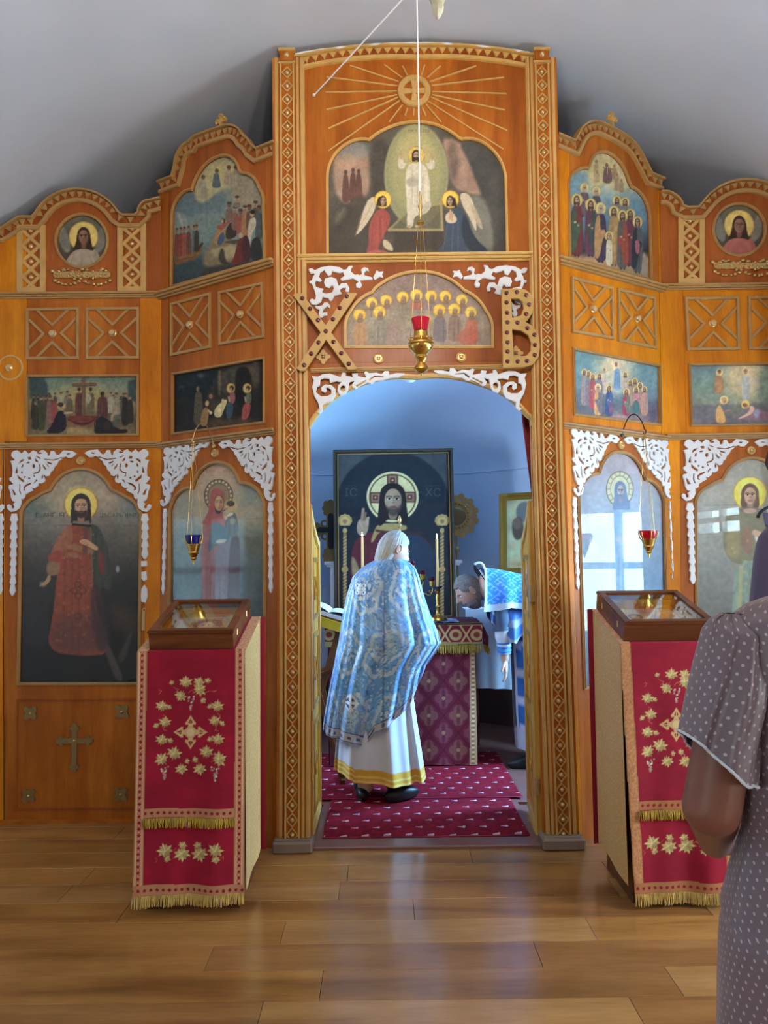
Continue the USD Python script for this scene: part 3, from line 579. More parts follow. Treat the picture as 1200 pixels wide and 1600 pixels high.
# ------------------------------------------------------------------ the gate section
GT = thing('icon_screen_gate', 'tall central gate section of the icon screen with studded pillars, sunburst and arched doorway', 'icon screen', (AX, D, 0))
s0 = P0.px(650, 500)
topline = path(P0, [(456, 92), (472, 89, .035), (650, 73.5, .035), (828, 88), (840, 88)])
door = Polygon(path(P0, [(488, 1325), (484.5, 668, .0), (488, 662, .085), (556, 606, .07), (652, 592.5, .07), (752, 603, .085), (822, 650), (829, 655), (848.5, 1325)])).buffer(0)
res_spec = [(514, 397), (513.5, 278, 's'), (552, 222, .08), (577, 221), (582, 217, 'a'), (650, 192.5, 'a'), (715, 217), (721, 220, .08), (748, 222, 's'), (788, 282), (790.5, 397)]
sup_spec = [(542, 540), (541.5, 512, .08), (550, 487, .10), (583, 459), (588, 452, 'a'), (655, 426.5, 'a'), (718, 450), (724, 456, .10), (757, 487, .08), (767, 512), (767, 540)]
RES, SUP = (Polygon(path(P0, sp + [sp[0]])).buffer(0) for sp in (res_spec, sup_spec))
ICONS['rising'] = (P0, RES, s0); ICONS['supper'] = (P0, SUP, s0)
body = Polygon(np.vstack([topline, P0.uv([(842, 405), (850, 660), (862, 1322), (472, 1324), (470, 660), (462, 405)])])).buffer(0).difference(door)
zl = P0.uv((650, 405))[1]; zm = P0.uv((650, 566))[1]; zt = P0.uv((650, 100))[1]
for z0, z1, mt in ((zl, 9, 'wood_orange'), (zm, zl, 'wood_red'), (-1, zm, 'wood_orange')):
    g = body.difference(RES).difference(SUP).intersection(sbox(-3, z0, 3, z1))
    part(GT, 'board', bev(P0, g, -TH, 0, .0015), mt)
surround(GT, P0, RES, 4.2 * s0, 'trim_pale'); surround(GT, P0, SUP, 4.6 * s0, 'trim_pale')
crest_mould(GT, P0, topline, body, s0, 'trim_pale', depth=15, tri=14)
# torn white sheet edge that lies along the top
wv = [P0.w(P0.uv((x, 73 + abs(x - 650) ** 2 * .00048 + .5 * math.sin(x * .11) - .5)), .03) for x in np.linspace(462, 826, 60)]
part(GT, 'top_sheet', tube(wv, [.0035 + .004 * max(0, math.sin(i * .7)) ** 3 for i in range(60)], 5), 'white_paint')
# lintel and the shelf over the arch
part(GT, 'lintel', cat(list(cornice(GT, P0, (466, 402), (830, 397.5), 11, proj_=.05))), 'trim_pale')
part(GT, 'lintel', cat(list(cornice(GT, P0, (486, 577), (832, 570), 6, proj_=.03))), 'trim')
arch_line = LineString(door.exterior.coords)
dtop = door.intersection(sbox(-3, P0.uv((650, 672))[1], 3, 9))
ring = door.buffer(6.2 * s0, join_style=2).difference(door).intersection(sbox(P0.uv((483, 660))[0], P0.uv((650, 668))[1], P0.uv((831, 660))[0], 9))
part(GT, 'arch_moulding', cat([bev(P0, ring, -.03, .012, .003), bev(P0, door.buffer(4.2 * s0).difference(door.buffer(1.5 * s0)).intersection(sbox(P0.uv((484, 660))[0], P0.uv((650, 664))[1], P0.uv((830, 660))[0], 9)), 0, .018, .003)]), 'trim_pale')
# sunburst
c = P0.uv((647, 144)); R = 25.6 * s0
part(GT, 'sun_ring', bev(P0, Point(*c).buffer(R, 24).difference(Point(*c).buffer(R * .66, 24)), 0, .020, .004), 'trim')
cr = unary_union([Polygon([(c[0] + R * .70 * math.cos(a + d), c[1] + R * .70 * math.sin(a + d)) for d in (-.30, .30)] + [(c[0] + R * .12 * math.cos(a + 1.2), c[1] + R * .12 * math.sin(a + 1.2)), (c[0] + R * .12 * math.cos(a - 1.2), c[1] + R * .12 * math.sin(a - 1.2))]) for a in np.arange(4) * math.pi / 2] + [Point(*c).buffer(R * .16)])
part(GT, 'sun_cross', bev(P0, cr, 0, .016, .003), 'trim')
for a, b in [((330,138),(530,205)),((235,185),(525,222)),((232,247),(523,243)),((235,318),(525,258)),((243,395),(527,268)),((243,487),(535,280)),((470,135),(545,190)),((490,370),(545,298)),((545,140),(565,180)),((555,345),(566,311)),((635,135),(622,180)),((700,140),(645,190)),((845,140),(655,205)),((958,187),(662,220)),((968,253),(665,245)),((962,320),(665,258)),((970,403),(660,268)),((955,480),(650,285)),((640,345),(625,308)),((703,370),(640,297)),((590,345),(592,312))]:
    q = P0.uv(np.array([a, b]) / 2.609 + [420, 50])
    part(GT, 'sun_ray', bev(P0, LineString(q).buffer(1.15 * s0, cap_style=2), 0, .008, .0015), 'trim')
# carved white scrolls
for g, f in ((SCROLL, lambda x, y: (470 + x / 6.27, 405 + y / 6.27)), (SCROLL, lambda x, y: (836 - x / 6.27, 404 + y / 6.27)), (ARCHORN, lambda x, y: (470 + x / 6.27, 405 + y / 6.27)), (ARCHORN, lambda x, y: (839.5 - x / 6.27, 400.5 + y / 6.27))):
    part(GT, 'carved_ornament', bev(P0, place(g, P0, f), 0 if g is SCROLL else .010, .014 if g is SCROLL else .024, .003), 'white_paint')
for c in ((591.5, 561), (720.5, 558.5)): part(GT, 'rosette', spiral_rosette(P0, c, 8.2 * s0), 'stud', smooth=30)
for c in ((505, 558), (806, 552.5)):
    u = P0.uv(c); g = unary_union([affinity.rotate(affinity.scale(Point(u[0] + 7 * s0, u[1]).buffer(4.2 * s0, 5), 1.15, .85), a, origin=(u[0], u[1])) for a in (0, 90, 180, 270)] + [affinity.rotate(Point(u[0] + 6 * s0, u[1]).buffer(2.6 * s0, 4), a, origin=(u[0], u[1])) for a in (45, 135, 225, 315)])
    fl_ = part(GT, 'gilt_flower', bev(P0, g, 0, .009, .003), 'trim_pale'); part(fl_, 'knob', on(P0, u, dome_mesh(2.6 * s0, .013)), 'stud', smooth=40)
# jamb mouldings beside the pillars
def strip(pl, p, q, w, n0, n1, b=.003):
    a, c = pl.uv(p), pl.uv(q); d = pl.px(*p) * w / 2
    return bev(pl, Polygon([a + [-d, 0], a + [d, 0], c + [d * 1.06, 0], c + [-d * 1.06, 0]]), n0, n1, b)
def pillar(xt, xb, yt, yb, inner, off_in, off_out, label):
    """a studded pillar: xt/xb the stud line at top and bottom"""
    t = thing('studded_pillar', label, 'pillar', (P0.uv((xb, yb))[0], D, 0))
    sgn = inner
    def X(y): 
        k = (y - yt) / (yb - yt); return np.interp(k, [0, .24, .47, .70, 1.0], xt)
    ys = np.linspace(yt, yb, 8)
    def ribbon(w0, w1, n0, n1, ya=yt, yc=yb, b=.003):
        yy = np.linspace(ya, yc, 7)
        sc = [1 + .035 * (y - 600) / 700 for y in yy]
        pts = [(X(y) + w0 * k, y) for y, k in zip(yy, sc)] + [(X(y) + w1 * k, y) for y, k in zip(yy[::-1], sc[::-1])]
        return bev(P0, Polygon(P0.uv(pts)).buffer(0), n0, n1, b)
    part(t, 'shaft', ribbon(-24, 20, -.06, .030) if sgn > 0 else ribbon(-20, 24, -.06, .030), 'wood_orange')
    for w0, w1, n1, mt in ((-11.5, -8.6, .046, 'trim'), (8.6, 11.5, .046, 'trim')): part(t, 'edge_bead', ribbon(w0, w1, .02, n1), mt)
    o0, o1 = off_out
    part(t, 'outer_moulding', cat([ribbon(o0, o1, -.05, .024), ribbon(o0 + (o1 - o0) * .25, o1 - (o1 - o0) * .25, 0, .034)]), 'trim')
    o0, o1 = off_in
    part(t, 'inner_moulding', cat([ribbon(o0, o1, -.05, .026), ribbon(o0 + (o1 - o0) * .12, o0 + (o1 - o0) * .40, 0, .038), ribbon(o0 + (o1 - o0) * .55, o0 + (o1 - o0) * .9, 0, .034)]), 'trim')
    n = 55; y = yt + 24; k = 0
    yst = []
    step0, step1 = 20.75, 22.9
    while y < yb - 10 and k < 56:
        yst.append(y); y += step0 + (step1 - step0) * min(1, max(0, (y - 350) / 600)); k += 1
    for i, y in enumerate(yst):
        u = P0.uv((X(y), y)); st = (yst[min(i + 1, len(yst) - 1)] - yst[max(i - 1, 0)]) / (2 if 0 < i < len(yst) - 1 else 1)
        hw, hh = 9.4 * s0, st * .49 * s0
        dia = Polygon([(u[0] + hw, u[1]), (u[0], u[1] + hh), (u[0] - hw, u[1]), (u[0], u[1] - hh)])
        lz = part(t, 'lozenge', bev(P0, dia.difference(dia.buffer(-2.1 * s0, join_style=2)), .028, .038, .002), 'trim')
        part(lz, 'stud', on(P0, u, dome_mesh(3.9 * s0, .016, 10, 3), .030), 'stud', smooth=50)
    # cap with one big stud, and plinth
    u = P0.uv((X(yt), yt)); q = sbox(u[0] - 11 * s0, u[1] - 9 * s0, u[0] + 11 * s0, u[1] + 8 * s0)
    cp = part(t, 'capital', bev(P0, q, -.05, .050, .004), 'wood_orange'); part(cp, 'stud', on(P0, u, dome_mesh(4.4 * s0, .018), .05), 'stud', smooth=50)
    part(t, 'capital_trim', cat([bev(P0, sbox(u[0] - 13 * s0, u[1] + 7 * s0, u[0] + 13 * s0, u[1] + 11 * s0), -.05, .060, .003), bev(P0, sbox(u[0] - 13 * s0, u[1] - 12 * s0, u[0] + 13 * s0, u[1] - 9 * s0), -.05, .054, .003)]), 'trim')
    return t, X
LPt, XL = pillar([449.6, 451.6, 455.6, 458.2, 457.5], 457, 95.5, 1318, 1, (12.5, 27), (-22.5, -12), 'left studded pillar beside the gate, next to the mother and child bay')
RPt, XR = pillar([844.0, 850.8, 855.6, 865.0, 878.8], 878, 94.5, 1316, -1, (-25, -12.5), (12, 23), 'right studded pillar beside the gate, next to the bay with the crowd of saints')
plain('plinth_grey', S(128, 104, 88), .55, var=.1)
for t, x0, x1 in ((LPt, 428, 490), (RPt, 844, 910)):
    a, b = P0.uv((x0, 1325))[0], P0.uv((x1, 1325))[0]
    part(t, 'plinth', cat([cbox((a + b) / 2, D - .015, 0, b - a, .13, .062, .01), cbox((a + b) / 2, D - .005, .05, (b - a) * .93, .10, .02, .006)]), 'plinth_grey')
# big carved letters X and B studded with amber stones, hung on the gate
xl = unary_union([LineString(P0.uv([(465, 463), (553.5, 583)])).buffer(6.4 * s0, cap_style=2), LineString(P0.uv([(553, 461), (470.5, 583.5)])).buffer(6.4 * s0, cap_style=2)]).intersection(Polygon(P0.uv([(460, 464), (560, 463), (562, 581.5), (462, 584)])))
lt = thing('carved_letter', 'large wooden letter X studded with amber stones at the left of the supper icon', 'letter', P0.w(P0.uv((512, 583)), .042))
part(lt, 'body', bev(P0, xl, .042, .060, .002), 'letter_wood')
for x, y in ((25,420),(100,520),(178,630),(253,737),(327,840),(402,950),(475,1053),(455,400),(387,513),(322,622),(183,847),(112,955),(43,1065)):
    part(lt, 'stone', on(P0, P0.uv((470 + x / 6.27, 405 + y / 6.27)), dome_mesh(3.6 * s0, .010), .059), 'gem', smooth=50)
bo = [(570,328),(720,322),(800,332),(858,378),(882,450),(872,560),(828,625),(800,645),(880,690),(930,780),(945,890),(930,990),(870,1060),(780,1085),(585,1092)]
bl = Polygon(bo).buffer(8).buffer(-8).difference(Polygon([(668,420),(735,424),(775,460),(783,520),(755,585),(676,605)]).buffer(2)).difference(Polygon([(676,720),(760,732),(830,780),(853,850),(848,930),(812,972),(688,978)]).buffer(2))
lt = thing('carved_letter', 'large wooden letter B studded with dark stones at the right of the supper icon', 'letter', P0.w(P0.uv((808, 579)), .042))
part(lt, 'body', bev(P0, place(bl, P0, lambda x, y: (690 + x / 6.275, 405 + y / 6.275)), .042, .060, .002), 'letter_wood')
for x, y in ((620,370),(620,460),(625,560),(628,652),(625,750),(630,845),(630,935),(630,1030),(720,360),(810,390),(838,480),(810,572),(725,655),(822,708),(890,773),(895,872),(893,968),(818,1025),(727,1030)):
    part(lt, 'stone', on(P0, P0.uv((690 + x / 6.275, 405 + y / 6.275)), dome_mesh(3.5 * s0, .010), .059), 'gem', smooth=50)
# ------------------------------------------------------------------ painted icons: flat paint on boards, one colour per point of a fine net
def chaikin(P, k=2):
    P = np.asarray(P, float)
    for _ in range(k):
        Q = np.roll(P, -1, 0); P = np.stack([.75 * P + .25 * Q, .25 * P + .75 * Q], 1).reshape(-1, 2)
    return P
class Paint:
    def __init__(s, X, Y, sc): s.X, s.Y, s.sc = np.asarray(X, float), np.asarray(Y, float), sc; s.C = np.zeros((len(s.X), 3))
    def lin(s, gain=1.0, sat=1.0):
        c = np.clip(s.C, 0, 255); g = (c @ [.3, .59, .11])[:, None]; c = (g + (c - g) * sat) / 255
        return np.clip(np.where(c <= .04045, c / 12.92, ((c + .055) / 1.055) ** 2.4) * gain, 0, .92)
    def mix(s, idx, col, a):
        s.C[idx] += (np.asarray(col, float) - s.C[idx]) * np.asarray(a)[..., None]
    def fill(s, col): s.C[:] = col
    def vgrad(s, st): s.C[:] = np.stack([np.interp(s.Y, [q[0] for q in st], [q[1][k] for q in st]) for k in range(3)], 1)
    def ell(s, cx, cy, rx, ry, col, a=1., soft=1., rot=0, ring=None):
        dx, dy = s.X - cx, s.Y - cy; t = math.radians(rot); u, v = dx * math.cos(t) + dy * math.sin(t), -dx * math.sin(t) + dy * math.cos(t)
        d = (np.sqrt((u / rx) ** 2 + (v / ry) ** 2) - 1) * min(rx, ry) / s.sc
        al = np.clip(.5 - d / soft, 0, 1)
        if ring: al = np.minimum(al, np.clip(.5 + (d + ring) / soft, 0, 1))
        i = al > 0; s.mix(i, col, al[i] * a)
    def poly(s, pts, col, a=1., soft=1., sm=2):
        P = chaikin(pts, sm) if sm else np.asarray(pts, float); g = soft * s.sc
        i = np.nonzero((s.X > P[:, 0].min() - g) & (s.X < P[:, 0].max() + g) & (s.Y > P[:, 1].min() - g) & (s.Y < P[:, 1].max() + g))[0]
        if not len(i): return
        x, y = s.X[i], s.Y[i]; d = np.full(len(i), 1e9); ins = np.zeros(len(i), bool); Q = np.roll(P, -1, 0)
        for (ax, ay), (bx, by) in zip(P, Q):
            ex, ey = bx - ax, by - ay; L = ex * ex + ey * ey + 1e-9
            t = np.clip(((x - ax) * ex + (y - ay) * ey) / L, 0, 1); d = np.minimum(d, (x - ax - t * ex) ** 2 + (y - ay - t * ey) ** 2)
            if ay != by: ins ^= ((ay > y) != (by > y)) & (x < ex * (y - ay) / (by - ay) + ax)
        d = np.sqrt(d) / s.sc * np.where(ins, -1, 1); al = np.clip(.5 - d / soft, 0, 1); s.mix(i, col, al * a)
    def line(s, pts, w, col, a=1., soft=1., sm=0):
        P = np.asarray(pts, float)
        for (ax, ay), (bx, by) in zip(P[:-1], P[1:]):
            g = (w / 2 + soft * s.sc)
            i = np.nonzero((s.X > min(ax, bx) - g) & (s.X < max(ax, bx) + g) & (s.Y > min(ay, by) - g) & (s.Y < max(ay, by) + g))[0]
            ex, ey = bx - ax, by - ay; L = ex * ex + ey * ey + 1e-9; x, y = s.X[i], s.Y[i]
            t = np.clip(((x - ax) * ex + (y - ay) * ey) / L, 0, 1)
            d = (np.sqrt((x - ax - t * ex) ** 2 + (y - ay - t * ey) ** 2) - w / 2) / s.sc
            s.mix(i, col, np.clip(.5 - d / soft, 0, 1) * a)
    def mottle(s, scale, amp, seed=1, where=None):
        n = meshkit.fbm(np.stack([s.X / scale, s.Y / scale, np.zeros_like(s.X)], 1), 4, seed) - .5
        k = (1 + amp * 2 * n)[:, None]
        if where is None: s.C *= k
        else: s.C[where] = (s.C * k)[where]
    def text(s, x, y, txt, h, col, a=.6, slant=0):
        me = meshkit.text_mesh(txt, h, .001)
        from shapely import contains_xy
        fp = unary_union([Polygon(me.vertices[t][:, :2]).buffer(.01) for t in me.faces if abs(np.cross(*(me.vertices[t][1:, :2] - me.vertices[t][0, :2]))) > 1e-9])
        w = fp.bounds[2]
        i = np.nonzero((s.X > x) & (s.X < x + w + 2) & (s.Y > y - 1.4 * h) & (s.Y < y + .5 * h))[0]
        hit = sum(contains_xy(fp, s.X[i] - x + ox, y - s.Y[i] + oy).astype(float) for ox, oy in ((0, 0), (.25 * s.sc, .25 * s.sc), (-.25 * s.sc, .25 * s.sc), (.25 * s.sc, -.25 * s.sc), (-.25 * s.sc, -.25 * s.sc))) / 5
        s.mix(i, col, hit * a)
class Canvas(Paint):
    def __init__(s, pl, P, o, sc, step=1.15, pad=.003):
        s.pl, s.P, s.sc = pl, P, sc
        q = P.buffer(pad); u0, v0, u1, v1 = q.bounds
        c = pl.w(np.array([(u0 + u1) / 2, (v0 + v1) / 2])); st = step * np.linalg.norm(c - CAM) / F
        nu, nv = int((u1 - u0) / st) + 2, int((v1 - v0) / st) + 2
        us, vs = np.linspace(u0, u1, nu), np.linspace(v0, v1, nv)
        UU, VV = np.meshgrid(us, vs); s.uv = np.stack([UU.ravel(), VV.ravel()], 1)
        from shapely import contains_xy
        ins = contains_xy(q, s.uv[:, 0], s.uv[:, 1]).reshape(nv, nu)
        cell = ins[:-1, :-1] | ins[1:, :-1] | ins[:-1, 1:] | ins[1:, 1:]
        i, j = np.nonzero(cell); a = i * nu + j
        s.f = np.vstack([np.stack([a, a + 1, a + nu + 1], 1), np.stack([a, a + nu + 1, a + nu], 1)])
        use = np.unique(s.f); mp = np.full(nu * nv, -1); mp[use] = np.arange(len(use)); s.f = mp[s.f]; s.uv = s.uv[use]
        # the net's border points are pulled onto the outline
        px, py = proj(pl.w(s.uv)); s.X, s.Y = (px - o[0]) * sc, (py - o[1]) * sc
        s.C = np.zeros((len(use), 3))
    def finish(s, parent, n=-.010, gain=1.0, sat=.84, name='painting', mat='paint', board=True):
        lin = s.lin(gain, sat)
        part(parent, name, trimesh.Trimesh(s.pl.w(s.uv, n), s.f, process=False), mat, smooth=True, color=np.clip(lin, 0, .9))
        if board: part(parent, 'back_board', ext(s.pl, s.P.buffer(.012), n - .014, n - .0012), 'board')
SK, SKD, HAIR, GOLD, GOLDD = (196, 150, 112), (140, 96, 66), (58, 40, 30), (226, 184, 84), (168, 126, 46)
def dk(c, k): return tuple(np.clip(np.asarray(c, float) * k, 0, 255))
def head(c, x, y, r, halo=None, hair=HAIR, skin=SK, beard=True, turn=0, hr=1.9, face=True, long_=True, hx=1.0):
    """halo, hair, face with brow, eyes, nose, mouth, beard"""
    if halo is not None:
        c.ell(x, y - .1 * r, hr * r * hx, hr * r, halo); c.ell(x, y - .1 * r, hr * r * hx, hr * r, dk(halo, .62), .9, .8, ring=max(.6, .07 * r / c.sc))
        c.ell(x - .3 * r, y - .5 * r, hr * r * .6, hr * r * .6, dk(halo, 1.1), .35, 6)
    if hair is not None:
        c.ell(x, y - .12 * r, .92 * r * hx, 1.12 * r, hair)
        if long_: c.poly([(x - .9 * r * hx, y - .3 * r), (x + .9 * r * hx, y - .3 * r), (x + 1.0 * r * hx, y + 1.25 * r), (x + .5 * r * hx, y + 1.35 * r), (x - .5 * r * hx, y + 1.35 * r), (x - 1.0 * r * hx, y + 1.25 * r)], hair)
    c.poly([(x - .28 * r * hx, y + .6 * r), (x + .3 * r * hx, y + .6 * r), (x + .34 * r * hx, y + 1.5 * r), (x - .34 * r * hx, y + 1.5 * r)], dk(skin, .78))
    xf = x + turn * .12 * r
    c.ell(xf, y + .02 * r, .60 * r * hx, .88 * r, skin)
    if not face: return
    c.ell(xf + .3 * r * hx, y + .15 * r, .32 * r * hx, .7 * r, dk(skin, .80), .6, .25 * r / c.sc + .3)
    if beard:
        c.poly([(xf - .58 * r * hx, y + .22 * r), (xf - .3 * r * hx, y + .42 * r), (xf, y + .34 * r), (xf + .3 * r * hx, y + .42 * r), (xf + .58 * r * hx, y + .22 * r), (xf + .45 * r * hx, y + .85 * r), (xf, y + 1.12 * r), (xf - .45 * r * hx, y + .85 * r)], hair if hair is not None else HAIR, .92, .7)
        c.line([(xf - .16 * r * hx, y + .50 * r), (xf + .16 * r * hx, y + .50 * r)], .09 * r, (140, 70, 54), .9)
    else:
        c.line([(xf - .18 * r * hx, y + .50 * r), (xf + .18 * r * hx, y + .50 * r)], .1 * r, (160, 80, 64), .9)
        c.ell(xf, y + .64 * r, .2 * r * hx, .05 * r, dk(skin, .72), .7)
    for sx in (-1, 1):
        ex = xf + sx * .27 * r * hx
        c.line([(ex - .18 * r * hx, y - .24 * r), (ex, y - .29 * r), (ex + .18 * r * hx, y - .24 * r)], .07 * r, dk(HAIR, .8), .9)
        c.ell(ex, y - .08 * r, .17 * r * hx, .075 * r, (226, 208, 184), .9, .5); c.ell(ex, y - .08 * r, .085 * r * hx, .085 * r, (30, 22, 18), 1, .4)
        c.line([(ex - .18 * r * hx, y - .13 * r), (ex + .18 * r * hx, y - .13 * r)], .05 * r, dk(HAIR, .8), .9)
    c.line([(xf + .05 * r * hx, y - .2 * r), (xf + .09 * r * hx, y + .2 * r)], .05 * r, dk(skin, .62), .7); c.line([(xf - .09 * r * hx, y + .22 * r), (xf + .11 * r * hx, y + .22 * r)], .06 * r, dk(skin, .6), .8)
def folds(c, x0, x1, y0, y1, col, n=5, seed=1, a=.5, spread=1.0):
    r = random.Random(seed); xc = (x0 + x1) / 2
    for i in range(n):
        xa = x0 + (x1 - x0) * (i + .5 + r.uniform(-.3, .3)) / n; xb = xc + (xa - xc) * (1 + .5 * spread) + r.uniform(-.05, .05) * (x1 - x0)
        w = (x1 - x0) / n * r.uniform(.2, .6); ya = y0 + (y1 - y0) * r.uniform(0, .25)
        c.line([(xa, ya), ((xa + xb) / 2 + r.uniform(-.2, .2) * w, (ya + y1) / 2), (xb, y1)], w, dk(col, .72 if i % 2 else 1.16), a * r.uniform(.4, 1), .4 * w / c.sc + .6)
def robe(c, x, y0, y1, sw, hw, col, seed=1, n=5, lean=0, a=1.):
    c.poly([(x - sw * .45, y0), (x + sw * .45, y0), (x + sw, y0 + .10 * (y1 - y0)), (x + (sw + hw) * .52 + lean * .5, y0 + .55 * (y1 - y0)), (x + hw + lean, y1), (x - hw + lean, y1), (x - (sw + hw) * .52 + lean * .5, y0 + .55 * (y1 - y0)), (x - sw, y0 + .10 * (y1 - y0))], col, a)
    if n: folds(c, x - sw * .8, x + sw * .8, y0 + .15 * (y1 - y0), y1, col, n, seed, .55, (hw - sw) / max(sw, 1))
def saint(c, x, y, r, yf, col, cloak=None, halo=GOLD, hair=HAIR, beard=True, sw=1.9, hw=2.2, seed=1, hx=1.0, skin=SK, face=True, n=5, hands=True, hr=1.8, side=1):
    """a standing haloed figure: head at (x, y), feet at yf"""
    y0 = y + 1.15 * r
    if halo is not None: c.ell(x, y - .1 * r, hr * r * hx, hr * r, halo); c.ell(x, y - .1 * r, hr * r * hx, hr * r, dk(halo, .6), .85, .8, ring=max(.5, .08 * r / c.sc))
    robe(c, x, y0, yf, sw * r * hx, hw * r * hx, col, seed, n)
    if cloak is not None:
        h = yf - y0; k = side
        c.poly([(x + k * .1 * r * hx, y0), (x + k * sw * r * hx * 1.05, y0 + .1 * h), (x + k * hw * r * hx * 1.1, y0 + .9 * h), (x + k * .5 * r * hx, y0 + .95 * h), (x - k * .6 * r * hx, y0 + .55 * h), (x - k * sw * .95 * r * hx, y0 + .42 * h), (x - k * sw * .8 * r * hx, y0 + .32 * h), (x + k * .2 * r * hx, y0 + .36 * h)], cloak)
        folds(c, x, x + k * sw * r * hx, y0 + .2 * h, y0 + .9 * h, cloak, 3, seed + 5, .5)
    head(c, x, y, r, None, hair, skin, beard, face=face, hx=hx)
    if hands:
        h = yf - y0; c.ell(x - .5 * r * hx, y0 + .34 * h, .42 * r * hx, .3 * r, skin, 1, .7, -30); c.ell(x + .45 * r * hx, y0 + .40 * h, .40 * r * hx, .3 * r, dk(skin, .9), 1, .7, 30)
def icon(name, label, o, sc, group=None, step=1.15, key=None):
    pl, P, s_ = ICONS[key or name]; b = pl.w(np.array([(P.bounds[0] + P.bounds[2]) / 2, P.bounds[1]]), -.01)
    t = thing('icon', label, 'icon', b); return t, Canvas(pl, P, o, sc, step)
def glaze(t, key, n=-.0035):
    pl, P, _ = ICONS[key]; part(t, 'glass', ext(pl, P.buffer(-.0004), n - .002, n), 'pane')
GI = 1.0
# --- the rising figure between two winged ones
t, c = icon('rising', 'arched icon at the top of the gate, white-robed figure in an oval of light', (500, 180), 4)
c.vgrad([(40, (96, 88, 74)), (400, (104, 92, 78)), (700, (84, 76, 66)), (900, (96, 80, 64))])
c.poly([(80, 150), (310, 150), (320, 540), (90, 560)], (176, 138, 112), .9, 6); c.poly([(80, 150), (310, 150), (312, 270), (90, 280)], (120, 130, 128), .6, 14)
c.poly([(96, 230), (310, 260), (310, 330), (90, 330)], (190, 140, 104), .5, 12)
for x, y0 in ((160, 350), (205, 338), (242, 345)): robe(c, x, y0 + 12, 540, 16, 26, (112, 74, 62), 2, 3); c.ell(x, y0, 11, 15, (100, 68, 56))
c.poly([(60, 640), (180, 520), (320, 480), (330, 900), (60, 900)], (78, 68, 58), .9, 8); c.poly([(80, 640), (150, 560), (170, 600), (100, 690)], (130, 124, 92), .6, 8)
c.poly([(760, 130), (860, 150), (930, 230), (990, 420), (1040, 500), (900, 480), (820, 430), (790, 250)], (170, 130, 106), .95, 5); c.poly([(800, 160), (850, 160), (880, 330), (830, 420), (800, 300)], (96, 82, 72), .6, 8)
c.poly([(860, 160), (1000, 160), (1160, 300), (1170, 900), (1080, 860), (1040, 560), (980, 420), (930, 280)], (80, 76, 70), .95, 5); c.poly([(900, 500), (1050, 500), (1100, 860), (1010, 880), (940, 700)], (128, 124, 108), .85, 6)
c.poly([(310, 170), (420, 130), (470, 420), (420, 700), (310, 480)], (76, 68, 58), .8, 9); c.mottle(60, .14, 3)
c.ell(602, 370, 200, 320, (150, 146, 100), .95, 3); c.ell(602, 330, 165, 270, (176, 164, 104), .75, 14); c.ell(602, 230, 105, 130, (198, 176, 108), .7, 12); c.ell(602, 370, 200, 320, (190, 176, 120), .4, 3, ring=2)
c.text(545, 100, 'ВОСКР. ХВО', 17, (90, 74, 44), .6)
c.poly([(430, 715), (545, 600), (760, 548), (770, 715)], (112, 104, 78), .8, 2, 0); c.line([(430, 712), (765, 712), (758, 545), (690, 560)], 16, (170, 150, 92), .9, 2); c.line([(430, 712), (540, 605)], 14, (160, 142, 92), .8, 2)
c.poly([(470, 725), (770, 720), (790, 880), (450, 880)], (74, 62, 52), .85, 3, 0); c.poly([(440, 850), (800, 840), (1170, 890), (430, 890)], (146, 118, 90), .5, 6)
W = (214, 198, 166)
c.poly([(545, 290), (660, 290), (690, 420), (686, 520), (700, 570), (650, 620), (590, 620), (580, 700), (540, 700), (548, 560), (530, 420)], W); c.poly([(545, 290), (525, 330), (490, 330), (486, 270), (510, 240), (526, 300)], W); c.poly([(655, 290), (680, 335), (716, 330), (720, 290), (700, 250), (680, 300)], W)
folds(c, 545, 670, 320, 600, W, 7, 4, .5, .1); c.poly([(525, 400), (600, 372), (620, 430), (560, 450)], dk(W, .78), .7, 3); c.poly([(640, 560), (690, 520), (690, 580), (640, 620)], dk(W, .86), .8, 2)
c.line([(508, 262), (506, 225)], 14, SK); c.line([(702, 270), (695, 232)], 14, SK); c.ell(556, 690, 16, 8, SK); c.ell(608, 690, 16, 8, SK)
head(c, 602, 246, 29, GOLD, hr=1.85)
for sx, hx0, hc, rc, rc2 in ((1, 394, 522, (176, 84, 70), (204, 178, 146)), (-1, 816, 520, (78, 86, 98), (206, 182, 156))):
    k = sx
    c.poly([(hx0 - k * 50, 490), (hx0 - k * 110, 540), (hx0 - k * 150, 690), (hx0 - k * 176, 756), (hx0 - k * 110, 690), (hx0 - k * 40, 570)] if k > 0 else [(870, 480), (930, 480), (970, 560), (985, 750), (940, 640), (890, 560)], (206, 184, 148)); 
    if k < 0: c.poly([(930, 540), (970, 560), (1030, 720), (985, 690)], (188, 166, 130), .9)
    else: c.line([(300, 520), (250, 640), (220, 750)], 5, (150, 130, 100), .7); c.line([(330, 540), (280, 640), (240, 700)], 4, (160, 140, 108), .6)
    c.ell(hx0, hc, 54, 56, (238, 190, 62)); c.ell(hx0, hc, 54, 56, (176, 120, 30), .9, .8, ring=1); c.ell(hx0, hc, 40, 42, (246, 204, 84), .7, 4)
r1 = (170, 76, 64)
c.poly([(350, 590), (400, 575), (440, 620), (436, 680), (390, 760), (350, 860), (440, 880), (280, 872), (310, 800), (300, 720), (320, 650)], r1); folds(c, 310, 420, 620, 860, r1, 6, 3, .5); c.poly([(390, 770), (430, 780), (470, 850), (400, 830)], (196, 180, 140)); c.poly([(280, 850), (380, 830), (450, 870), (300, 876)], (190, 96, 80), .9)
head(c, 392, 530, 26, None, hair=(70, 44, 30), beard=False, turn=1); c.poly([(360, 510), (380, 500), (376, 560), (352, 566)], (70, 44, 30))
r2 = (70, 80, 96)
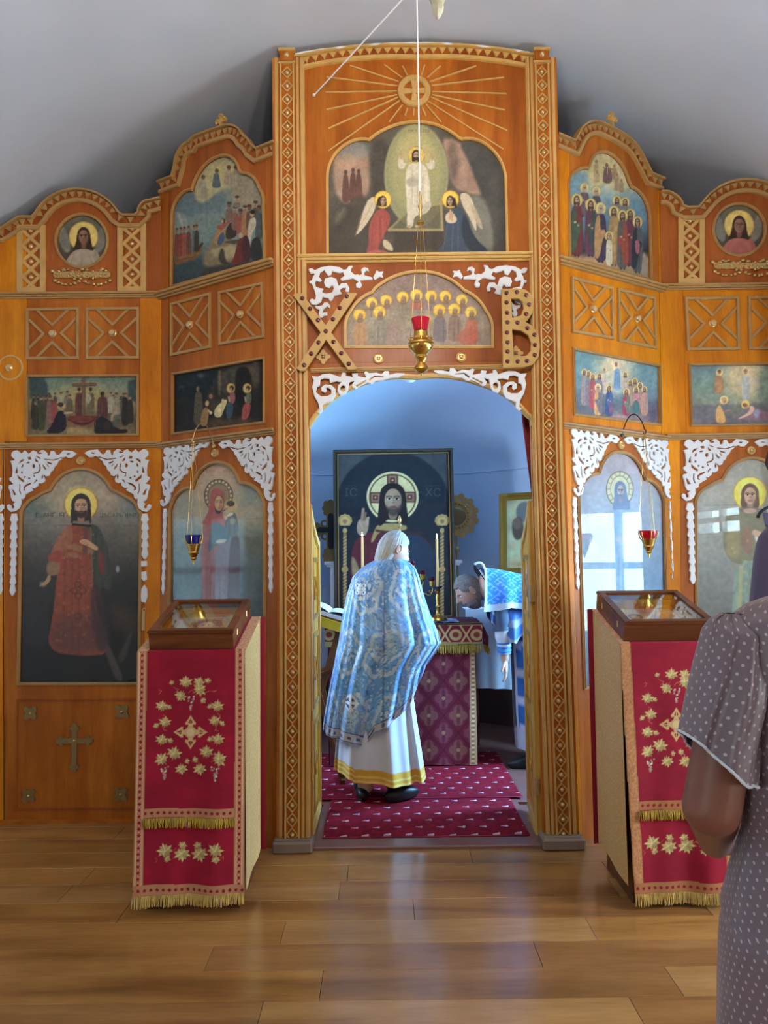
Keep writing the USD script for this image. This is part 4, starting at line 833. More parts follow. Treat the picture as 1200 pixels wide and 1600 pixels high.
c.poly([(800, 600), (860, 560), (900, 580), (960, 760), (1080, 860), (760, 870), (730, 840), (790, 780), (780, 690)], r2); folds(c, 790, 930, 620, 860, (96, 110, 126), 8, 9, .55); c.poly([(780, 620), (820, 590), (860, 640), (850, 670), (790, 670)], (206, 184, 150)); c.poly([(900, 580), (960, 760), (1080, 860), (930, 860), (880, 720)], (48, 52, 62), .8, 3)
c.line([(812, 640), (816, 590)], 13, SK); c.line([(826, 650), (826, 600)], 12, SK)
head(c, 816, 530, 26, None, hair=(60, 42, 32), beard=False, turn=-1); c.poly([(835, 500), (852, 520), (856, 590), (838, 560)], (60, 42, 32))
c.mottle(9, .10, 8); c.finish(t, gain=GI)
# --- supper: a worn panel with a row of bright halos
t, c = icon('supper', 'arched worn icon over the doorway with a row of bright gold halos', (530, 420), 4.8)
c.vgrad([(20, (150, 122, 108)), (250, (150, 124, 108)), (320, (158, 136, 112)), (580, (160, 138, 118))])
c.poly([(500, 350), (720, 345), (740, 420), (500, 430)], (172, 152, 110), .8, 4, 0); c.poly([(180, 340), (350, 350), (340, 560), (200, 560)], (150, 140, 108), .5, 10)
c.mottle(60, .14, 5); c.mottle(12, .08, 6)
B_ = [(243, 250, 43), (352, 232, 43), (477, 208, 44), (580, 192, 46), (690, 200, 44), (797, 202, 44), (922, 228, 43), (752, 305, 46), (864, 300, 45), (989, 322, 44), (153, 340, 46), (302, 320, 46)]
cols = [(150, 128, 104), (160, 132, 104), (140, 124, 100), (188, 100, 74), (140, 118, 112), (150, 120, 96), (150, 112, 96), (120, 104, 108), (140, 108, 92), (196, 100, 72), (188, 134, 86), (140, 128, 108)]
for i, ((x, y, r), co) in enumerate(zip(B_, cols)):
    robe(c, x + 4, y + 46, min(565, y + 240) if i > 6 else y + 110, 44, 52 if i > 6 else 40, co, i, 4, a=.8)
    cut = (246, 186, 34) if i % 3 else (240, 196, 60)
    c.ell(x, y, r, r, cut); c.ell(x + 6, y + 14, 20, 30, (132, 96, 76), .95, 1.2); c.poly([(x - 16, y + 20), (x + 26, y + 20), (x + 30, y + 60), (x - 22, y + 60)], (128, 98, 80), .8, 1.5); c.ell(x, y, r, r, (190, 130, 30), .6, 1, ring=.8); c.ell(x - 10, y - 12, r * .7, r * .5, (252, 212, 96), .5, 3)
    c.ell(x + 5, y + 12, 13, 18, (164, 118, 90), .8, 1.4)
c.poly([(895, 450), (1040, 440), (1050, 565), (880, 565)], (190, 92, 70), .7, 4); c.poly([(110, 420), (195, 420), (205, 560), (105, 560)], (186, 132, 84), .6, 4); c.poly([(345, 400), (470, 380), (470, 555), (345, 555)], (156, 104, 92), .35, 8)
c.line([(60, 300), (700, 300), (1120, 310)], 3, (110, 88, 78), .5, 1); c.mottle(14, .10, 12); c.finish(t, gain=GI)
# --- shore: boat at the left, crowd at the right, seated figures in the clouds
t, c = icon('shore', 'arched icon of a boat and a crowd on the shore, left of the gate', (260, 235), 7.273)
c.vgrad([(100, (170, 160, 116)), (560, (128, 142, 132)), (1000, (124, 150, 138)), (1300, (70, 84, 84)), (1550, (50, 60, 62))])
c.poly([(60, 500), (300, 440), (700, 480), (560, 760), (80, 800)], (104, 126, 132), .8, 12); c.poly([(200, 760), (560, 660), (560, 760), (240, 800)], (150, 164, 146), .6, 10)
c.poly([(300, 420), (420, 200), (560, 100), (760, 110), (830, 260), (760, 400), (600, 430), (420, 600), (320, 560)], (196, 178, 118), 1, 6); c.poly([(520, 140), (620, 140), (640, 400), (480, 430)], (206, 184, 104), .8, 8)
c.poly([(800, 270), (1060, 300), (1080, 700), (780, 620), (700, 480)], (168, 146, 110), .9, 10)
for x, y, h, w, co in ((400, 300, 250, 60, (176, 160, 124)), (555, 230, 190, 52, (92, 110, 110)), (690, 190, 200, 55, (180, 152, 118)), (770, 190, 150, 40, (170, 150, 124))):
    robe(c, x, y + 20, y + h, w * .6, w, co, int(x), 4); c.ell(x + 5, y, 22, 28, (150, 116, 84)); c.ell(x + 5, y - 10, 24, 22, (92, 70, 50), .8)
c.poly([(120, 700), (200, 720), (240, 860), (180, 870)], (160, 160, 150), .8, 4); c.poly([(100, 690), (140, 700), (190, 860), (160, 870)], (190, 186, 168), .7, 3)
for i, (x, co) in enumerate(((105, (130, 70, 48)), (150, (160, 64, 48)), (190, (172, 84, 60)), (240, (120, 78, 58)), (300, (104, 108, 114)), (330, (70, 64, 52)))):
    robe(c, x, 940 - i * 8, 1200, 26, 32, co, i, 3); c.ell(x, 905 - i * 8, 16, 26, (150, 110, 76)); c.ell(x, 884 - i * 8, 16, 12, (84, 60, 44)); c.ell(x, 895 - i * 8, 24, 34, (190, 150, 80), .35, 2, ring=1)
c.poly([(80, 1200), (220, 1180), (330, 1140), (400, 1040), (380, 1160), (300, 1250), (80, 1310)], (150, 96, 50)); c.line([(330, 1140), (395, 1050)], 26, (74, 62, 44)); c.line([(90, 1250), (300, 1200)], 8, (96, 58, 30), .7)
c.poly([(80, 1300), (300, 1240), (420, 1180), (480, 1300), (380, 1480), (80, 1560)], (60, 80, 84), .85, 8)
c.poly([(400, 1200), (470, 1080), (560, 900), (680, 1000), (820, 1040), (800, 1240), (500, 1320), (400, 1300)], (150, 124, 84), .95, 6); c.poly([(380, 1340), (560, 1320), (1090, 1220), (1090, 1300), (400, 1480)], (70, 60, 48), .9, 5)
c.poly([(470, 1130), (600, 1090), (800, 1060), (790, 1220), (560, 1230)], (186, 164, 116), .85, 4); c.poly([(570, 1240), (600, 1110), (640, 1110), (660, 1260), (720, 1270), (640, 1300)], (60, 56, 48), .9, 3)
c.poly([(520, 1090), (550, 900), (620, 860), (660, 900), (640, 1060)], (186, 126, 72)); c.poly([(550, 1080), (600, 930), (650, 920), (640, 1060)], (70, 96, 124)); c.poly([(560, 850), (640, 830), (720, 760), (740, 780), (660, 860), (620, 900), (560, 880)], (184, 86, 62)); c.ell(628, 795, 26, 32, (96, 60, 44)); c.ell(620, 800, 16, 22, SK)
c.poly([(660, 880), (740, 780), (790, 900), (780, 980), (660, 1020)], (74, 56, 46)); c.poly([(640, 1030), (740, 1010), (840, 1010), (820, 1060), (660, 1050)], (92, 80, 56))
for i, (x, y, yf, co) in enumerate(((770, 660, 900, (150, 92, 70)), (830, 690, 960, (170, 84, 62)), (880, 650, 980, (180, 120, 72)), (930, 640, 900, (120, 82, 66)), (1000, 600, 880, (96, 86, 74)), (700, 610, 800, (140, 104, 84)), (790, 540, 640, (140, 116, 92)), (1040, 650, 1000, (84, 92, 92)))):
    robe(c, x, y + 40, yf, 36, 44, co, i, 4); c.ell(x, y, 26, 34, SKD if i % 2 else SK); c.ell(x, y - 20, 26, 17, (84, 62, 46)); c.ell(x, y + 20, 13, 11, (96, 70, 52), .5)
c.poly([(920, 780), (1000, 740), (1010, 860), (960, 920), (930, 1160), (890, 1170), (910, 960)], (200, 182, 150)); c.ell(960, 710, 28, 36, SK); c.ell(965, 692, 30, 26, (58, 40, 32)); c.ell(905, 1160, 14, 24, SK)
c.poly([(800, 1000), (870, 960), (900, 1180), (880, 1260), (700, 1310), (760, 1200)], (128, 50, 44)); c.poly([(840, 980), (920, 940), (960, 1240), (850, 1270)], (82, 46, 50)); c.poly([(950, 1000), (1050, 960), (1090, 1250), (930, 1250)], (54, 56, 54)); c.ell(830, 960, 24, 30, (200, 170, 140))
c.mottle(26, .16, 4); c.finish(t, gain=.82, sat=.78)
# --- saints: a crowd of haloed men
t, c = icon('saints', 'arched icon of a standing crowd of haloed saints, right of the gate', (880, 230), 7.44)
c.vgrad([(80, (190, 172, 116)), (420, (170, 172, 140)), (620, (110, 138, 148)), (950, (80, 104, 120)), (1200, (40, 50, 58)), (1300, (190, 140, 96)), (1420, (150, 124, 84))])
c.poly([(60, 300), (280, 270), (330, 420), (200, 600), (70, 760)], (96, 138, 154), .8, 12); c.poly([(880, 560), (960, 700), (990, 900), (760, 700)], (92, 134, 152), .7, 12)
c.poly([(300, 300), (360, 150), (460, 90), (600, 160), (700, 300), (770, 470), (640, 520), (480, 420), (340, 470)], (190, 168, 108), .95, 7); c.poly([(460, 420), (560, 400), (640, 520), (560, 560)], (178, 178, 150), .6, 8)
for x, y, h, co in ((400, 160, 190, (160, 132, 92)), (405, 280, 120, (170, 140, 96)), (610, 210, 160, (156, 120, 84)), (640, 310, 190, (164, 134, 96)), (690, 380, 140, (150, 124, 90))):
    robe(c, x, y + 18, y + h, 26, 34, co, int(x), 3); c.ell(x, y, 17, 24, (150, 110, 78)); c.ell(x, y - 2, 26, 34, (206, 176, 104), .45, 2, ring=1)
robe(c, 530, 225, 410, 42, 56, (112, 84, 80), 3, 5); c.ell(522, 200, 17, 26, (120, 84, 60)); c.line([(500, 240), (480, 225)], 14, (150, 100, 80)); c.line([(560, 250), (600, 240)], 14, (150, 100, 80)); c.line([(530, 230), (528, 300)], 8, (190, 170, 130))
HL = (204, 172, 96)
rows = [(262, 470, 36, 800, (100, 80, 84), None), (400, 510, 36, 900, (78, 74, 84), None), (640, 615, 34, 900, (120, 112, 104), (90, 76, 76)), (735, 635, 34, 900, (110, 104, 104), None),
        (172, 610, 44, 1260, (112, 52, 52), (70, 84, 62)), (335, 665, 42, 1260, (98, 56, 70), (64, 74, 68)), (450, 710, 42, 1330, (70, 56, 72), (170, 122, 72)), (605, 745, 40, 1370, (150, 116, 72), (172, 128, 74)), (795, 775, 38, 1380, (104, 54, 66), None), (705, 795, 40, 1410, (92, 84, 78), (150, 66, 48)), (880, 865, 38, 1450, (84, 82, 80), (44, 52, 54))]
for i, (x, y, r, yf, co, cl) in enumerate(rows):
    saint(c, x, y, r, yf, co, cl, HL, (70, 50, 36) if i not in (0, 1, 6) else (160, 146, 124), i != 10, 1.7, 2.0, i, .86, (186, 140, 102), side=1 if i % 2 else -1)
    c.line([(x - 20, yf), (x - 22, yf - 12)], 12, (40, 34, 34)); c.line([(x + 22, yf + 6), (x + 22, yf - 6)], 12, (40, 34, 34))
saint(c, 550, 1030, 33, 1375, (196, 178, 142), None, HL, (130, 90, 60), False, 1.2, 1.2, 7, .9)
c.poly([(850, 1060), (910, 1090), (900, 1240), (855, 1230)], (166, 84, 98), .9); c.poly([(940, 1190), (985, 1260), (990, 1500), (920, 1490)], (140, 126, 108), .9); c.mottle(30, .14, 9); c.finish(t, gain=GI)
# --- raising of the cross
t, c = icon('cross_scene', 'wide icon of a large wooden cross raised among a crowd, far left', (30, 580), 6.154)
c.vgrad([(60, (112, 132, 112)), (200, (150, 150, 112)), (320, (150, 130, 82)), (480, (112, 92, 66)), (600, (140, 116, 78))])
c.poly([(90, 60), (230, 60), (270, 140), (270, 260), (90, 260)], (62, 80, 82), .9, 4, 0); c.poly([(1040, 90), (1120, 70), (1120, 300), (1040, 260)], (60, 78, 78), .9, 4, 0); c.ell(620, 250, 220, 130, (190, 162, 82), .6, 18)
c.text(375, 92, 'ВОЗДВИЖЕНІЕ', 11, (70, 74, 56), .45); c.text(790, 90, 'КРЕСТА ГДНЯ', 11, (70, 74, 56), .45)
r_ = random.Random(4)
for k in range(26):
    x = r_.choice([r_.uniform(95, 360), r_.uniform(850, 1120)]); y = r_.uniform(215, 290); co = r_.choice([(60, 56, 48), (84, 74, 60), (104, 92, 70), (54, 50, 46), (96, 64, 54)])
    robe(c, x, y + 16, 470, 18, 26, co, k, 2); c.ell(x, y, 11, 15, (150, 114, 82)); c.ell(x, y - 9, 11, 7, (74, 58, 44))
for x, y, yf, co in ((395, 215, 330, (170, 156, 124)), (455, 205, 400, (124, 112, 84)), (480, 240, 400, (112, 96, 70)), (875, 215, 400, (176, 162, 128)), (930, 225, 420, (150, 138, 112)), (1015, 225, 520, (52, 48, 44)), (1060, 250, 500, (60, 54, 46)), (205, 255, 570, (76, 78, 50)), (285, 255, 500, (140, 100, 84)), (150, 300, 560, (64, 60, 46))):
    robe(c, x, y + 22, yf, 27, 38, co, int(x), 4); c.ell(x, y, 15, 20, (172, 128, 92)); c.ell(x, y - 12, 15, 9, (90, 72, 52))
robe(c, 330, 280, 500, 26, 34, (168, 74, 70), 3, 3)
for x, co in ((570, (96, 60, 52)), (680, (120, 104, 74))):
    robe(c, x, 200, 430, 34, 40, co, int(x), 5); c.ell(x, 172, 17, 24, SKD); c.ell(x, 164, 19, 18, (60, 44, 34)); c.ell(x, 178, 24, 32, (220, 184, 90), .5, 1.5, ring=1)
c.poly([(640, 220), (670, 210), (690, 260), (660, 320), (640, 290)], (176, 164, 132)); c.line([(550, 210), (545, 420)], 12, (150, 60, 46), .8)
c.line([(612, 76), (616, 470)], 38, (124, 88, 58)); c.line([(516, 128), (724, 124)], 34, (128, 92, 60)); c.line([(604, 90), (606, 460)], 6, (160, 122, 84), .6); c.line([(516, 140), (724, 138)], 5, (84, 56, 36), .8)
c.poly([(440, 430), (620, 420), (790, 430), (760, 500), (640, 540), (480, 500)], (134, 58, 48)); c.poly([(440, 470), (600, 490), (740, 470), (730, 540), (560, 556), (450, 540)], (150, 100, 66), .8, 3); c.poly([(440, 440), (530, 490), (640, 495), (740, 450), (650, 520), (540, 515)], (92, 28, 32), .9, 2); c.poly([(380, 600), (460, 530), (700, 550), (720, 610)], (182, 150, 88), .9, 5)
robe(c, 795, 240, 470, 48, 52, (104, 62, 54), 6, 6); c.ell(792, 218, 18, 24, (92, 62, 46)); c.ell(796, 208, 20, 18, (64, 46, 36))
c.poly([(390, 370), (440, 400), (455, 590), (230, 600), (310, 520), (350, 400)], (48, 38, 46)); folds(c, 330, 440, 420, 590, (60, 46, 56), 5, 3, .5); c.ell(400, 332, 40, 40, (196, 158, 78)); c.ell(405, 335, 24, 30, (190, 150, 110)); c.ell(392, 318, 28, 22, (70, 52, 42)); c.line([(430, 400), (500, 395)], 18, (196, 160, 122))
c.poly([(710, 590), (720, 450), (770, 420), (870, 470), (940, 560), (1040, 550), (1030, 600), (760, 606)], (46, 40, 42)); c.poly([(800, 480), (870, 480), (880, 560), (800, 570)], (70, 58, 58), .8, 3); c.line([(720, 560), (730, 460), (770, 430)], 6, (130, 112, 100), .8); c.poly([(870, 420), (930, 370), (950, 420), (880, 500)], (190, 150, 112)); c.ell(925, 350, 22, 26, (180, 150, 118)); c.poly([(900, 420), (960, 400), (940, 540), (880, 530)], (90, 98, 94), .8)
c.mottle(22, .18, 3); c.finish(t, gain=.82, sat=.78)
# --- nativity
t, c = icon('nativity', 'wide dark icon of a night scene with a child on white cloth', (260, 550), 7.273)
c.fill((40, 36, 30)); c.poly([(80, 260), (600, 170), (560, 460), (80, 560)], (26, 38, 44), .9, 14); c.poly([(570, 180), (1100, 90), (1100, 420), (560, 520)], (84, 72, 52), .85, 12); c.poly([(940, 130), (1030, 100), (1050, 330), (960, 370)], (120, 96, 74), .6, 8)
c.poly([(770, 330), (780, 200), (860, 150), (940, 200), (960, 420), (960, 600), (770, 640)], (30, 24, 20), .95, 4); c.line([(590, 220), (590, 470)], 30, (124, 104, 70), .8, 3); c.line([(525, 320), (520, 460)], 12, (90, 78, 58), .7, 2); c.ell(375, 262, 36, 24, (96, 108, 112), .7, 4); c.ell(165, 392, 30, 8, (84, 100, 96), .6, 3)
c.poly([(1040, 100), (1110, 80), (1110, 800), (1040, 800)], (30, 26, 22), .9, 6); c.poly([(960, 430), (1100, 420), (1100, 790), (940, 790)], (44, 34, 26), .8, 8)
c.poly([(460, 760), (700, 740), (1000, 740), (1000, 810), (420, 880)], (96, 66, 38), .8, 8)
c.mottle(50, .3, 2)
robe(c, 350, 440, 830, 40, 60, (92, 80, 52), 2, 5); c.ell(342, 415, 18, 30, (140, 112, 76)); robe(c, 490, 450, 700, 40, 55, (74, 50, 38), 4, 4); c.ell(490, 500, 22, 26, (160, 110, 76)); c.ell(500, 410, 18, 24, (70, 50, 36))
c.poly([(380, 690), (430, 610), (470, 650), (460, 780), (440, 840), (370, 840)], (166, 120, 62)); c.ell(448, 580, 22, 32, (196, 156, 100)); c.line([(460, 660), (500, 690)], 20, (214, 176, 126)); c.ell(490, 690, 14, 18, (226, 200, 160))
c.poly([(530, 640), (620, 560), (660, 530), (680, 560), (640, 650), (610, 740), (530, 740)], (222, 202, 130)); c.line([(600, 650), (640, 560)], 18, (230, 206, 160)); c.ell(628, 550, 16, 20, (220, 176, 120)); folds(c, 540, 620, 640, 740, (206, 186, 120), 4, 3, .4); c.ell(630, 590, 100, 80, (230, 196, 110), .18, 14)
for x, y, top, bot in ((722, 408, (176, 92, 86), (60, 84, 100)), (908, 410, (104, 110, 82), (180, 72, 66))):
    c.ell(x - 4, y, 50, 58, (214, 178, 92)); c.ell(x - 4, y, 50, 58, (150, 112, 44), .9, .8, ring=1)
    c.poly([(x - 20, y + 60), (x + 40, y + 40), (x + 50, y + 130), (x + 20, y + 190), (x - 30, y + 180)], top); c.poly([(x - 40, y + 170), (x + 40, y + 170), (x + 30, y + 280), (x - 10, y + 360), (x - 70, y + 360), (x - 60, y + 240)] if x > 800 else [(x - 50, y + 150), (x + 30, y + 170), (x + 10, y + 340), (x - 60, y + 350)], bot); folds(c, x - 40, x + 30, y + 200, y + 340, bot, 4, int(x), .5); c.ell(x + 2, y + 10, 22, 32, (176, 124, 86)); c.ell(x + 8, y - 4, 26, 28, (62, 44, 32)); c.ell(x - 4, y + 16, 14, 22, SK); c.line([(x - 30, y + 100), (x - 20, y + 150)], 16, SK)
c.mottle(26, .2, 3); c.finish(t, gain=.82, sat=.78)
# --- ascension
t, c = icon('ascension', 'wide icon of a blue robed figure above two haloed groups', (885, 535), 7.742)
c.vgrad([(100, (104, 142, 146)), (500, (110, 140, 146)), (740, (96, 106, 116)), (950, (140, 116, 116))])
c.ell(600, 330, 230, 260, (204, 188, 148), .85, 22); c.ell(590, 270, 90, 70, (230, 190, 140), .8, 10); c.poly([(1060, 720), (1120, 680), (1120, 980), (980, 930)], (92, 84, 106), .8, 10); c.poly([(120, 700), (300, 720), (600, 870), (130, 880)], (96, 100, 110), .7, 10); c.poly([(560, 870), (760, 880), (740, 930), (560, 910)], (190, 146, 140), .8, 6); c.mottle(60, .12, 3)
c.ell(420, 190, 40, 14, (90, 116, 110), .5, 4); c.ell(900, 280, 50, 12, (90, 116, 110), .5, 4)
robe(c, 630, 310, 590, 34, 42, (112, 142, 178), 3, 6); c.ell(618, 262, 17, 30, (140, 100, 76)); c.ell(620, 590, 60, 24, (190, 196, 190), .6, 6)
HG = (240, 204, 128)
for i, (x, y, r, yf, co, cl) in enumerate([(232, 360, 26, 760, (150, 132, 126), None), (285, 380, 26, 760, (126, 116, 128), None), (475, 330, 24, 620, (196, 172, 152), None), (728, 390, 26, 560, (190, 162, 146), None), (415, 410, 28, 700, (130, 122, 138), None), (335, 420, 28, 800, (176, 74, 84), (180, 90, 92)), (790, 490, 27, 760, (170, 140, 112), None), (845, 470, 27, 760, (150, 128, 116), None), (908, 520, 27, 800, (166, 128, 120), None), (960, 570, 27, 880, (196, 134, 112), (170, 130, 116)), (860, 575, 28, 850, (190, 124, 124), None), (397, 545, 30, 880, (214, 152, 92), (120, 110, 118)), (742, 600, 30, 880, (168, 60, 82), (110, 118, 108)), (535, 555, 30, 890, (66, 84, 132), (78, 96, 148))]):
    saint(c, x, y, r, yf, co, cl, HG, (96, 70, 54) if i not in (11, 2) else (170, 150, 130), i != 13, 1.6, 1.9, i, .86, (200, 150, 116), hr=1.65, n=4)
c.poly([(820, 700), (890, 690), (910, 850), (810, 860)], (70, 112, 108), .95); c.poly([(540, 720), (580, 720), (580, 870), (530, 870)], (150, 84, 100), .8); c.mottle(26, .12, 9); c.finish(t, gain=GI)
# --- mountain
t, c = icon('mountain', 'wide icon of a white figure floating in light over kneeling men', (1060, 560), 8.571)
c.vgrad([(100, (112, 138, 142)), (400, (128, 152, 132)), (600, (136, 146, 126)), (640, (112, 116, 116)), (880, (128, 122, 120))])
c.ell(920, 270, 330, 280, (206, 184, 134), .9, 22); c.ell(910, 240, 150, 160, (220, 190, 140), .7, 16); c.poly([(1100, 110), (1640, 110), (1640, 560), (1110, 560), (1060, 400)], (120, 146, 130), .8, 14)
c.poly([(170, 660), (500, 620), (760, 640), (1000, 600), (1640, 590), (1640, 900), (180, 900)], (116, 110, 116), .85, 8); c.poly([(700, 640), (860, 620), (820, 760), (690, 760)], (124, 130, 96), .6, 10); c.mottle(70, .14, 4)
def small(x, y, yf, co, co2, hc=(240, 206, 124)):
    c.ell(x + 8, y + 4, 46, 46, hc, .9, 2); robe(c, x, y + 44, yf, 56, 62, co, int(x), 5); c.poly([(x - 40, y + 120), (x + 40, y + 100), (x + 50, yf - 60), (x - 20, yf)], co2, .9, 2); c.ell(x + 8, y, 24, 32, (196, 142, 96)); c.ell(x + 8, y - 14, 26, 22, (120, 84, 56), .9)
small(550, 180, 470, (176, 128, 92), (200, 140, 96)); small(1330, 190, 470, (150, 130, 110), (170, 120, 90))
robe(c, 915, 215, 560, 56, 52, (186, 186, 178), 3, 8); c.poly([(850, 300), (790, 320), (800, 345), (870, 330)], (190, 188, 176)); c.poly([(975, 290), (1060, 300), (1050, 325), (970, 320)], (190, 188, 176)); c.ell(912, 175, 24, 36, (170, 116, 80)); c.ell(912, 160, 26, 24, (130, 84, 56)); c.ell(912, 172, 52, 56, (240, 208, 140), .35, 4)
c.ell(620, 552, 58, 56, (244, 204, 108)); c.poly([(560, 620), (660, 610), (700, 700), (650, 730), (560, 720)], (112, 116, 126)); c.poly([(500, 760), (530, 630), (570, 620), (620, 720), (660, 860), (520, 870)], (216, 164, 92)); folds(c, 540, 640, 720, 860, (216, 164, 92), 4, 3, .5); c.ell(624, 562, 30, 36, (196, 132, 90)); c.ell(620, 540, 34, 24, (190, 160, 120)); c.line([(640, 700), (690, 690)], 20, (196, 140, 100))
c.ell(908, 612, 56, 58, (244, 204, 108)); c.poly([(960, 620), (1020, 640), (1110, 680), (1240, 740), (1240, 830), (1040, 820), (800, 810), (790, 790), (900, 770)], (150, 112, 124)); c.poly([(960, 620), (1040, 650), (1000, 740), (930, 770), (860, 800), (800, 806), (880, 760), (970, 700)], (222, 178, 150)); c.poly([(1010, 700), (1090, 670), (1110, 740), (1040, 820)], (150, 156, 176)); folds(c, 1080, 1230, 720, 820, (150, 100, 120), 5, 6, .5); c.ell(915, 636, 30, 34, (200, 150, 120)); c.ell(900, 620, 32, 26, (150, 96, 70))
c.mottle(30, .12, 9); c.finish(t, gain=GI)
# --- two round winged busts
for key, o, sc, lab, hy, rc, sk in (('winged_left', (0, 250), 3.554, 'round icon of a winged, haloed young figure in pale robe, upper far left', 0, (168, 146, 120), (150, 104, 74)), ('winged_right', (1020, 260), 3.478, 'round icon of a winged, haloed figure in red robe, upper far right', 0, (176, 92, 78), (156, 104, 80))):
    t, c = icon(key, lab, o, sc); cx, cy = (455, 450) if key == 'winged_left' else (468, 345)
    c.vgrad([(cy - 140, (108, 104, 82)), (cy + 140, (76, 64, 50))]); c.ell(cx, cy + 20, 90, 120, (70, 56, 44), .5, 12)
    for k in (-1, 1):
        c.poly([(cx + k * 60, cy + 40), (cx + k * 95, cy - 80), (cx + k * 125, cy - 90), (cx + k * 135, cy), (cx + k * 90, cy + 70)], (136, 130, 112), .95, 2)
        for q in range(5): c.line([(cx + k * (72 + q * 11), cy + 40 - q * 5), (cx + k * (98 + q * 8), cy - 70 + q * 5)], 3, (88, 82, 70), .7)
    c.ell(cx + 5, cy - 30, 82, 82, (222, 182, 84)); c.ell(cx + 5, cy - 30, 82, 82, (160, 116, 50), .8, 1, ring=1); c.ell(cx + 5, cy - 40, 70, 62, (230, 194, 100), .5, 4)
    if key == 'winged_right': c.text(cx - 45, cy - 92, 'УРІИЛЪ', 12, (140, 96, 40), .8)
    c.poly([(cx - 60, cy + 60), (cx - 20, cy + 30), (cx + 50, cy + 30), (cx + 90, cy + 60), (cx + 110, cy + 140), (cx - 100, cy + 140), (cx - 90, cy + 100)], rc); folds(c, cx - 70, cx + 80, cy + 60, cy + 140, rc, 8, 5, .45)
    c.poly([(cx - 30, cy - 60), (cx + 5, cy - 90), (cx + 42, cy - 60), (cx + 48, cy + 10), (cx + 68, cy + 55), (cx + 20, cy + 40), (cx - 16, cy + 40), (cx - 62, cy + 55), (cx - 36, cy + 10)], (62, 40, 28))
    head(c, cx + 5, cy - 28, 44, None, hair=None, skin=sk, beard=False); c.poly([(cx - 24, cy - 60), (cx + 5, cy - 80), (cx + 34, cy - 60), (cx + 5, cy - 66)], (62, 40, 28)); c.mottle(22, .12, 3); c.finish(t, gain=GI)
# --- the tall standing prince at the far left
t, c = icon('tall_saint', 'tall dark icon of a bearded man in red brocade with a green mantle', (0, 660), 3.554)
c.vgrad([(260, (150, 130, 104)), (400, (146, 126, 104)), (520, (126, 112, 98)), (700, (80, 72, 66)), (900, (44, 42, 38)), (1200, (28, 24, 20)), (1450, (20, 17, 14))])
c.ell(170, 470, 90, 70, (92, 104, 100), .8, 26); c.ell(720, 470, 80, 70, (98, 106, 102), .7, 24); c.ell(600, 400, 90, 90, (170, 140, 116), .5, 26); c.poly([(600, 980), (760, 1040), (760, 1200), (620, 1150)], (74, 54, 40), .6, 20); c.ell(350, 420, 120, 90, (166, 144, 112), .5, 26); c.mottle(120, .12, 3)
c.line([(130, 571), (760, 571)], 2, (74, 64, 54), .7)
c.text(192, 527, 'Б. АНГ. ЕП.', 26, (52, 46, 36), .9); c.text(547, 527, 'ЦѢСАРЬ ВѢР.', 24, (52, 46, 36), .85)
c.poly([(500, 1050), (540, 1100), (640, 1320), (690, 1440), (640, 1440), (600, 1330)], (92, 78, 72), .7, 3); c.poly([(740, 1140), (700, 1200), (640, 1330), (690, 1340)], (84, 70, 62), .6, 4); c.ell(650, 815, 10, 18, (150, 160, 180), .8, 2)
c.poly([(120, 900), (280, 905), (270, 1250), (130, 1260)], (46, 42, 42), .6, 8); c.poly([(215, 880), (270, 890), (240, 920), (215, 910)], (128, 104, 84), .8, 2)
c.ell(446, 455, 96, 96, (222, 178, 74)); c.ell(446, 455, 96, 96, (120, 84, 34), .9, 1.4, ring=1.6); c.ell(440, 420, 80, 62, (232, 194, 96), .5, 8); c.ell(446, 455, 88, 88, (176, 132, 50), .5, 1, ring=.8)
M = (58, 62, 50)
c.poly([(470, 560), (540, 570), (575, 640), (610, 760), (620, 900), (600, 940), (560, 900), (530, 1000), (490, 860), (480, 700)], M); folds(c, 500, 600, 600, 920, M, 6, 4, .5); c.line([(500, 580), (510, 860)], 6, (140, 110, 70), .6)
R0 = (140, 60, 36)
c.poly([(400, 560), (450, 575), (500, 590), (500, 760), (520, 960), (570, 1180), (600, 1290), (460, 1310), (250, 1270), (290, 1080), (310, 860), (330, 700), (345, 600)], R0)
c.poly([(345, 590), (400, 560), (400, 680), (350, 720), (330, 780), (325, 850), (255, 850), (262, 780), (290, 690)], (150, 84, 58)); c.poly([(262, 730), (340, 700), (345, 770), (300, 790), (262, 770)], (150, 58, 44), .9, 2); c.poly([(255, 775), (322, 770), (318, 850), (252, 850)], (132, 96, 66), .9, 2)
folds(c, 330, 480, 620, 1280, R0, 8, 6, .45, .5); c.poly([(310, 1080), (460, 1060), (590, 1090), (600, 1290), (250, 1270)], (92, 50, 46), .6, 16)
c.line([(398, 690), (500, 720)], 34, (150, 104, 66), .7, 3); c.line([(470, 590), (470, 720)], 26, (96, 50, 52), .8, 3); c.line([(402, 566), (500, 575)], 12, (30, 26, 22)); c.poly([(360, 720), (440, 725), (430, 760), (350, 740)], (160, 120, 76), .5, 4)
r_ = random.Random(2)
for k in range(90):
    x, y = r_.uniform(300, 520), r_.uniform(620, 1240); c.ell(x, y, r_.uniform(3, 8), r_.uniform(3, 8), r_.choice([(184, 104, 74), (112, 40, 34), (170, 120, 80)]), .45, 2)
for x, y in ((430, 900), (408, 935), (456, 935), (432, 965), (430, 1075)): c.ell(x, y, 20, 18, (70, 30, 26), .8, 1, ring=1.2)
c.poly([(500, 900), (560, 900), (590, 1100), (600, 1260), (540, 1280), (500, 1100)], (66, 40, 42), .8, 6); c.poly([(540, 700), (570, 720), (580, 850), (545, 840)], (124, 44, 46), .9, 3)
